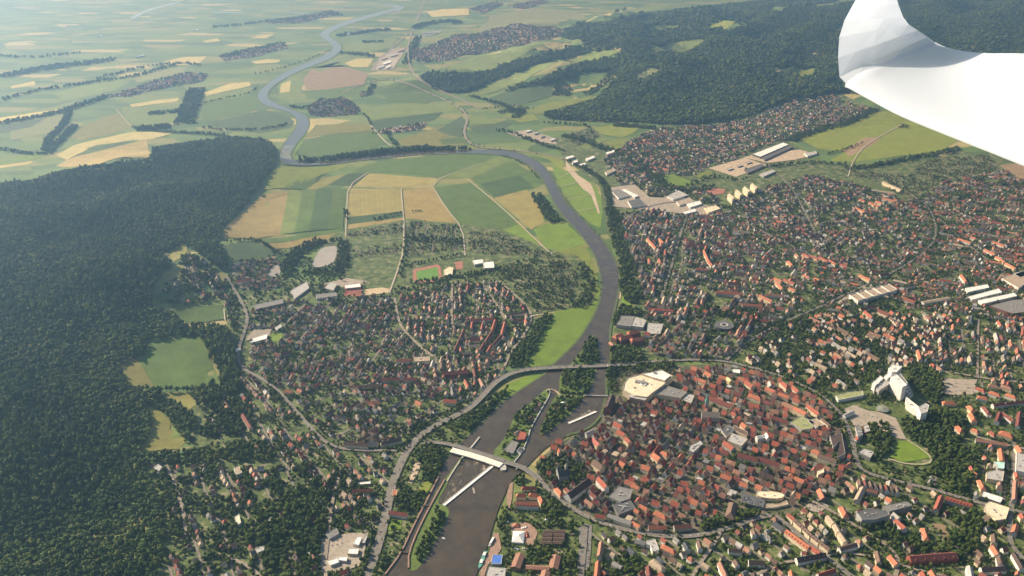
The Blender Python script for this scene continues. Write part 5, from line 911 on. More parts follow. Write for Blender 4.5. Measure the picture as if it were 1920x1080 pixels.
for pts, col, wl, lb in (([(1146,358),(1162,354),(1182,366),(1160,372)],'grey','white','wide grey supermarket roof with white parapet'),([(1166,355),(1171,354),(1197,367),(1190,370)],'white','white','narrow white market wing'),([(1177,377),(1200,372),(1212,385),(1184,388)],'dkgrey','white','dark roofed market hall by the river wood'),([(1250,368),(1272,357),(1290,366),(1262,374)],'ltgrey','white','pale workshop roof in the works yard'),([(1268,378),(1292,370),(1300,377),(1274,385)],'tan','white','tan workshop roof in the works yard'),([(1287,382),(1312,376),(1316,382),(1294,389)],'white','white','white workshop roof in the works yard'),([(1320,390),(1342,385),(1351,391),(1328,399)],'cream','cream','cream warehouse roof at the works yard end'),([(1282,397),(1302,391),(1306,396),(1286,401)],'white','white','low white warehouse below the works yard'),([(1061,294),(1074,291),(1077,294),(1064,298)],'white','white','first white shed by the river bend'),([(1071,303),(1082,299),(1084,303),(1074,307)],'white','white','second white shed by the river bend'),([(1085,308),(1096,305),(1099,308),(1088,311)],'white','white','third white shed by the river bend'),([(1098,297),(1112,292),(1116,295),(1101,301)],'white','white','fourth white shed by the river bend'),([(1134,322),(1150,315),(1155,319),(1138,327)],'tan','white','tan hall above the red terraces'),([(1136,286),(1150,281),(1155,284),(1140,289)],'white','ltgrey','white low hall near the diamond paddock')):
    FL(pts, 8, col, wl, lb, 'works yard halls' if 'cream' in lb else None, 'workshop_hall', 'hall', units=1)
for i, (x, y) in enumerate(((1364,365),(1378,358),(1393,352),(1407,346))): 
    FL([(x,y),(x+3,y-3),(x+13,y+6),(x+9,y+9)], 24, 'cream', 'cream', ('first','second','third','last')[i]+' cream tower block in the row near the clay courts', 'cream tower blocks' if i == 1 else None, 'tower_block', 'tower block')
for pts, lb in (([(1325,355),(1340,352),(1360,356),(1358,363),(1340,366),(1325,362)], 'red clay courts beside the cream tower blocks'),): sheet('sports_ground', pts, M_CLAY, 1.0, lb)
for a in [(1154,629,1164,624,19,16,7,'orange','brick','western orange wing of the riverside brick complex'),(1164,632,1182,627,17,15,7,'orange','brick','middle orange wing of the riverside brick complex'),(1180,621,1196,618,19,17,7,'orange','brick','upper orange wing of the riverside brick complex'),(1186,634,1204,631,19,16,7,'orange','brick','eastern orange wing of the riverside brick complex'),(1145,640,1150,646,12,8,5,'terra','brick','low terracotta annex of the riverside brick complex')]: G(*a, name='brick_complex_wing', cat='building', chim=False, hip=.6)
MARKS.append(('riverside brick complex', *P(1175,628)[:2]))
FL([(1156,609),(1165,592),(1190,593),(1183,612)], 11, 'grey', 'ltgrey', 'pale flat roof with glazed strip beside the brick complex', None, units=3); FL([(1184,611),(1191,594),(1212,600),(1206,614)], 11, 'ltgrey', 'ltgrey', 'silver barrel-roofed block beside the brick complex', None, units=3); FL([(1214,605),(1244,608),(1238,626),(1212,626)], 6, 'ltgrey', 'grey', 'low parking deck beside the silver block', None, units=4)
for a in [(1216,577,1263,580,12,10,5,'red','ltgrey','long red terrace behind the river wood'),(1342,545,1393,549,13,12,6,'red','ltgrey','long red terrace above the ring building'),(1392,569,1430,571,12,12,6,'orange','ltgrey','orange-topped office beside the round corner tower'),(1424,552,1448,563,13,13,5,'orange','cream','orange-roofed terrace with bright cream front'),(1320,468,1330,490,12,10,5,'orange','cream','slanting orange terrace in the northern streets'),(1330,490,1336,496,11,10,5,'red','cream','red end house of the slanting orange terrace'),(1214,446,1230,464,11,9,5,'orange','cream','slanting orange row near the river wood'),(1236,446,1244,454,12,9,5,'orange','cream','orange pair beside the slanting row'),(1217,484,1219,492,11,10,5,'red','cream','first of two small red gables near the river'),(1236,484,1239,492,11,10,5,'red','cream','second of two small red gables near the river'),
 (1478,488,1486,496,16,11,6,'orange','cream','bright orange school roof in the northern district'),(1452,520,1466,526,13,10,5,'orange','cream','orange house above the bright cream front'),(1456,528,1468,540,13,10,5,'orange','cream','orange gable below the bright school'),(1470,522,1490,530,13,10,5,'red','cream','red-orange terrace beside the bright school'),(1480,538,1492,544,13,10,5,'orange','cream','orange terrace end near the bright school'),(1492,475,1498,480,12,10,5,'terra','cream','terracotta house beside the bright school'),
 (1281,460,1320,457,12,9,5,'red','ltgrey','red terrace across the straight northern street'),(1304,502,1326,504,12,10,5,'red','ltgrey','red-brown row by the straight northern street'),(1290,536,1306,535,12,11,5,'red','ltgrey','pinkish red tenement near the long red terrace'),
 (1612,514,1632,524,11,9,5,'orange','cream','orange row near the stepped school'),(1634,507,1650,508,11,9,6,'dkred','white','dark red row with white gable near the stepped school'),(1650,514,1666,512,11,9,6,'dkred','white','second dark red row with white gable'),(1675,524,1700,530,16,9,2,'tan','ltgrey','tan flat-roofed hall near the stepped school'),(1690,540,1715,536,10,6,3,'grey','ltgrey','grey folded roof hall beside the stepped school'),
 (1695,558,1716,564,14,10,5,'red','white','red school roof in the northeast'),(1730,566,1780,557,16,10,3,'tan','white','very long tan roof with white end wall'),(1613,578,1640,572,13,9,5,'dkred','cream','dark red row below the stepped school'),(1622,582,1636,594,14,10,6,'red','cream','bright red gable group below the stepped school'),
 (1760,523,1784,526,10,9,5,'red','white','red row in the northeastern streets'),(1803,514,1812,526,12,10,6,'orange','white','vivid orange hip house near the white halls'),
 (1796,446,1820,454,11,9,5,'orange','white','orange roofed barrack with white front'),(1838,450,1860,446,14,9,5,'orange','white','wide orange barrack roof with flat top'),(1862,452,1884,460,12,9,5,'orange','white','orange barrack in the eastern row'),(1846,466,1866,476,11,9,5,'orange','white','slanting orange barrack with white front'),(1868,480,1884,490,11,9,5,'orange','cream','lower slanting orange barrack'),(1886,492,1904,502,11,9,5,'orange','cream','last slanting orange barrack near the halls'),(1820,443,1830,446,11,9,5,'orange','white','small orange barrack near the main row'),(1886,458,1902,452,12,9,5,'pinkred','white','pale red barrack at the row end'),
 (1795,352,1808,352,15,8,5,'orange','white','orange hall roof at the edge of the allotments'),(1766,342,1780,336,13,8,4,'pinkred','cream','pink-red hall near the allotments'),(1604,388,1622,396,12,10,5,'orange','cream','orange apartment row in the middle of the northern district'),(1612,372,1622,376,12,10,5,'red','cream','red apartment row in the middle of the northern district'),(1630,378,1648,386,12,10,5,'red','cream','red apartment row with bright front'),(1642,376,1654,380,12,10,5,'orange','cream','orange apartment row with bright front'),(1655,370,1678,376,12,10,5,'orange','cream','orange long row near the yellow slabs'),
 (1656,340,1690,355,10,14,3,'tan','cream','long yellow-cream slab at the allotment edge'),(1634,355,1678,362,10,10,3,'tan','cream','low cream slab below the yellow one'),
 (1505,474,1518,480,10,9,5,'red','cream','first sunny house of the bright northern row'),(1520,478,1534,484,10,9,5,'red','cream','second sunny house of the bright northern row'),(1536,481,1552,488,10,9,5,'red','cream','third sunny house of the bright northern row'),(1555,486,1568,494,10,9,5,'red','cream','fourth sunny house of the bright northern row'),(1576,494,1588,498,10,9,5,'red','white','last house of the bright northern row'),(1505,514,1518,519,10,9,5,'orange','white','orange house below the bright northern row'),(1528,520,1536,524,10,9,5,'orange','white','small orange house below the bright northern row')]:
    G(*a, name='row_house' if ('row' in a[9] or 'terrace' in a[9]) else 'house', cat='row house' if ('row' in a[9] or 'terrace' in a[9]) else 'house', chim=False, hip=1. if ' hip' in a[9] else 0)
MARKS += [('bright northern row', *P(1540,484)[:2]), ('straight northern street', *P(1262,490)[:2]), ('orange barracks', *P(1850,460)[:2]), ('yellow allotment slabs', *P(1672,348)[:2]), ('bright sports pitch', *P(1270,338)[:2])]
q = P(1428,562,14); e = empty('corner_tower', (q[0], q[1], 0), 'round orange-roofed corner tower of the sunny terrace', 'tower'); n = 14
v = [(6*math.cos(i*6.283/n), 6*math.sin(i*6.283/n), z) for z in (0, 13) for i in range(n)]; meshobj('wall', v, [(i, (i+1) % n, n+(i+1) % n, n+i) for i in range(n)], M_WALL, parent=e, col=CC['cream']); v = [(6.6*math.cos(i*6.283/n), 6.6*math.sin(i*6.283/n), 13) for i in range(n)]+[(0, 0, 18)]; meshobj('roof', v, [(i, (i+1) % n, n) for i in range(n)], M_ROOF, parent=e, col=CC['orange'])
for a in [(1196,343,1178,332,9),(1168,326,1150,316,9),(1143,322,1128,330,9)]: pass
for i, (x, y) in enumerate(((1193,302),(1208,305),(1224,308),(1240,309))): G(x, y, x+6, y-8, 11, 9, 4, 'terra', 'cream', ('first','second','third','fourth')[i]+' of four parallel terracotta rows in the upper district', None, 'row_house', 'row house', chim=False)
G(1219,312,1232,315,12,9,4,'red','white','red row with white front under the parallel rows', None, 'row_house', 'row house'); G(1242,314,1254,317,12,9,4,'red','white','second red row with white front under the parallel rows', None, 'row_house', 'row house')
for i in range(7): G(1192+i*8.5, 270-i*3.2, 1199+i*8.5, 268-i*3.2, 12, 8, 5, 'orange', 'cream', ('first','second','third','fourth','fifth','sixth','last')[i]+' orange roof of the slanting row above the parallel terraces', None, 'row_house', 'row house', hip=.6)
MARKS.append(('four parallel terracotta rows', *P(1215,306)[:2]))
# -- western bank
for a in [(729,957,764,962,11,8,6,'red','white','long red-roofed lock keeper row beside the lane','lock keeper row'),(646,828,690,831,12,10,6,'brown','cream','long brown terrace on the western main street','brown main street terrace'),(714,829,752,820,12,10,6,'brown','cream','curved brown terrace at the road junction',None),(692,827,708,828,10,10,6,'grey','cream','grey middle house between the brown terraces',None),(743,673,772,672,13,10,6,'orange','white','orange school wing in the western district','orange western school'),(830,697,878,694,17,11,6,'dkred','brick','very long dark red school in the western district','dark red western school'),
 (882,598,927,595,12,10,5,'red','ltgrey','long red terrace closing the western blocks','long red western terrace'),(929,598,923,618,10,10,5,'red','ltgrey','upper slanting red block of the western estate',None),(922,620,910,640,10,10,5,'dkred','ltgrey','middle slanting red block of the western estate',None),(908,641,900,655,10,10,5,'dkred','ltgrey','lower slanting red block of the western estate',None),(947,602,941,626,10,10,5,'red','ltgrey','upper outer red block of the western estate',None),(939,628,924,645,10,10,5,'dkred','ltgrey','middle outer red block of the western estate',None),(921,646,914,658,10,10,5,'red','ltgrey','lower outer red block of the western estate',None),(948,589,990,583,11,9,4,'brown','cream','cream and brown row above the dike lane',None),(962,599,984,597,10,8,5,'red','ltgrey','short red row above the dike lane',None),(985,597,988,604,10,9,6,'red','cream','red gable house at the dike lane bend',None),
 (870,616,863,632,9,9,5,'dkred','ltgrey','upper inner red block of the western estate',None),(862,634,852,656,9,9,5,'dkred','ltgrey','lower inner red block of the western estate',None),(880,636,900,634,11,9,5,'red','cream','short red cross block of the western estate',None),(879,647,898,645,11,9,4,'tan','cream','short tan cross block of the western estate',None),(905,605,903,616,9,9,5,'red','ltgrey','small red stub block in the estate court',None),(886,602,884,614,9,9,5,'red','ltgrey','second small red stub block in the estate court',None),(868,661,884,659,10,9,4,'tan','orange','tan row with orange gables',None),
 (714,709,748,708,11,9,5,'red','ltgrey','long red row near the curved bridge road',None),(756,709,782,708,11,9,5,'red','ltgrey','second long red row near the curved bridge road',None),(515,661,526,664,13,9,6,'dkred','ltgrey','dark red villa wing at the western forest foot','dark red western villa'),(526,661,545,657,13,9,6,'dkred','ltgrey','long wing of the dark red western villa',None),(533,731,548,732,12,8,5,'orange','cream','orange roof beside the western main street',None),(558,728,566,732,11,8,6,'orange','cream','glowing orange gable beside the western main street',None),(654,723,712,720,10,8,5,'terra','cream','long terracotta row in the western lanes',None),(688,752,712,752,11,8,5,'orange','cream','orange row beside the lower western lanes',None),(832,748,856,750,16,10,6,'red','cream','big red double roof above the curved road',None),(780,750,790,756,12,9,6,'orange','yellow','orange house with yellow wall above the curved road',None),
 (441,525,468,524,14,7,5,'red','cream','bright red roof in the western hamlet','red hamlet roof'),(660,918,700,916,11,8,5,'red','cream','red roof beside the river road','red river road roof'),(455,775,470,800,11,8,5,'dkred','cream','dark red slanting roof among villa trees',None)]:
    G(*a[:11], name='row_house' if 'row' in a[9] or 'terrace' in a[9] or 'block' in a[9] else 'house', cat='row house' if 'row' in a[9] or 'terrace' in a[9] or 'block' in a[9] else 'house', chim=False)
FL([(776,670),(805,668),(806,676),(777,678)], 9, 'tan', 'cream', 'tan flat-roofed wing of the orange western school', None, units=2)
FL([(469,642),(474,633),(502,626),(500,636)], 8, 'white', 'white', 'long white-roofed supermarket at the western main street', 'white western supermarket', 'supermarket', 'supermarket')
for pts, h, r_, w_, lb in (([(438,656),(448,652),(452,655),(442,659)],6,'white','white','small white shed by the western main street'),([(515,614),(526,607),(529,613),(519,619)],8,'ltgrey','white','pale grey hall beside the western lawn'),([(669,905),(695,902),(695,907),(670,909)],5,'white','ltgrey','narrow white flat roof above the river road houses'),([(662,1020),(668,1007),(679,1007),(673,1022)],7,'white','white','tall white shed roof by the river road'),([(651,1038),(653,1029),(673,1028),(671,1039)],7,'white','cream','square white shed roof by the river road'),([(632,1050),(636,1044),(652,1044),(650,1052)],7,'white','white','low white shed roof at the bottom river road'),([(678,1018),(684,1004),(690,1004),(684,1018)],6,'ltgrey','ltgrey','narrow grey shed beside the tall white shed'),([(736,918),(745,918),(744,931),(735,930)],5,'orange','cream','small orange-red flat roof beside the river road'),([(608,540),(618,529),(632,532),(625,545)],8,'ltgrey','cream','pale sports hall near the clay court'),([(592,552),(630,548),(632,555),(594,560)],8,'grey','ltgrey','long grey school roof near the clay court'),([(545,545),(575,528),(580,540),(552,560)],8,'ltgrey','ltgrey','staggered pale school roofs in the west'),([(476,572),(530,562),(532,570),(480,580)],8,'grey','grey','long grey stepped school in the west'),([(645,535),(675,531),(677,538),(648,541)],7,'white','pink','white and pink gym hall above the clay court'),([(832,506),(842,500),(850,502),(848,515),(834,516)],8,'cream','cream','cream club house beside the running track'),([(886,488),(905,486),(907,493),(890,496)],9,'white','ltgrey','western white wing of the allotment school'),([(905,492),(925,490),(928,502),(908,503)],9,'white','ltgrey','eastern white wing of the allotment school'),([(968,825),(975,808),(988,812),(984,824)],9,'red','brick','red roofed mill house on the river spit'),([(943,846),(960,826),(972,830),(962,850)],8,'grey','ltgrey','grey roofed workshop on the river spit'),([(976,838),(984,842),(975,850),(968,846)],5,'slate','white','glass porch on the river spit'),([(610,1002),(630,990),(636,1000),(618,1010)],7,'grey','ltgrey','grey low shed among the lower western houses'),([(614,1052),(632,1046),(636,1054),(620,1060)],7,'white','white','white shed at the bottom near the dark tree'),([(440,970),(448,964),(452,980),(446,984)],8,'cream','white','tall cream villa wall among dark trees'),([(478,1030),(494,1022),(498,1030),(484,1036)],7,'ltgrey','white','grey flat-roofed villa near the bending lane'),([(438,878),(448,874),(454,886),(444,890)],8,'tan','white','bright white villa pair below the long tree belt'),([(288,876),(296,870),(304,876),(298,884)],8,'ltgrey','white','bright white villa at the top of the forest lane')):
    FL(pts, h, r_, w_, lb, None, 'shed' if 'shed' in lb else 'flat_roofed_building', 'shed' if 'shed' in lb else 'building')
MARKS += [('tall white river road shed', *P(670,1015)[:2]), ('forest lane top', *P(300,880)[:2]), ('bending villa lane', *P(440,1050)[:2]), ('running track', *P(800,515)[:2]), ('curved road bridge', *P(1060,688)[:2]), ('white bridge deck', *P(895,857)[:2]), ('oval park lawn', *P(1705,848)[:2]), ('western road junction', *P(745,846)[:2]), ('dark western forest corner', *P(350,850)[:2]), ('allotment school', *P(905,493)[:2])]
# ---------------------------------------------------------------- houses of the districts
HOUSES = []; TREES = []      # houses: (x,y,ang,L,W,eave,rise,roof,wall,kind,hip); trees: (x,y,r,h)
PAL = dict(old=[('red',30),('terra',14),('dkred',24),('orange',11),('brown',15),('dkbrown',6),('grey',4),('tan',2)], sub=[('brown',20),('dkred',14),('terra',18),('grey',14),('dkbrown',8),('red',10),('slate',5),('orange',8),('tan',12),('ltgrey',4)],
           west=[('dkred',18),('brown',24),('terra',20),('grey',14),('dkbrown',6),('red',9),('tan',12),('ltgrey',3)], north=[('brown',18),('dkred',12),('terra',22),('orange',9),('grey',14),('red',11),('slate',4),('tan',14),('ltgrey',5)], vil=[('terra',26),('brown',24),('grey',20),('tan',12),('dkred',16),('red',8)])
WPAL = ['white','cream','white','ltgrey','cream','tan']
def pick(p):
    k, w = zip(*PAL[p]); w = np.array(w, float); return k[rng.choice(len(k), p=w/w.sum())]
M_STREET = plain('street_paving', (.17,.145,.115), .25, 8)
STREETV = {}
def district(key, pts, d0, d1, row, step, L, W, eave, rise, pal, kind, tree, perp=.4, flat=.0, hip=.15, skip=.08, street=6, cross=0, slabs=.0, treer=(2.3, 4.9), lab='', gap=0.):
    pg = poly(pts); a, b = P(*d0)[:2], P(*d1)[:2]; an = math.atan2(b[1]-a[1], b[0]-a[0]); u = np.array([math.cos(an), math.sin(an)]); n = np.array([-u[1], u[0]])
    U = pg@u; Vv = pg@n; sv, sf = STREETV.setdefault(lab, ([], []))
    rows = np.arange(Vv.min()+row*.3, Vv.max(), row)
    wob = (lambda q, r_: 2*math.sin(q/90+r_)) if kind == T else (lambda q, r_: 9*math.sin(q/140+r_*.35)+3*math.sin(q/55+r_))
    for ri, v0 in enumerate(rows):
        # street
        if street:
            us = np.arange(U.min(), U.max(), 8.); pp = us[:, None]*u+v0*n; ok = inside(pg, pp[:,0], pp[:,1])
            pr = None
            for i in range(len(us)):
                o = occ(*pp[i])
                if ok[i] and o == 0:
                    c = pp[i]+n*wob(us[i], ri); q0, q1 = c+n*street*.5, c-n*street*.5; k = len(sv); hz = float(H(*c))+(1.3 if H(*c) > .1 else 0)
                    sv.append((q0[0], q0[1], 1.0+hz)); sv.append((q1[0], q1[1], 1.0+hz))
                    if pr is not None: sf.append((pr+1, k+1, k, pr)); mark([q0, q1, sv[pr+1][:2], sv[pr][:2]], 7)
                    pr = k
                else: pr = None
        for side in (-1, 1):
            uu = U.min()+rng.uniform(0, step)
            while uu < U.max():
                st = step*rng.uniform(.85, 1.25); l_, w_ = rng.uniform(*L), rng.uniform(*W); hh = rng.uniform(*eave); rr = rng.uniform(*rise); ang = an+rng.normal()*(.05 if kind == T else .11)
                if slabs and rng.rand() < slabs: l_ *= rng.uniform(2, 3.4); st = max(st, l_+4)
                sw = rng.rand() < perp and l_ < 20
                dep = l_ if sw else w_; fr = w_ if sw else l_
                st = max(st, fr+gap); uu += st/2
                c = uu*u+(v0+wob(uu, ri)+side*(street*.5+dep*.5+rng.uniform(.8, 4.0 if kind == T else 7.0)) )*n; uu += st/2
                if rng.rand() < skip: continue
                pz = noise.noise(Vector((c[0]/75, c[1]/75, 7.7)))
                if kind in (D, S) and pz < -.1 and rng.rand() < .72: continue
                if kind in (D, S) and pz > .3 and l_ < 18: l_ *= 1.35; w_ *= 1.12; hh *= 1.15
                if sw: ang += math.pi/2
                if not inside(pg, np.array([c[0]]), np.array([c[1]]))[0]: continue
                ca, sa = math.cos(ang), math.sin(ang); ok = True
                for fx, fy in ((0,0),(.5,.5),(-.5,.5),(-.5,-.5),(.5,-.5),(.5,0),(-.5,0)):
                    if occ(c[0]+fx*l_*ca-fy*w_*sa, c[1]+fx*l_*sa+fy*w_*ca): ok = False; break
                if not ok: continue
                fl = rng.rand() < flat; hp = 0. if fl else (1. if rng.rand() < hip and l_ < 22 else 0.)
                k = rng.uniform(.78, 1.18); rf = pick(pal) if not fl else ('grey','ltgrey','tan','dkgrey')[rng.randint(4)]
                HOUSES.append((c[0], c[1], ang, l_, w_, hh, .25 if fl else rr*w_/10., rf, (WPAL if kind != T else ['cream','tan','cream','ltgrey','white','tan'])[rng.randint(6)], kind, hp, k))
                q = [c+np.array([ca*x-sa*y, sa*x+ca*y]) for x, y in ((l_/2,w_/2),(-l_/2,w_/2),(-l_/2,-w_/2),(l_/2,-w_/2))]; mark(q, 8)
    area = abs(sum(pg[i][0]*pg[(i+1) % len(pg)][1]-pg[(i+1) % len(pg)][0]*pg[i][1] for i in range(len(pg))))/2
    nt_ = int(area*tree); X = rng.uniform(pg[:,0].min(), pg[:,0].max(), nt_*3); Y = rng.uniform(pg[:,1].min(), pg[:,1].max(), nt_*3); k = inside(pg, X, Y)
    for x, y in list(zip(X[k], Y[k]))[:nt_]:
        # trees come in groups
        if noise.noise(Vector((x/55, y/55, 3.1))) < -.12+rng.uniform(-.25, .25): continue
        if occ(x, y) in (0, 7) and (occ(x, y) == 0 or rng.rand() < .3):
            r_ = rng.uniform(*treer); TREES.append((x, y, r_, r_*rng.uniform(1.1, 1.6)))
T = 'town_house'; D = 'detached_house'; S = 'suburb_house'
# park and river bank groves first (they keep their ground)
GROVES = []
def grove(pts, sp, r_, h_, tag, dens=1.):
    pg = poly(pts); x, y = fill(pg, sp, free=(0, 4, 1, 7)); k = rng.rand(len(x)) < dens
    for a, b in zip(x[k], y[k]): GROVES.append((a, b, rng.uniform(*r_), rng.uniform(*h_), tag)); mark([(a-3,b-3),(a+3,b-3),(a+3,b+3),(a-3,b+3)], 9)
grove([(1686,788),(1720,785),(1760,765),(1800,780),(1812,810),(1800,835),(1825,850),(1830,880),(1812,925),(1790,925),(1770,900),(1740,890),(1745,860),(1738,843),(1715,830),(1695,812)], 11, (5, 8), (6, 9.5), 'park wood beside the oval lawn', .95)
grove([(1622,800),(1665,795),(1672,830),(1660,860),(1645,872),(1632,862),(1640,845),(1628,830)], 11, (5, 7.5), (6, 9), 'trees west of the oval lawn', .9)
grove([(1640,872),(1740,880),(1735,900),(1690,895),(1640,880)], 12, (3.5, 6), (4, 7), 'park trees along the ring road', .7)
grove([(1100,632),(1120,640),(1122,680),(1100,690),(1088,672)], 11, (5, 8), (6, 9), 'northern tip of the wooded island', .95)
grove([(1052,700),(1075,692),(1116,700),(1112,722),(1095,745),(1070,728),(1052,728)], 11, (4.5, 7.5), (5, 9), 'middle of the wooded island', .75)
grove([(1028,765),(1060,750),(1090,752),(1062,784),(1022,812),(1014,815),(1020,795)], 10, (4.5, 7), (5, 8), 'southern end of the wooded island', .85)
grove([(965,780),(985,765),(1005,748),(1015,748),(995,790),(985,800),(968,798)], 11, (4.5, 7), (5, 8), 'built-up river spit', .7)
grove([(792,1060),(812,1020),(836,975),(820,955),(806,985),(788,1020),(778,1045)], 10, (4.5, 6.5), (5, 8), 'lock island', .85)
grove([(842,896),(868,862),(872,858),(858,885),(846,902)], 8, (3, 4.5), (3.5, 5), 'upper strip of the lock island', .9)
grove([(1140,640),(1150,650),(1200,655),(1208,672),(1190,680),(1146,684)], 11, (5, 8), (6, 9), 'grove above the curved bridge', .9)
grove([(1140,690),(1150,690),(1155,720),(1142,735),(1137,718)], 10, (4.5, 7), (5, 8), 'eastern bank below the curved bridge', .9)
grove([(1008,865),(1030,855),(1080,870),(1095,875),(1100,895),(1060,915),(1040,912),(1015,890)], 11, (5, 7.5), (6, 9), 'minster churchyard', .85)
grove([(965,890),(985,895),(990,912),(968,915)], 10, (4.5, 7), (5, 8), 'street corner above the orange hotel', .8)
grove([(1010,945),(1050,945),(1062,965),(1030,975),(1005,955)], 11, (4.5, 7), (5, 8), 'slope beside the orange hotel', .8)
grove([(930,975),(945,955),(950,975),(938,1005)], 10, (4.5, 6.5), (5, 8), 'bank above the moored boats', .95)
grove([(1315,980),(1350,968),(1385,962),(1425,958),(1422,972),(1380,980),(1330,992),(1316,995)], 10, (5, 7.5), (6, 9), 'thick tree row along the southern ring', .95)
grove([(1155,1020),(1200,1030),(1200,1090),(1140,1090),(1150,1050)], 12, (4.5, 7), (5, 8), 'gardens east of the parking street', .6)
grove([(1620,985),(1680,985),(1690,1010),(1730,1015),(1780,1015),(1800,985),(1840,985),(1835,1030),(1810,1050),(1700,1028),(1640,1022),(1612,1000)], 11, (5, 8), (6, 9), 'wooded gardens above the dark red school', .8)
grove([(1770,955),(1800,955),(1830,960),(1840,990),(1790,985)], 11, (5, 7.5), (6, 9), 'trees behind the red L-shaped office', .85)
grove([(1560,770),(1580,790),(1590,830),(1578,815),(1560,800),(1545,790)], 11, (4.5, 7), (5, 8), 'ring road corner by the square', .8)
grove([(1470,702),(1560,742),(1575,765),(1560,760),(1500,730),(1465,712)], 10, (4, 6), (5, 7.5), 'avenue trees on the eastern ring road', .8)
grove([(1380,850),(1400,855),(1450,872),(1460,885),(1420,878),(1385,868),(1360,862)], 10, (4.5, 6.5), (5, 7.5), 'courtyard trees between the terraces', .85)
grove([(680,1040),(720,1040),(722,1065),(700,1090),(672,1090)], 11, (5, 8), (6, 9), 'dark copse beside the lower lock', .9)
grove([(740,905),(775,925),(795,925),(780,960),(740,955)], 11, (5, 7), (5, 8), 'gardens between river road and lock', .7)
grove([(770,860),(800,850),(835,855),(828,880),(810,905),(790,900),(790,870)], 10, (4.5, 7), (5, 8), 'thicket below the white bridge deck', .8)
grove([(868,785),(890,775),(925,745),(955,728),(948,742),(905,785),(875,812),(855,800)], 10, (4.5, 7), (5, 8), 'western bank beside the curved road', .85)
grove([(770,800),(800,790),(840,772),(870,755),(880,760),(830,782),(780,812)], 10, (4, 6), (4.5, 7), 'verge above the curved road', .8)
grove([(455,985),(520,930),(600,900),(620,960),(610,990),(530,1000),(455,1005)], 13, (5.5, 9), (7, 11), 'upper villa park in the lower west', .82)
grove([(455,1010),(530,1003),(610,993),(600,1060),(560,1090),(500,1085),(490,1030)], 13, (5.5, 9), (7, 11), 'lower villa park in the lower west', .82)
grove([(345,848),(420,835),(500,830),(540,850),(500,865),(400,865),(300,875)], 12, (5, 8), (6, 10), 'tree belt below the curved olive meadow', .9)
grove([(380,770),(430,745),(470,760),(480,800),(440,820),(375,820)], 12, (5, 8), (6, 10), 'trees on the western forest foot', .75)
grove([(985,690),(952,690),(960,665),(990,632),(1008,600),(1030,588),(1036,596),(1010,640)], 11, (5, 7.5), (5.5, 8.5), 'dike side grove', .95)
grove([(1148,600),(1165,575),(1200,580),(1205,592),(1165,592),(1152,612)], 11, (5, 8), (6, 9), 'dense eastern bank wood', .95)
grove([(1135,395),(1150,390),(1165,410),(1168,450),(1190,500),(1205,560),(1185,565),(1170,520),(1145,450)], 13, (5, 8), (6, 10), 'northern river wood', .85)
grove([(1696,692),(1722,686),(1760,700),(1775,742),(1752,762),(1735,752),(1715,735),(1702,715)], 11, (4.5, 7.5), (5, 9), 'slope behind the white hotel tower', .85)
grove([(1560,705),(1600,690),(1650,672),(1668,686),(1636,708),(1612,722),(1600,728),(1570,732)], 12, (4, 7), (5, 8), 'gardens above the hotel wing', .6)
grove([(1630,745),(1660,735),(1668,742),(1650,755),(1630,757)], 11, (4, 6), (4.5, 7), 'forecourt of the hotel', .7)
grove([(1150,688),(1205,684),(1262,683),(1264,693),(1205,697),(1165,706)], 10, (4, 6), (5, 7.5), 'ring road side of the shopping centre', .6)
grove([(985,985),(1010,980),(1075,975),(1082,985),(1070,1012),(1064,1022),(1000,1028),(985,1022),(1012,1022),(1018,990),(992,992)], 10, (3.5, 5.5), (4, 7), 'fairground around the market hall', .55)
grove([(950,985),(960,1000),(958,1025),(945,1028),(940,1010)], 10, (4, 6), (5, 7.5), 'park beside the white festival tent', .8)
grove([(990,1030),(1035,1034),(1032,1052),(990,1052)], 10, (4, 6), (5, 7.5), 'school court below the market hall', .7)
grove([(1065,1025),(1085,1030),(1082,1085),(1055,1085),(1062,1050)], 10, (4, 6), (5, 7.5), 'school edge along the parking street', .7)
grove([(955,945),(965,948),(1005,955),(1000,962),(958,962)], 10, (3, 4.5), (3.5, 5), 'garden of the orange hotel', .6)
grove([(800,835),(840,845),(835,862),(800,870),(775,862),(780,845)], 10, (4, 6.5), (5, 8), 'bank below the old roadway', .6)
grove([(1760,845),(1840,838),(1838,870),(1825,850)], 10, (4, 6), (5, 7), 'gardens below the terracotta terrace', .6)
grove([(1780,705),(1800,690),(1815,690),(1810,706)], 10, (3.5, 5.5), (4, 6), 'gardens at the foot of the brown rows', .5)
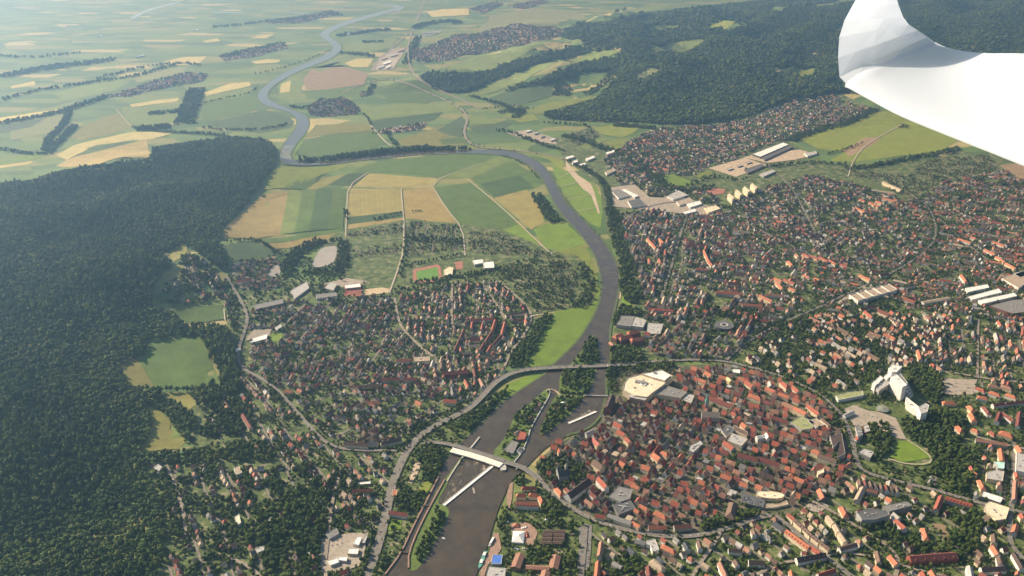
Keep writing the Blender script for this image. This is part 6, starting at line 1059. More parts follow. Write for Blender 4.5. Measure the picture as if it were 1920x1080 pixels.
DD = [
 ('old', [(1000,872),(1045,834),(1115,802),(1132,768),(1160,752),(1215,752),(1262,748),(1300,760),(1340,800),(1300,880),(1240,960),(1200,992),(1120,968),(1060,940),(1030,905)], (1225,958), (1340,820), 28.5, 6, (8,20), (11,14), (6,9.5), (6.5,8.5), 'old', T, .0062, dict(lab='old', flat=.07, perp=.2, street=3.6, skip=.035, treer=(2.4, 5), hip=.08)),
 ('old2', [(1265,700),(1372,688),(1445,704),(1540,756),(1575,800),(1590,850),(1595,880),(1560,930),(1500,948),(1380,960),(1310,995),(1210,990),(1245,960),(1310,880),(1345,800),(1300,758)], (1380,847), (1470,880), 28.5, 6, (8,20), (11,14), (6,9.5), (6.5,8.5), 'old', T, .0062, dict(lab='old', flat=.07, perp=.2, street=3.6, skip=.035, treer=(2.4, 5), hip=.08)),
 ('south', [(1110,992),(1210,1008),(1300,1012),(1390,985),(1450,970),(1480,1000),(1600,1090),(1100,1100)], (1320,1040), (1380,1085), 52, 17, (10,15), (9,12), (6,9.5), (4.5,6.5), 'sub', D, .0060, dict(lab='southern', perp=.45)),
 ('south2', [(1450,970),(1560,938),(1610,890),(1700,912),(1860,955),(1890,1000),(1880,1095),(1600,1095),(1480,1000)], (1480,966), (1553,1028), 52, 18, (10,16), (9,12), (7,10), (4.5,6.5), 'sub', D, .0058, dict(lab='southern', perp=.4)),
 ('east', [(1700,905),(1830,850),(1900,832),(1990,850),(1990,1100),(1890,1095),(1895,960)], (1900,830), (1895,960), 48, 16, (10,16), (9,12), (8,12), (4.5,6.5), 'sub', D, .0045, dict(lab='eastern')),
 ('east2', [(1720,690),(1800,600),(1990,620),(1990,740),(1850,735),(1780,700)], (1834,600), (1833,708), 36, 10, (10,16), (10,12), (8,11), (4.5,6), 'north', D, .0050, dict(lab='eastern', perp=.1, hip=0, slabs=.35)),
 ('east3', [(1440,700),(1400,680),(1480,610),(1560,590),(1660,590),(1720,690),(1640,712),(1560,738)], (1500,610), (1600,660), 46, 15, (10,17), (9.5,13), (8,12), (5,7), 'north', D, .0062, dict(lab='eastern', slabs=.12, skip=.24)),
 ('east4', [(1560,590),(1800,592),(1740,690),(1680,690),(1660,600)], (1640,600), (1740,690), 42, 14, (10,15), (9,12), (6,9), (5,7), 'north', D, .0064, dict(lab='eastern')),
 ('n1', [(1210,590),(1190,500),(1170,440),(1165,400),(1220,395),(1300,405),(1330,450),(1345,540),(1300,600),(1240,610)], (1240,560), (1275,440), 44, 13, (10,16), (10,13), (9,13), (4.5,6.5), 'north', S, .0046, dict(lab='northern', slabs=.15, perp=.2, flat=.05)),
 ('n1b', [(1210,590),(1290,600),(1380,560),(1420,600),(1400,650),(1370,672),(1250,672),(1205,655)], (1235,655), (1270,610), 40, 12, (10,16), (10,13), (9,13), (5,7), 'west', S, .0048, dict(lab='northern', slabs=.1, perp=.25)),
 ('n2', [(1300,405),(1360,400),(1450,440),(1520,470),(1500,600),(1420,640),(1380,560),(1345,540),(1330,450)], (1342,545), (1393,549), 46, 13, (10,15), (9,12), (6,10), (4.5,6.5), 'north', S, .0056, dict(lab='northern', slabs=.08)),
 ('n3', [(1340,395),(1440,350),(1520,330),(1620,350),(1700,380),(1700,460),(1620,500),(1520,475),(1440,440)], (1400,400), (1520,345), 44, 13, (9,14), (8.5,11), (5.5,9), (4.5,6), 'north', S, .0050, dict(lab='northern', slabs=.14, hip=.05)),
 ('n4', [(1700,380),(1780,340),(1880,320),(1990,360),(1990,620),(1880,600),(1700,580),(1560,590),(1520,560),(1530,480),(1620,500),(1700,460)], (1620,500), (1740,520), 46, 15, (9,14), (8.5,11), (5.5,8), (4.5,6), 'north', S, .0066, dict(lab='northern', slabs=.06)),
 ('n5', [(1130,300),(1180,265),(1240,240),(1330,235),(1400,250),(1350,290),(1310,330),(1230,330),(1330,360),(1360,390),(1300,395),(1210,370),(1160,345)], (1192,270), (1250,250), 46, 15, (9,14), (8.5,11), (5.5,8), (4.5,6), 'north', S, .0060, dict(lab='northern', slabs=.08)),
 ('n6', [(1330,238),(1420,214),(1480,190),(1560,178),(1635,205),(1590,230),(1530,245),(1480,262),(1420,280),(1380,300),(1340,310),(1350,290),(1400,250)], (1400,240), (1560,190), 50, 15, (9,13), (8.5,11), (5,7), (4,5.5), 'north', S, .0042, dict(lab='northern')),
 ('w1', [(470,580),(560,565),(700,555),(745,560),(760,620),(815,670),(800,700),(690,715),(560,735),(470,690),(468,610)], (560,660), (610,590), 40, 12, (9,13), (8.5,11), (5.5,8), (4.5,6), 'west', S, .0070, dict(lab='western', perp=.3, slabs=.04)),
 ('w2', [(745,560),(840,535),(930,530),(1000,590),(985,640),(950,690),(905,740),(850,760),(800,700),(815,670),(760,620)], (848,610), (846,545), 40, 12, (9,14), (8.5,11), (6,9), (4.5,6), 'west', S, .0060, dict(lab='western', perp=.25, slabs=.1)),
 ('w3', [(470,690),(560,735),(690,715),(800,700),(850,760),(790,805),(755,845),(640,838),(580,795),(520,728),(452,690)], (720,780), (800,735), 40, 13, (9,14), (8.5,12), (6,9), (4.5,6.5), 'west', D, .0066, dict(lab='western', slabs=.06)),
 ('w4', [(450,695),(520,735),(608,832),(740,850),(725,940),(700,1000),(600,1000),(620,930),(520,860),(380,820),(430,745)], (608,830), (520,732), 52, 17, (9,14), (8.5,12), (5.5,8), (4.5,6.5), 'west', D, .0066, dict(lab='western')),
 ('w5', [(285,880),(380,870),(480,880),(600,870),(640,880),(700,920),(700,1040),(690,1100),(300,1100),(320,1020),(310,960)], (330,915), (348,1005), 56, 17, (9,14), (9,12), (5.5,8), (4,6), 'sub', D, .0070, dict(lab='western', treer=(3.2, 6.5))),
 ('w6', [(430,500),(460,488),(520,482),(526,498),(505,520),(528,525),(520,545),(455,545)], (440,500), (500,520), 34, 12, (8,12), (8,10), (5,7), (4,5.5), 'west', S, .0030, dict(lab='western')),
 ('w7', [(345,470),(400,500),(425,530),(450,570),(445,640),(428,600),(420,560),(340,575),(300,560),(330,510)], (425,520), (456,572), 60, 22, (9,13), (8,11), (5,7), (4,5.5), 'west', S, .0075, dict(lab='western', treer=(3.5, 7))),
]
for key, pts, d0, d1, row, step, L, W, ev, rs_, pal, kd, tr, kw in DD:
    if kd != T: row *= 1.06; step *= 1.06; tr *= 2.0; kw.setdefault('skip', .1)
    district(key, pts, d0, d1, row, step, L, W, ev, rs_, pal, kd, tr, **kw)
def treefill(pts, dens, r_=(2.8, 5.6)):
    pg = poly(pts); area = abs(sum(pg[i][0]*pg[(i+1) % len(pg)][1]-pg[(i+1) % len(pg)][0]*pg[i][1] for i in range(len(pg))))/2; n = int(area*dens)
    X = rng.uniform(pg[:,0].min(), pg[:,0].max(), n*3); Y = rng.uniform(pg[:,1].min(), pg[:,1].max(), n*3); k = inside(pg, X, Y)
    for x, y in list(zip(X[k], Y[k]))[:n]:
        if occ(x, y) in (0, 4, 7): q = rng.uniform(*r_); TREES.append((x, y, q, q*rng.uniform(1.1, 1.6)))
for pts, de in (([(1390,590),(1560,592),(1700,592),(1745,690),(1640,712),(1560,735),(1440,698)], .0065), ([(1780,735),(1990,715),(1990,860),(1830,838),(1800,790)], .006), ([(1590,700),(1670,690),(1700,760),(1660,765),(1600,755)], .004), ([(940,955),(1010,905),(1060,960),(1100,990),(1085,1100),(950,1100),(935,1030)], .005), ([(748,850),(790,812),(860,778),(905,748),(948,750),(890,808),(846,852),(832,872),(800,938),(752,1036),(718,1060),(718,990),(730,930)], .006), ([(1140,688),(1265,682),(1265,700),(1170,706),(1150,740),(1138,738)], .006), ([(1012,818),(1048,712),(1110,628),(1122,680),(1100,740)], .004), ([(925,848),(965,779),(1022,733),(1030,740),(990,815),(950,875)], .006), ([(435,480),(530,470),(640,500),(640,545),(470,575),(430,530)], .004), ([(600,520),(760,540),(1000,485),(1110,520),(1110,575),(1000,590),(930,532),(745,560),(600,560)], .004), ([(1380,560),(1500,600),(1640,590),(1560,700),(1440,698),(1390,675)], .003), ([(1500,545),(1600,560),(1720,560),(1700,600),(1520,605)], .004)): treefill(pts, de)
# allotment gardens: small huts in rows of bushes
for pts in ([(648,440),(680,430),(758,418),(757,440),(650,452)],[(760,440),(770,416),(800,415),(860,425),(872,470),(758,482)],[(876,436),(935,433),(990,464),(1040,478),(1070,490),(1072,520),(990,480),(880,478)],[(645,470),(752,458),(752,472),(648,486)],[(940,500),(1060,492),(1085,520),(1075,560),(1040,580),(1005,588),(985,560)],[(1560,318),(1620,322),(1700,330),(1740,300),(1850,290),(1880,320),(1780,338),(1700,375),(1640,340)],[(1050,255),(1110,240),(1125,256),(1085,275)]):
    district('allot', pts, pts[0], pts[1], 40, 16, (4,6), (3.5,5), (2.4,3), (3,4.5), 'vil', 'garden_hut', .0085, street=3, lab='allotment', skip=.35, treer=(2, 4.2))
# far villages
for pts in ([(575,202),(600,187),(640,180),(675,203),(668,214),(612,220),(580,216)],[(770,97),(830,76),(900,62),(1000,48),(1060,60),(1068,70),(980,86),(900,101),(840,113),(790,118),(772,112)],[(205,182),(290,152),(350,137),(390,140),(380,153),(300,167),(240,182)],[(410,106),(470,92),(530,83),(540,90),(480,106),(420,115)],[(950,12),(1010,0),(1030,4),(980,18)],[(705,248),(750,233),(800,231),(790,243),(720,252)],[(665,172),(690,168),(700,176),(680,184)],[(540,285),(545,284),(546,286)],[(880,18),(930,4),(945,8),(905,26)],[(500,44),(620,20),(640,26),(560,44)]):
    district('village', pts, pts[0], pts[len(pts)//2], 42, 16, (11,17), (9,12), (5,7), (4.5,6), 'vil', 'village_house', .0034, lab='village', treer=(4, 8), street=6, skip=.2)
M_STREETS = M_STREET
for lab, (sv, sf) in STREETV.items():
    if sf: meshobj('side_street' if lab != 'allotment' else 'garden_path', sv, sf, M_STREETS, {'old': 'narrow lanes between the old town houses', 'southern': 'quiet side streets of the southern villas', 'eastern': 'side streets of the eastern quarter', 'northern': 'side streets of the northern district', 'western': 'side streets of the western district', 'allotment': 'narrow paths through the allotment gardens', 'village': 'lanes of the far villages'}[lab], None, None, 'structure')
print('houses', len(HOUSES), 'trees', len(TREES), 'groves', len(GROVES))
ORD = ['first','second','third','fourth','fifth','sixth','seventh','eighth','ninth','tenth','eleventh','twelfth','thirteenth','fourteenth','fifteenth','sixteenth','seventeenth','eighteenth','nineteenth','twentieth']
def ordw(i): return ORD[i] if i < 20 else ('twenty-','thirty-','forty-','fifty-','sixty-','seventy-','eighty-','ninety-')[min(7, i//10-2)]+ORD[i % 10] if i < 100 else 'outermost '+ORD[i % 20]
RW = dict(red='red', terra='terracotta', dkred='dark red', orange='orange', brown='brown', dkbrown='dark brown', grey='grey', ltgrey='pale grey', slate='slate', tan='tan', dkgrey='dark grey'); WW = dict(white='white', cream='cream', ltgrey='grey', tan='tan')
MX = np.array([[m_[1], m_[2]] for m_ in MARKS])
def near(x, y):
    d = np.hypot(MX[:,0]-x, MX[:,1]-y); i = int(d.argmin()); return MARKS[i][0], d[i]
def infront(x, y):
    c = np.array([x, y, 5.])-np.array([0, 0, CAMH]); d = c@CF; return abs(c@CR/d*FOC) < 985 and abs(c@CU/d*FOC) < 555
def child(name, me, e, sc, loc, col):
    o = bpy.data.objects.new(name, me); o.scale = sc; o.location = loc; o.color = c4(col); o.parent = e; COL.objects.link(o); return o
rest = {}; 
GRP = {'town_house': 'houses of the old town', 'detached_house': 'houses among gardens'}
for kind in (T, D, S, 'garden_hut', 'village_house'):
    hs = [h for h in HOUSES if h[9] == kind]
    def size(h): d = math.hypot(h[0], h[1]); return (h[3]*h[4])/(d*d+CAMH*CAMH)
    sing = []
    if kind in (T, D):
        vis = sorted([h for h in hs if infront(h[0], h[1])], key=size, reverse=True); sing = vis[:300]; ids = set(map(id, sing)); rest[kind] = [h for h in hs if id(h) not in ids]
    else: rest[kind] = hs
    cls = {}
    for h in sing:
        mk, dd = near(h[0], h[1]); cls.setdefault((mk, h[7], h[8], 'flat' if h[6] < .5 else ('hipped' if h[10] > 0 else 'gabled')), []).append((dd, h))
    for (mk, rf, wl, hp), lst in cls.items():
        lst.sort(key=lambda q: q[0])
        for i, (dd, h) in enumerate(lst):
            x, y, an, l_, w_, ev, rs_, rf, wl, _, hip, k = h
            sh = hp; kn = 'town house' if kind == T else 'house'
            lb = f"{RW[rf]}-roofed {sh} {kn}, {WW[wl]} walls, {ordw(i)} such out from the {mk}" if len(lst) > 1 else f"{RW[rf]}-roofed {sh} {kn}, {WW[wl]} walls, sole such around the {mk}"
            e = empty(kind, (x, y, float(H(x, y))), lb, kn, GRP[kind], an)
            house_parts(e, l_, w_, ev, rs_, tuple(q*k for q in CC[rf]), CC[wl], 0. if sh != 'hipped' else min(1., l_/w_*.95), chim=sh != 'flat')
def massed(name, hs, label):
    v = []; f = []; mi = []; tn = []
    for x, y, an, l_, w_, ev, rs_, rf, wl, kd, hip, k in hs:
        a, b = l_/2, w_/2; ca, sa = math.cos(an), math.sin(an); z0 = float(H(x, y)); n0 = len(v); hk = (a-b*.95 if a > b else a*.2) if hip else a
        pts = [(-a,-b,-2),(a,-b,-2),(a,b,-2),(-a,b,-2),(-a,-b,ev),(a,-b,ev),(a,b,ev),(-a,b,ev)]; o = .5
        if not hip: pts += [(-a,0,ev+rs_),(a,0,ev+rs_)]
        else: pts += [(-hk,0,ev+rs_),(hk,0,ev+rs_)]
        s = rs_/b*o; pts += [(-a-.3*(not hip)-o*(hip > 0),-b-o,ev-s+.15),(a+.3*(not hip)+o*(hip > 0),-b-o,ev-s+.15),(a+.3*(not hip)+o*(hip > 0),b+o,ev-s+.15),(-a-.3*(not hip)-o*(hip > 0),b+o,ev-s+.15),(-hk-.3*(not hip),0,ev+rs_+.15),(hk+.3*(not hip),0,ev+rs_+.15)]
        v += [(x+px*ca-py*sa, y+px*sa+py*ca, z0+pz) for px, py, pz in pts]
        fw = [(0,1,5,4),(2,3,7,6),(1,2,6,9,5),(3,0,4,8,7)] if not hip else [(0,1,5,4),(2,3,7,6),(1,2,6,5),(3,0,4,7)]
        fr = [(10,11,15,14),(12,13,14,15)]+([(11,12,15),(13,10,14)] if hip else [])
        f += [tuple(i+n0 for i in q) for q in fw+fr]; mi += [0]*len(fw)+[1]*len(fr); rc = [q*k for q in CC[rf]]; tn += [(*CC[wl], 1)]*len(fw)+[(*rc, 1)]*len(fr)
    if not v: return
    me = bpy.data.meshes.new(name); me.from_pydata(v, [], f); me.materials.append(M_WALLA); me.materials.append(M_ROOFA); me.polygons.foreach_set('material_index', mi)
    at = me.attributes.new('tint', 'FLOAT_COLOR', 'FACE'); at.data.foreach_set('color', np.array(tn, np.float32).ravel()); me.update()
    put(bpy.data.objects.new(name, me), label, None, None, 'stuff')
massed('further_town_houses', rest[T], 'the remaining small houses packed into the old town'); massed('further_garden_houses', rest[D], 'the remaining houses among the near gardens'); massed('suburb_houses', rest[S], 'countless small houses of the northern and western districts')
massed('garden_huts', rest['garden_hut'], 'countless tiny huts in the allotment gardens'); massed('village_houses', rest['village_house'], 'clustered houses of the far hazy villages')
# ---------------------------------------------------------------- trees: the 300 that show largest are single trees
CROWN = []; TRUNK = None
for i in range(6):
    v, f = crown_geo(100+i, 260, 7, .15, 2 if i < 0 else 1, (.85,1.0,1.15,.9,1.3,1.05)[i]); me = bpy.data.meshes.new('crown'); me.from_pydata(v, [], f); me.materials.append(M_LEAF); CROWN.append(me)
v, f = trunk_geo(.85, .08); TRUNK = bpy.data.meshes.new('trunk'); TRUNK.from_pydata(v, [], f); TRUNK.materials.append(M_BARK)
gv = sorted([g_ for g_ in GROVES if infront(g_[0], g_[1])], key=lambda g_: g_[2]/math.sqrt(g_[0]**2+g_[1]**2+CAMH**2), reverse=True); single = gv[:300]; sid = set(map(id, single))
byt = {}
for g_ in single: byt.setdefault(g_[4], []).append(g_)
for tag, lst in byt.items():
    lst.sort(key=lambda g_: (g_[0]))
    cl = {}
    for g_ in lst: cl.setdefault('tall' if g_[3] > 7.4 else ('low' if g_[3] < 6 else 'mid-sized'), []).append(g_)
    for sz, l2 in cl.items():
        for i, (x, y, r_, h_, _) in enumerate(l2):
            e = empty('tree', (x, y, float(H(x, y))+.6), f"{sz} leafy green tree, {ordw(i)} from the west, {tag}" if len(l2) > 1 else f"only {sz} leafy green tree, {tag}", 'tree', 'single trees of the town')
            an = rng.uniform(0, 6.28); c = child('crown', CROWN[rng.randint(6)], e, (r_, r_, h_*.8), (0, 0, h_*.28), (1,1,1)); c.rotation_euler.z = an; child('trunk', TRUNK, e, (r_*.8, r_*.8, h_*.9), (0, 0, 0), (1,1,1))
rs = [g_ for g_ in GROVES if id(g_) not in sid]
def trees_of(lst): 
    a = np.array([(q[0], q[1], q[2], q[3]) for q in lst]); return np.stack([a[:,0], a[:,1], H(a[:,0], a[:,1])+1.2], 1), a[:,2], a[:,3]
p_, r_, h_ = trees_of(rs); scatter('grove_trees', 'further trees of the river groves and parks', p_, r_, h_, TPROTO)
p_, r_, h_ = trees_of(TREES); scatter('garden_trees', 'countless garden and street trees between the houses', p_, r_, h_*.8, TPROTO)
# hedgerows, river lines and copses out in the valley
HED = []
def hedge(pts, w, sp, r_, h_, dens=.9):
    pl = np.array([P(x, y)[:2] for x, y in smooth(pts, 1, False)])
    if sp >= 13: r_ = (r_[0]*.62, r_[1]*.72); h_ = (h_[0]*.75, h_[1]*.8); sp *= .62
    for a, b in zip(pl[:-1], pl[1:]):
        n = max(1, int(np.linalg.norm(b-a)/sp)); d = (b-a)/n; nn_ = np.array([-d[1], d[0]]); nn_ /= np.linalg.norm(nn_)+1e-9
        for i in range(n):
            for k in range(max(1, int(w/sp))):
                if rng.rand() < dens: q = a+d*(i+rng.rand())+nn_*rng.uniform(-.5, .5)*w; HED.append((q[0], q[1], rng.uniform(*r_), rng.uniform(*h_)))
for pts, w, sp, r_, h_, de in (
 ([(560,302),(600,302),(640,296),(700,290),(780,281),(850,281),(925,285)], 45, 11, (6,9), (8,12), .9), ([(640,296),(720,285),(800,280),(850,283)], 50, 11, (6,9), (8,12), .8), ([(1002,365),(1015,380),(1030,405),(1045,418)], 55, 10, (5,8), (6,9), .95), ([(940,292),(985,308),(1010,335)], 10, 9, (3,5), (4,6), .6), ([(1066,302),(1105,322),(1132,342),(1142,372),(1146,405),(1156,430)], 30, 9, (4,7), (5,8), .9), ([(1050,360),(1075,395),(1100,420),(1130,450)], 5, 12, (2,4), (3,5), .6), ([(1105,440),(1125,470),(1130,510),(1125,560)], 6, 12, (2,4), (3,5), .5), ([(1165,500),(1170,540),(1185,570)], 40, 10, (5,8), (6,9), .9), ([(1085,495),(1105,520),(1108,560),(1080,578)], 40, 11, (4,7), (5,8), .85),
 ([(648,395),(650,412)], 15, 7, (4,6), (5,7), .9), ([(700,415),(730,405),(755,402)], 14, 8, (4,6), (5,7), .8), ([(770,398),(795,396)], 8, 8, (3,5), (4,6), .7), ([(545,470),(560,480),(580,470),(600,455),(640,450)], 30, 9, (4,6), (5,7), .8), ([(530,520),(545,490),(570,465),(600,452)], 55, 10, (5,7), (6,9), .9), ([(570,510),(600,512),(640,510),(645,480),(642,455)], 45, 10, (5,7), (6,9), .9), ([(425,455),(470,450),(490,453),(520,478)], 16, 8, (4,6), (5,8), .8), ([(758,500),(870,478)], 10, 9, (4,5.5), (5,8), .95), ([(640,530),(645,470)], 12, 9, (4,6), (5,8), .8), ([(750,520),(760,480),(760,430)], 16, 9, (4,6), (5,8), .8), ([(770,532),(860,520),(940,505)], 22, 9, (4,6), (5,8), .8), ([(760,445),(800,450),(868,455)], 60, 11, (4,6), (5,8), .8),
 # valley
 ([(130,210),(120,235),(95,255),(85,282)], 40, 16, (8,12), (8,11), .9), ([(140,236),(110,268),(90,285)], 40, 16, (8,12), (8,11), .9), ([(0,232),(60,222),(110,212),(160,195),(205,180)], 60, 20, (9,13), (9,13), .9), ([(345,232),(352,210),(362,190),(368,168)], 110, 20, (10,14), (10,15), .75), ([(278,214),(310,211),(350,209)], 60, 18, (8,12), (8,12), .9), ([(255,245),(280,242),(320,238)], 90, 18, (8,12), (9,13), .85), ([(250,240),(300,248),(400,252),(450,262),(500,265)], 30, 15, (6,9), (7,10), .8), ([(380,240),(440,246),(520,240),(540,232)], 26, 14, (6,9), (7,10), .6), ([(375,195),(420,185),(470,175),(482,165)], 14, 16, (6,9), (6,9), .6), ([(0,280),(60,290),(100,288)], 30, 16, (8,11), (8,10), .7), ([(0,190),(60,172),(140,160),(250,145),(300,130),(330,122)], 40, 22, (10,14), (9,13), .85), ([(0,145),(80,130),(160,120),(215,112)], 110, 28, (13,18), (12,16), .8), ([(180,150),(260,128),(330,118),(380,123)], 40, 24, (10,14), (9,13), .7), ([(420,108),(480,92),(535,82)], 90, 26, (12,16), (12,15), .6), ([(480,140),(560,120),(620,95)], 14, 22, (8,11), (7,10), .5), ([(400,52),(480,44),(560,34),(640,28)], 70, 34, (15,20), (12,16), .6), ([(630,68),(690,60),(730,56)], 80, 26, (12,16), (11,15), .8), ([(640,100),(690,104),(700,108)], 60, 22, (10,14), (10,14), .8), ([(680,80),(720,79)], 60, 22, (10,14), (10,14), .8), ([(775,55),(800,45),(850,38),(860,45)], 110, 28, (12,16), (12,15), .7), ([(762,120),(770,95),(785,70)], 60, 22, (10,14), (9,13), .7), ([(0,105),(60,110),(150,100)], 40, 30, (13,18), (11,14), .5),
 ([(575,200),(560,205),(545,199)], 30, 16, (7,10), (7,10), .8), ([(675,210),(690,222),(700,245)], 14, 13, (5,8), (6,9), .6), ([(700,160),(690,178)], 40, 14, (6,9), (7,10), .8), ([(555,292),(580,298),(640,298)], 10, 12, (4,7), (5,8), .7), ([(700,252),(725,245),(735,262),(745,275)], 24, 13, (5,8), (6,9), .6), ([(880,180),(920,190),(955,200),(960,212)], 40, 13, (5,8), (6,9), .7), ([(1045,160),(1060,170),(1050,180)], 110, 16, (6,9), (7,10), .8), ([(935,212),(960,208),(985,205),(965,222)], 50, 13, (5,8), (6,9), .8), ([(1100,178),(1140,150),(1165,130)], 70, 16, (6,10), (7,11), .8), ([(1015,232),(1040,232),(1090,235),(1110,240)], 30, 12, (5,8), (6,9), .7), ([(900,205),(960,200),(1000,205)], 22, 14, (5,8), (6,9), .5), ([(930,245),(960,250),(990,262),(1040,280),(1060,285)], 26, 12, (5,8), (6,9), .7), ([(1060,255),(1100,265),(1130,280),(1180,290),(1210,320),(1240,335)], 60, 12, (5,8), (6,9), .8), ([(1150,235),(1230,240)], 60, 13, (5,8), (7,10), .8), ([(1225,330),(1250,350),(1290,362),(1340,350)], 50, 12, (5,8), (6,9), .85), ([(1590,318),(1640,312),(1700,300),(1760,290),(1800,280)], 40, 11, (5,8), (7,10), .95), ([(1480,265),(1530,245),(1590,232),(1640,205)], 60, 13, (5,8), (7,10), .9), ([(1550,290),(1580,283),(1620,268)], 14, 10, (4,6), (5,7), .8), ([(1400,320),(1450,312),(1520,305),(1590,310)], 30, 11, (4,7), (6,8), .8), ([(1285,352),(1330,330),(1350,335),(1400,338)], 30, 11, (4,7), (6,8), .7), ([(1690,240),(1700,236)], 40, 12, (5,7), (5,7), .9), ([(1770,365),(1800,372),(1830,370)], 80, 12, (5,8), (6,9), .9), ([(1870,345),(1920,352)], 90, 12, (5,8), (7,10), .9),
 ([(1690,560),(1760,580),(1840,595),(1920,620)], 24, 10, (4,7), (5,8), .9), ([(1400,612),(1480,618),(1560,605),(1620,600)], 60, 11, (5,7), (6,9), .8), ([(1290,590),(1350,585),(1420,592)], 60, 11, (5,7), (6,9), .8), ([(1240,680),(1360,674),(1450,697)], 10, 14, (3.5,5), (4.5,6.5), .8), ([(1640,885),(1740,912),(1840,938)], 8, 12, (3.5,5), (4.5,6.5), .85), ([(1605,870),(1596,830),(1588,800)], 8, 14, (3.5,5), (4.5,6.5), .7)): hedge(pts, w, sp, r_, h_, de)
def avenue(key, off, sp, r_, h_, dens):
    pl = np.array([P(x, y)[:2] for x, y in smooth(ROADS[key][0], 2, False)])
    for sd in (-1, 1):
        l, r2 = offs(pl, ROADS[key][1]+off*2); q = l if sd > 0 else r2
        for a, b in zip(q[:-1], q[1:]):
            n = max(1, int(np.linalg.norm(b-a)/sp))
            for i in range(n):
                if rng.rand() < dens: z = a+(b-a)*(i+rng.rand())/n+rng.normal(size=2)*.8; HED.append((z[0], z[1], rng.uniform(*r_), rng.uniform(*h_)))
for k_, o_, s_, d_ in (('ringw', 3.5, 9, .6), ('münster', 3, 10, .4), ('w', 3, 11, .35), ('n2', 3, 10, .5), ('n1', 3, 10, .4), ('south1', 3, 10, .5), ('east1', 3, 10, .4), ('river', 4, 11, .35), ('high', 4, 26, .3), ('n5', 3, 11, .4), ('south3', 3, 10, .5)): avenue(k_, o_, s_, (2.8, 4.8), (3.2, 6), d_)
HED = [q for q in HED if occ(q[0], q[1]) not in (3, 2, 6, 8)]
p_, r_, h_ = trees_of(HED); scatter('hedgerow_trees', 'hedgerows and copses between fields and along the river', p_, r_, h_, TPROTO)
# ---------------------------------------------------------------- cars and boats
def car_mesh(cab):
    v = []; f = []
    def loft(secs):
        k = len(v)
        for x, w, z0, z1 in secs: v.extend([(x,-w,z0),(x,w,z0),(x,w*.94,z1),(x,-w*.94,z1)])
        for i in range(len(secs)-1):
            for j in range(4): f.append((k+4*i+j, k+4*i+4+j, k+4*i+4+(j+1) % 4, k+4*i+(j+1) % 4))
        f.append((k, k+1, k+2, k+3)); q = k+4*(len(secs)-1); f.append((q+3, q+2, q+1, q))
    loft([(-2.15,.75,.4,.8),(-2.0,.86,.25,.95),(1.3,.88,.25,.92),(2.0,.82,.25,.75),(2.2,.7,.4,.62)])
    return v, f
bv, bf = car_mesh(0); CARB = bpy.data.meshes.new('car_body'); CARB.from_pydata(bv, [], bf); CARB.materials.append(M_PAINT)
gv_ = [(-1.7,-.78,.94),(-1.7,.78,.94),(1.0,.78,.93),(1.0,-.78,.93),(-1.2,-.62,1.45),(-1.2,.62,1.45),(.35,.62,1.45),(.35,-.62,1.45)]
CARG = bpy.data.meshes.new('car_cabin'); CARG.from_pydata(gv_, [], [(0,1,5,4),(1,2,6,5),(2,3,7,6),(3,0,4,7),(4,5,6,7)]); CARG.materials.append(plain('car_glass', (.03,.035,.04), .1, 3, .15))
wv = []; wf = []
for x in (-1.35, 1.35):
    for y in (-.8, .8):
        k = len(wv); wv += [(x+.34*math.cos(i*.785), y+s*.12, .34+.34*math.sin(i*.785)) for s in (-1, 1) for i in range(8)]; wf += [(k+i, k+(i+1) % 8, k+8+(i+1) % 8, k+8+i) for i in range(8)]+[tuple(range(k, k+8))[::-1], tuple(range(k+8, k+16))]
CARC = [('white', (.8,.8,.8)), ('silver', (.45,.46,.47)), ('black', (.02,.02,.025)), ('dark red', (.25,.03,.03)), ('blue', (.04,.09,.25)), ('grey', (.2,.2,.21))]
def car(x, y, z, an, ci, label):
    e = empty('car', (x, y, z), label, 'car', 'cars on the roads and car parks', an); child('body', CARB, e, (1,1,1), (0,0,0), CARC[ci][1]); child('cabin', CARG, e, (1,1,1), (0,0,0), (0,0,0))
    for i, (xx, yy) in enumerate(((-1.35,-.8),(-1.35,.8),(1.35,-.8),(1.35,.8))):
        child('wheel', WHEEL, e, (1,1,1), (xx, yy, 0), (0,0,0))
WHEEL = bpy.data.meshes.new('wheel'); WHEEL.from_pydata([(.34*math.cos(i*.785), s*.12, .34+.34*math.sin(i*.785)) for s in (-1, 1) for i in range(8)], [], [(i, (i+1) % 8, 8+(i+1) % 8, 8+i) for i in range(8)]+[tuple(range(8))[::-1], tuple(range(8, 16))]); WHEEL.materials.append(plain('tyre', (.02,.02,.02), .1, 1))
def along(pts, n, z, what, off=3.2):
    pl = np.array([P(x, y, z)[:2] for x, y in smooth(pts, 2, False)]); seg = np.linalg.norm(np.diff(pl, axis=0), axis=1); cum = np.r_[0, np.cumsum(seg)]; cnt = {}
    for i in range(n):
        s = cum[-1]*(i+.3+.5*rng.rand())/n; k = min(len(seg)-1, np.searchsorted(cum, s)-1); d = (pl[k+1]-pl[k])/seg[k]; sd = 1 if rng.rand() < .5 else -1; q = pl[k]+d*(s-cum[k])+np.array([d[1], -d[0]])*off*sd; ci = rng.randint(6)
        c = cnt.get(ci, 0); cnt[ci] = c+1; car(q[0], q[1], z+.35, math.atan2(d[1], d[0])+(0 if sd > 0 else math.pi), ci, f"{ordw(c)} {CARC[ci][0]} car {what}")
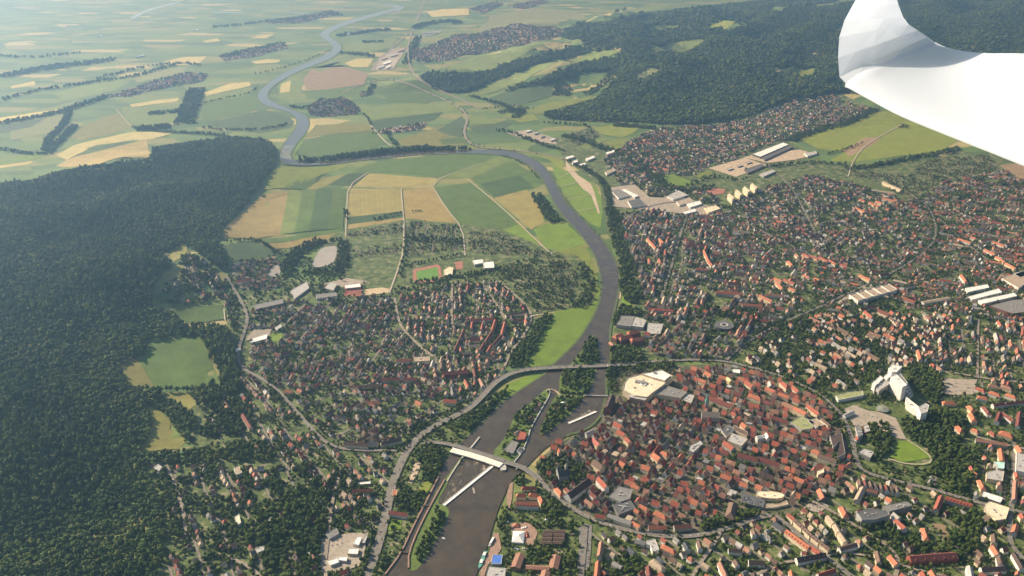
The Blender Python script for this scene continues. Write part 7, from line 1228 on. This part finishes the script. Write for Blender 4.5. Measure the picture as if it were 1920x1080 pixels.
along(ROADS['river'][0][2:], 20, 2.4, 'along the wide western river road'); along([(962,698),(990,692),(1030,689),(1080,687),(1120,686)], 12, 8.0, 'across the curved road bridge'); along(ROADS['ringw'][0], 48, 2.4, 'along the ring road past the old town'); along(ROADS['münster'][0], 38, 2.4, 'along the main street from the old bridge'); along(ROADS['lot'][0], 6, 2.4, 'beside the market hall parking')
def lot(px0, px1, px2, nu, nv, z, what):
    a, b, c = P(*px0, z)[:2], P(*px1, z)[:2], P(*px2, z)[:2]; cnt = {}
    an = math.atan2((c-a)[1], (c-a)[0])
    for j in range(nv):
        for i in range(nu):
            if rng.rand() < .35: continue
            q = a+(b-a)*(i+.5)/nu+(c-a)*(j+.5)/nv; ci = rng.randint(6); k = cnt.get(ci, 0); cnt[ci] = k+1; car(q[0], q[1], z, an+rng.normal()*.04, ci, f"{ordw(k)} {CARC[ci][0]} car parked {what}")
lot((1090,1010),(1092,1060),(1106,1010), 12, 2, 1.35, 'in the street beside the market hall'); lot((1394,926),(1428,940),(1393,938), 9, 3, 7.25, 'on the dark parking deck'); lot((1508,953),(1535,960),(1525,940), 6, 3, 1.35, 'behind the cream terraces'); lot((1766,715),(1825,718),(1768,735), 13, 3, 1.35, 'below the brown terraced rows'); lot((1600,772),(1650,780),(1596,785), 6, 2, 1.35, 'on the tan square by the hotel tower'); lot((612,1015),(655,1005),(610,1030), 5, 2, 1.35, 'between the white river sheds')
lot((1205,376),(1262,380),(1207,388), 9, 3, 1.35, 'in the northern works yard'); lot((1500,284),(1440,298),(1508,290), 7, 2, 1.35, 'on the sandy depot yard')
def boat(p1, p2, w, hull, cabin, label, deckc, nc):
    a, b = P(*p1, 1.6)[:2], P(*p2, 1.6)[:2]; L = np.linalg.norm(b-a); c = (a+b)/2; e = empty('boat', (c[0], c[1], 1.45), label, 'boat', rz=math.atan2((b-a)[1], (b-a)[0]))
    xs = [-.5,-.42,-.2,.25,.42,.5]; ws = [.62,.92,1,1,.7,.08]; v = []
    for x, k in zip(xs, ws): v += [(x*L,-k*w/2*.8,0),(x*L,k*w/2*.8,0),(x*L,k*w/2,1.9),(x*L,-k*w/2,1.9)]
    f = [(4*i+j, 4*i+4+j, 4*i+4+(j+1) % 4, 4*i+(j+1) % 4) for i in range(5) for j in range(4) if j != 2]+[(0,1,2,3),(23,22,21,20)]; meshobj('hull', v, f, M_PAINT, parent=e, col=CC[hull])
    meshobj('deck', [(x*L, s*k*w/2*.97, 1.75) for s in (-1, 1) for x, k in zip(xs, ws)], [(i, i+1, i+7, i+6) for i in range(5)], M_PAINT, parent=e, col=CC[deckc])
    for i in range(nc):
        x0 = L*(-.38+i*.42/max(1, nc-1) if nc > 1 else -.3); ln = L*(.36 if nc == 1 else .2); h = 2.4-.3*i
        if nc == 1: ln = L*.6
        v = [(x0+x*ln, y*w*.36, z) for z in (1.76, 1.76+h) for x, y in ((0,-1),(1,-1),(1,1),(0,1))]; meshobj('cabin', v, [(0,1,5,4),(1,2,6,5),(2,3,7,6),(3,0,4,7),(4,5,6,7)], M_WALL, parent=e, col=CC[cabin])
boat((917,1025),(927,1007),6,'white','white','white excursion boat moored at the upper quay','ltgrey',1)
boat((911,1034),(898,1066),8.5,'green','white','larger moored ship with white cabins and green deck','green',2)
boat((836,1013),(828,1010),3,'white','white','tiny white motor boat beside the lock island','ltgrey',1)
for i, (x1, y1, x2, y2, w) in enumerate(((185,67,191,66,24),(365,56,371,55,26),(291,157,297,155,20),(221,178,226,177,16),(203,180,208,178,16),(396,50,402,49,20),(262,104,270,102,26),(255,106,262,104,18))):
    G(x1, y1, x2, y2, w, 7, 4, 'white', 'white', ORD[i]+' white barn shining in the far western haze', None, 'barn', 'barn', chim=False)
for i, (x, y, w, d) in enumerate(((706,126,16,5),(716,118,18,5),(712,110,14,4),(728,104,18,4),(722,126,12,4),(742,95,16,4),(1000,250,10,3),(985,246,12,3),(1012,256,9,3),(745,238,8,3),(1030,262,12,3),(968,252,8,3))):
    FL([(x,y),(x+w*.8,y-d),(x+w,y-d*.4),(x+w*.25,y+d*.5)], 8, ('ltgrey','white','tan')[i % 3], 'ltgrey', ORD[i]+' pale hall of the far works yards beyond the bend', None, 'works_hall', 'hall')
# rubble heaps of the yard, caravan pitches by the river
for i, (x, y, s) in enumerate(((784,872,5),(781,882,6),(777,893,6),(773,902,5))):
    c = P(x, y); v = [(0, 0, s*.8)]; n = 9
    for k, rr in ((1, .55), (2, 1.)): v += [(s*rr*math.cos(q*6.283/n)*rng.uniform(.85,1.15)*1.3, s*rr*math.sin(q*6.283/n)*rng.uniform(.85,1.15), (s*.45*rng.uniform(.8,1.2) if k == 1 else -.2)) for q in range(n)]
    f = [(0, 1+q, 1+(q+1) % n) for q in range(n)]+[(1+q, 1+n+q, 1+n+(q+1) % n, 1+(q+1) % n) for q in range(n)]
    o = meshobj('rubble_heap', v, f, M_SAND, ('uppermost','upper','lower','lowest')[i]+' pale rubble heap in the yard below the curved road', 'heap', 'rubble heaps below the curved road'); o.location = (c[0], c[1], 1.3)
for i, (x, y) in enumerate(((1098,505),(1099,510),(1100,515),(1097,520),(1092,548),(1096,545),(1090,552),(1075,562),(1072,567),(1099,500))):
    c = P(x, y); e = empty('caravan', (c[0], c[1], 0), ORD[i]+' white caravan on the riverside campsite, counted along the bank', 'caravan', 'caravans on the riverside campsite', rng.uniform(0, 3)); 
    v = [(x_*3.2, y_*1.2, z) for z, s in ((.4, 1), (2.6, .9)) for x_, y_ in ((-s,-1),(s,-1),(s,1),(-s,1))]; meshobj('body', v, [(0,1,5,4),(1,2,6,5),(2,3,7,6),(3,0,4,7),(4,5,6,7)], M_PAINT, parent=e, col=CC['white']); meshobj('window_band', [(x_*2.4, y_*1.22, z) for y_ in (-1, 1) for z in (1.4, 2.0) for x_ in (-1, 1)], [(0,1,3,2),(4,6,7,5)], MATS['car_glass'], parent=e)
# ---------------------------------------------------------------- aircraft wing with winglet
def W3(px, py, d):
    r_ = ray(px, py); return np.array([0, 0, CAMH])+r_*d
SECT = [ # leading edge px, trailing edge px, depths
 ((2140,404,5.9),(2140,112,6.9)), ((1920,311,6.7),(1930,101,7.6)), ((1790,259,7.25),(1850,100,8.1)), ((1690,218,7.7),(1800,95,8.45)), ((1625,184,8.05),(1773,88,8.6)),
 ((1594,167,8.22),(1759,82,8.68)), ((1577,157,8.32),(1748,75,8.72)), ((1573,128,8.38),(1730,63,8.74)), ((1571,88,8.42),(1712,51,8.74)), ((1578,52,8.44),(1698,41,8.72)), ((1590,25,8.44),(1690,22,8.68)), ((1606,-2,8.42),(1680,-4,8.64)), ((1626,-40,8.4),(1672,-45,8.58)), ((1640,-75,8.38),(1665,-82,8.55))]
lead = np.array([W3(*a) for a, b in SECT]); trail = np.array([W3(*b) for a, b in SECT])
# refine along the span
def refine(a, n):
    o = []; m_ = len(a)
    for i in range(m_-1):
        p0, p1, p2, p3 = a[max(0, i-1)], a[i], a[i+1], a[min(m_-1, i+2)]
        for k in range(n):
            u = k/n; o.append(.5*((2*p1)+(-p0+p2)*u+(2*p0-5*p1+4*p2-p3)*u*u+(-p0+3*p1-3*p2+p3)*u**3))
    o.append(a[-1]); return np.array(o)
lead, trail = refine(lead, 4), refine(trail, 4); ns = len(lead); e = empty('glider_wing', lead[0], 'white glossy aircraft wing tip with upswept winglet over the landscape', 'aircraft wing'); org = lead[0]
tt = [0,.012,.03,.06,.12,.2,.32,.46,.6,.75,.88,1.0]
def thick(t): return 5*.12*(.2969*math.sqrt(t)-.126*t-.3516*t*t+.2843*t**3-.1015*t**4)
SIDE = []
NC = len(tt)
for i in range(ns):
    ch = trail[i]-lead[i]; c = np.linalg.norm(ch); sp = lead[min(ns-1, i+1)]-lead[max(0, i-1)]; up = np.cross(ch, sp); up /= np.linalg.norm(up)
    if up@(np.array([0, 0, CAMH])-lead[i]) < 0: up = -up
    f_ = max(0., 1-i/20.)                                   # panel hollowed so its rear shades grey like a reflection, the winglet is not
    top = [lead[i]+ch*t_+up*c*(thick(t_)*(1-.35*t_)-.055*f_*math.sin(math.pi*t_**.8)) for t_ in tt]
    bot = [lead[i]+ch*t_-up*c*(thick(t_)*.5+.055*f_*math.sin(math.pi*t_**.8)) for t_ in tt]
    SIDE.append(top[::-1]+bot[1:])
SIDE = np.array(SIDE)-org; MM = SIDE.shape[1]
def wing_part(name, i0, i1, mat, cap):
    v = SIDE[i0:i1+1].reshape(-1, 3); f = [((i*MM+k), (i*MM+k+1), ((i+1)*MM+k+1), ((i+1)*MM+k)) for i in range(i1-i0) for k in range(MM-1)]+[((i+1)*MM-1, i*MM, (i+1)*MM, (i+2)*MM-1) for i in range(i1-i0)]
    if cap: f.append([(i1-i0)*MM+k for k in range(MM)])
    o = meshobj(name, v, f, mat, parent=e, smooth_=True); fixn(o); o.data.normals_split_custom_set_from_vertices(WN[i0:i1+1].reshape(-1, 3).tolist()); return o
du = np.gradient(SIDE, axis=0); dv = np.gradient(SIDE, axis=1); WN = np.cross(du, dv); WN /= np.linalg.norm(WN, axis=2)[:, :, None]+1e-12
ctr = SIDE.mean(1, keepdims=True); WN *= np.sign(((SIDE-ctr)*WN).sum(2).mean(1))[:, None, None]
m, t, b = newmat('white_gelcoat'); b.inputs['Base Color'].default_value = (.74,.74,.75,1); b.inputs['Roughness'].default_value = .12; b.inputs['Specular IOR Level'].default_value = .5; b.inputs['Coat Weight'].default_value = .8; b.inputs['Coat Roughness'].default_value = .05
tl = N(t, 'BsdfTranslucent'); tl.inputs[0].default_value = (.93,.93,.95,1); ms = N(t, 'MixShader'); ms.inputs[0].default_value = .56; lk(t, b.outputs[0], ms.inputs[1]); lk(t, tl.outputs[0], ms.inputs[2]); lk(t, ms.outputs[0], t.nodes['Material Output'].inputs['Surface'])
wing_part('wing_panel', 0, 22, m, False)
# winglet folded into crisp flat facets, standing in for reflections on its skin
WI = [20, 26, 30, 34, 38, 42, 46, ns-1]; WT = ((0, 0), (.26, .035), (.45, .02), (.68, .028), (1, 0)); v = []
for j, i in enumerate(WI):
    ch = trail[i]-lead[i]; c = np.linalg.norm(ch); sp = lead[min(ns-1, i+1)]-lead[max(0, i-1)]; up = np.cross(ch, sp); up /= np.linalg.norm(up)
    if up@(np.array([0, 0, CAMH])-lead[i]) < 0: up = -up
    w_ = 1. if j else .0
    if not j:
        q = SIDE[i]; v += [q[NC-1]*.97+q.mean(0)*.03]+[q[NC-1-max(0, min(NC-1, int(np.searchsorted(tt, t_))))]*.97+q.mean(0)*.03 for t_, h_ in WT[1:]]+[q[NC-1+int(np.searchsorted(tt, t_))]*.97+q.mean(0)*.03 for t_ in (.75, .5, .25)]; continue
    v += [lead[i]+ch*(t_+.07*w_*math.sin(j*2.1+t_*5)*(0 < t_ < 1))+up*c*(h_+(.034*math.sin(j*1.7+3*t_) if 0 < t_ < 1 else 0))-org for t_, h_ in WT]
    v += [lead[i]+ch*t_-up*c*(.05*math.sin(math.pi*t_))-org for t_ in (.75, .5, .25)]
k_ = 8; f = [(a*k_+b_, a*k_+(b_+1) % k_, (a+1)*k_+(b_+1) % k_, (a+1)*k_+b_) for a in range(len(WI)-1) for b_ in range(k_)]+[tuple((len(WI)-1)*k_+q for q in range(k_))]
wl = meshobj('winglet', v, f, m, parent=e); fixn(wl)
# ---------------------------------------------------------------- haze
m = bpy.data.materials.new('valley_haze'); m.use_nodes = True; t = m.node_tree; t.nodes.remove(t.nodes['Principled BSDF'])
pv = t.nodes.new('ShaderNodeVolumePrincipled'); pv.inputs['Color'].default_value = (.34,.62,1,1); pv.inputs['Absorption Color'].default_value = (.6,.6,.6,1); pv.inputs['Density'].default_value = HAZE_DENS; pv.inputs['Anisotropy'].default_value = HAZE_ANI
t.links.new(pv.outputs[0], t.nodes['Material Output'].inputs['Volume'])
hx = max(abs(gx[0]), gx[-1])+500; hy0, hy1 = gy[0]-500, gy[-1]+500
v = [(x, y, z) for z in (-4, CAMH+25) for x, y in ((-hx,hy0),(hx,hy0),(hx,hy1),(-hx,hy1))]
meshobj('haze', v, [(3,2,1,0),(4,5,6,7),(0,1,5,4),(1,2,6,5),(2,3,7,6),(3,0,4,7)], m, 'thin pale summer haze filling the whole valley', None, None, 'stuff')
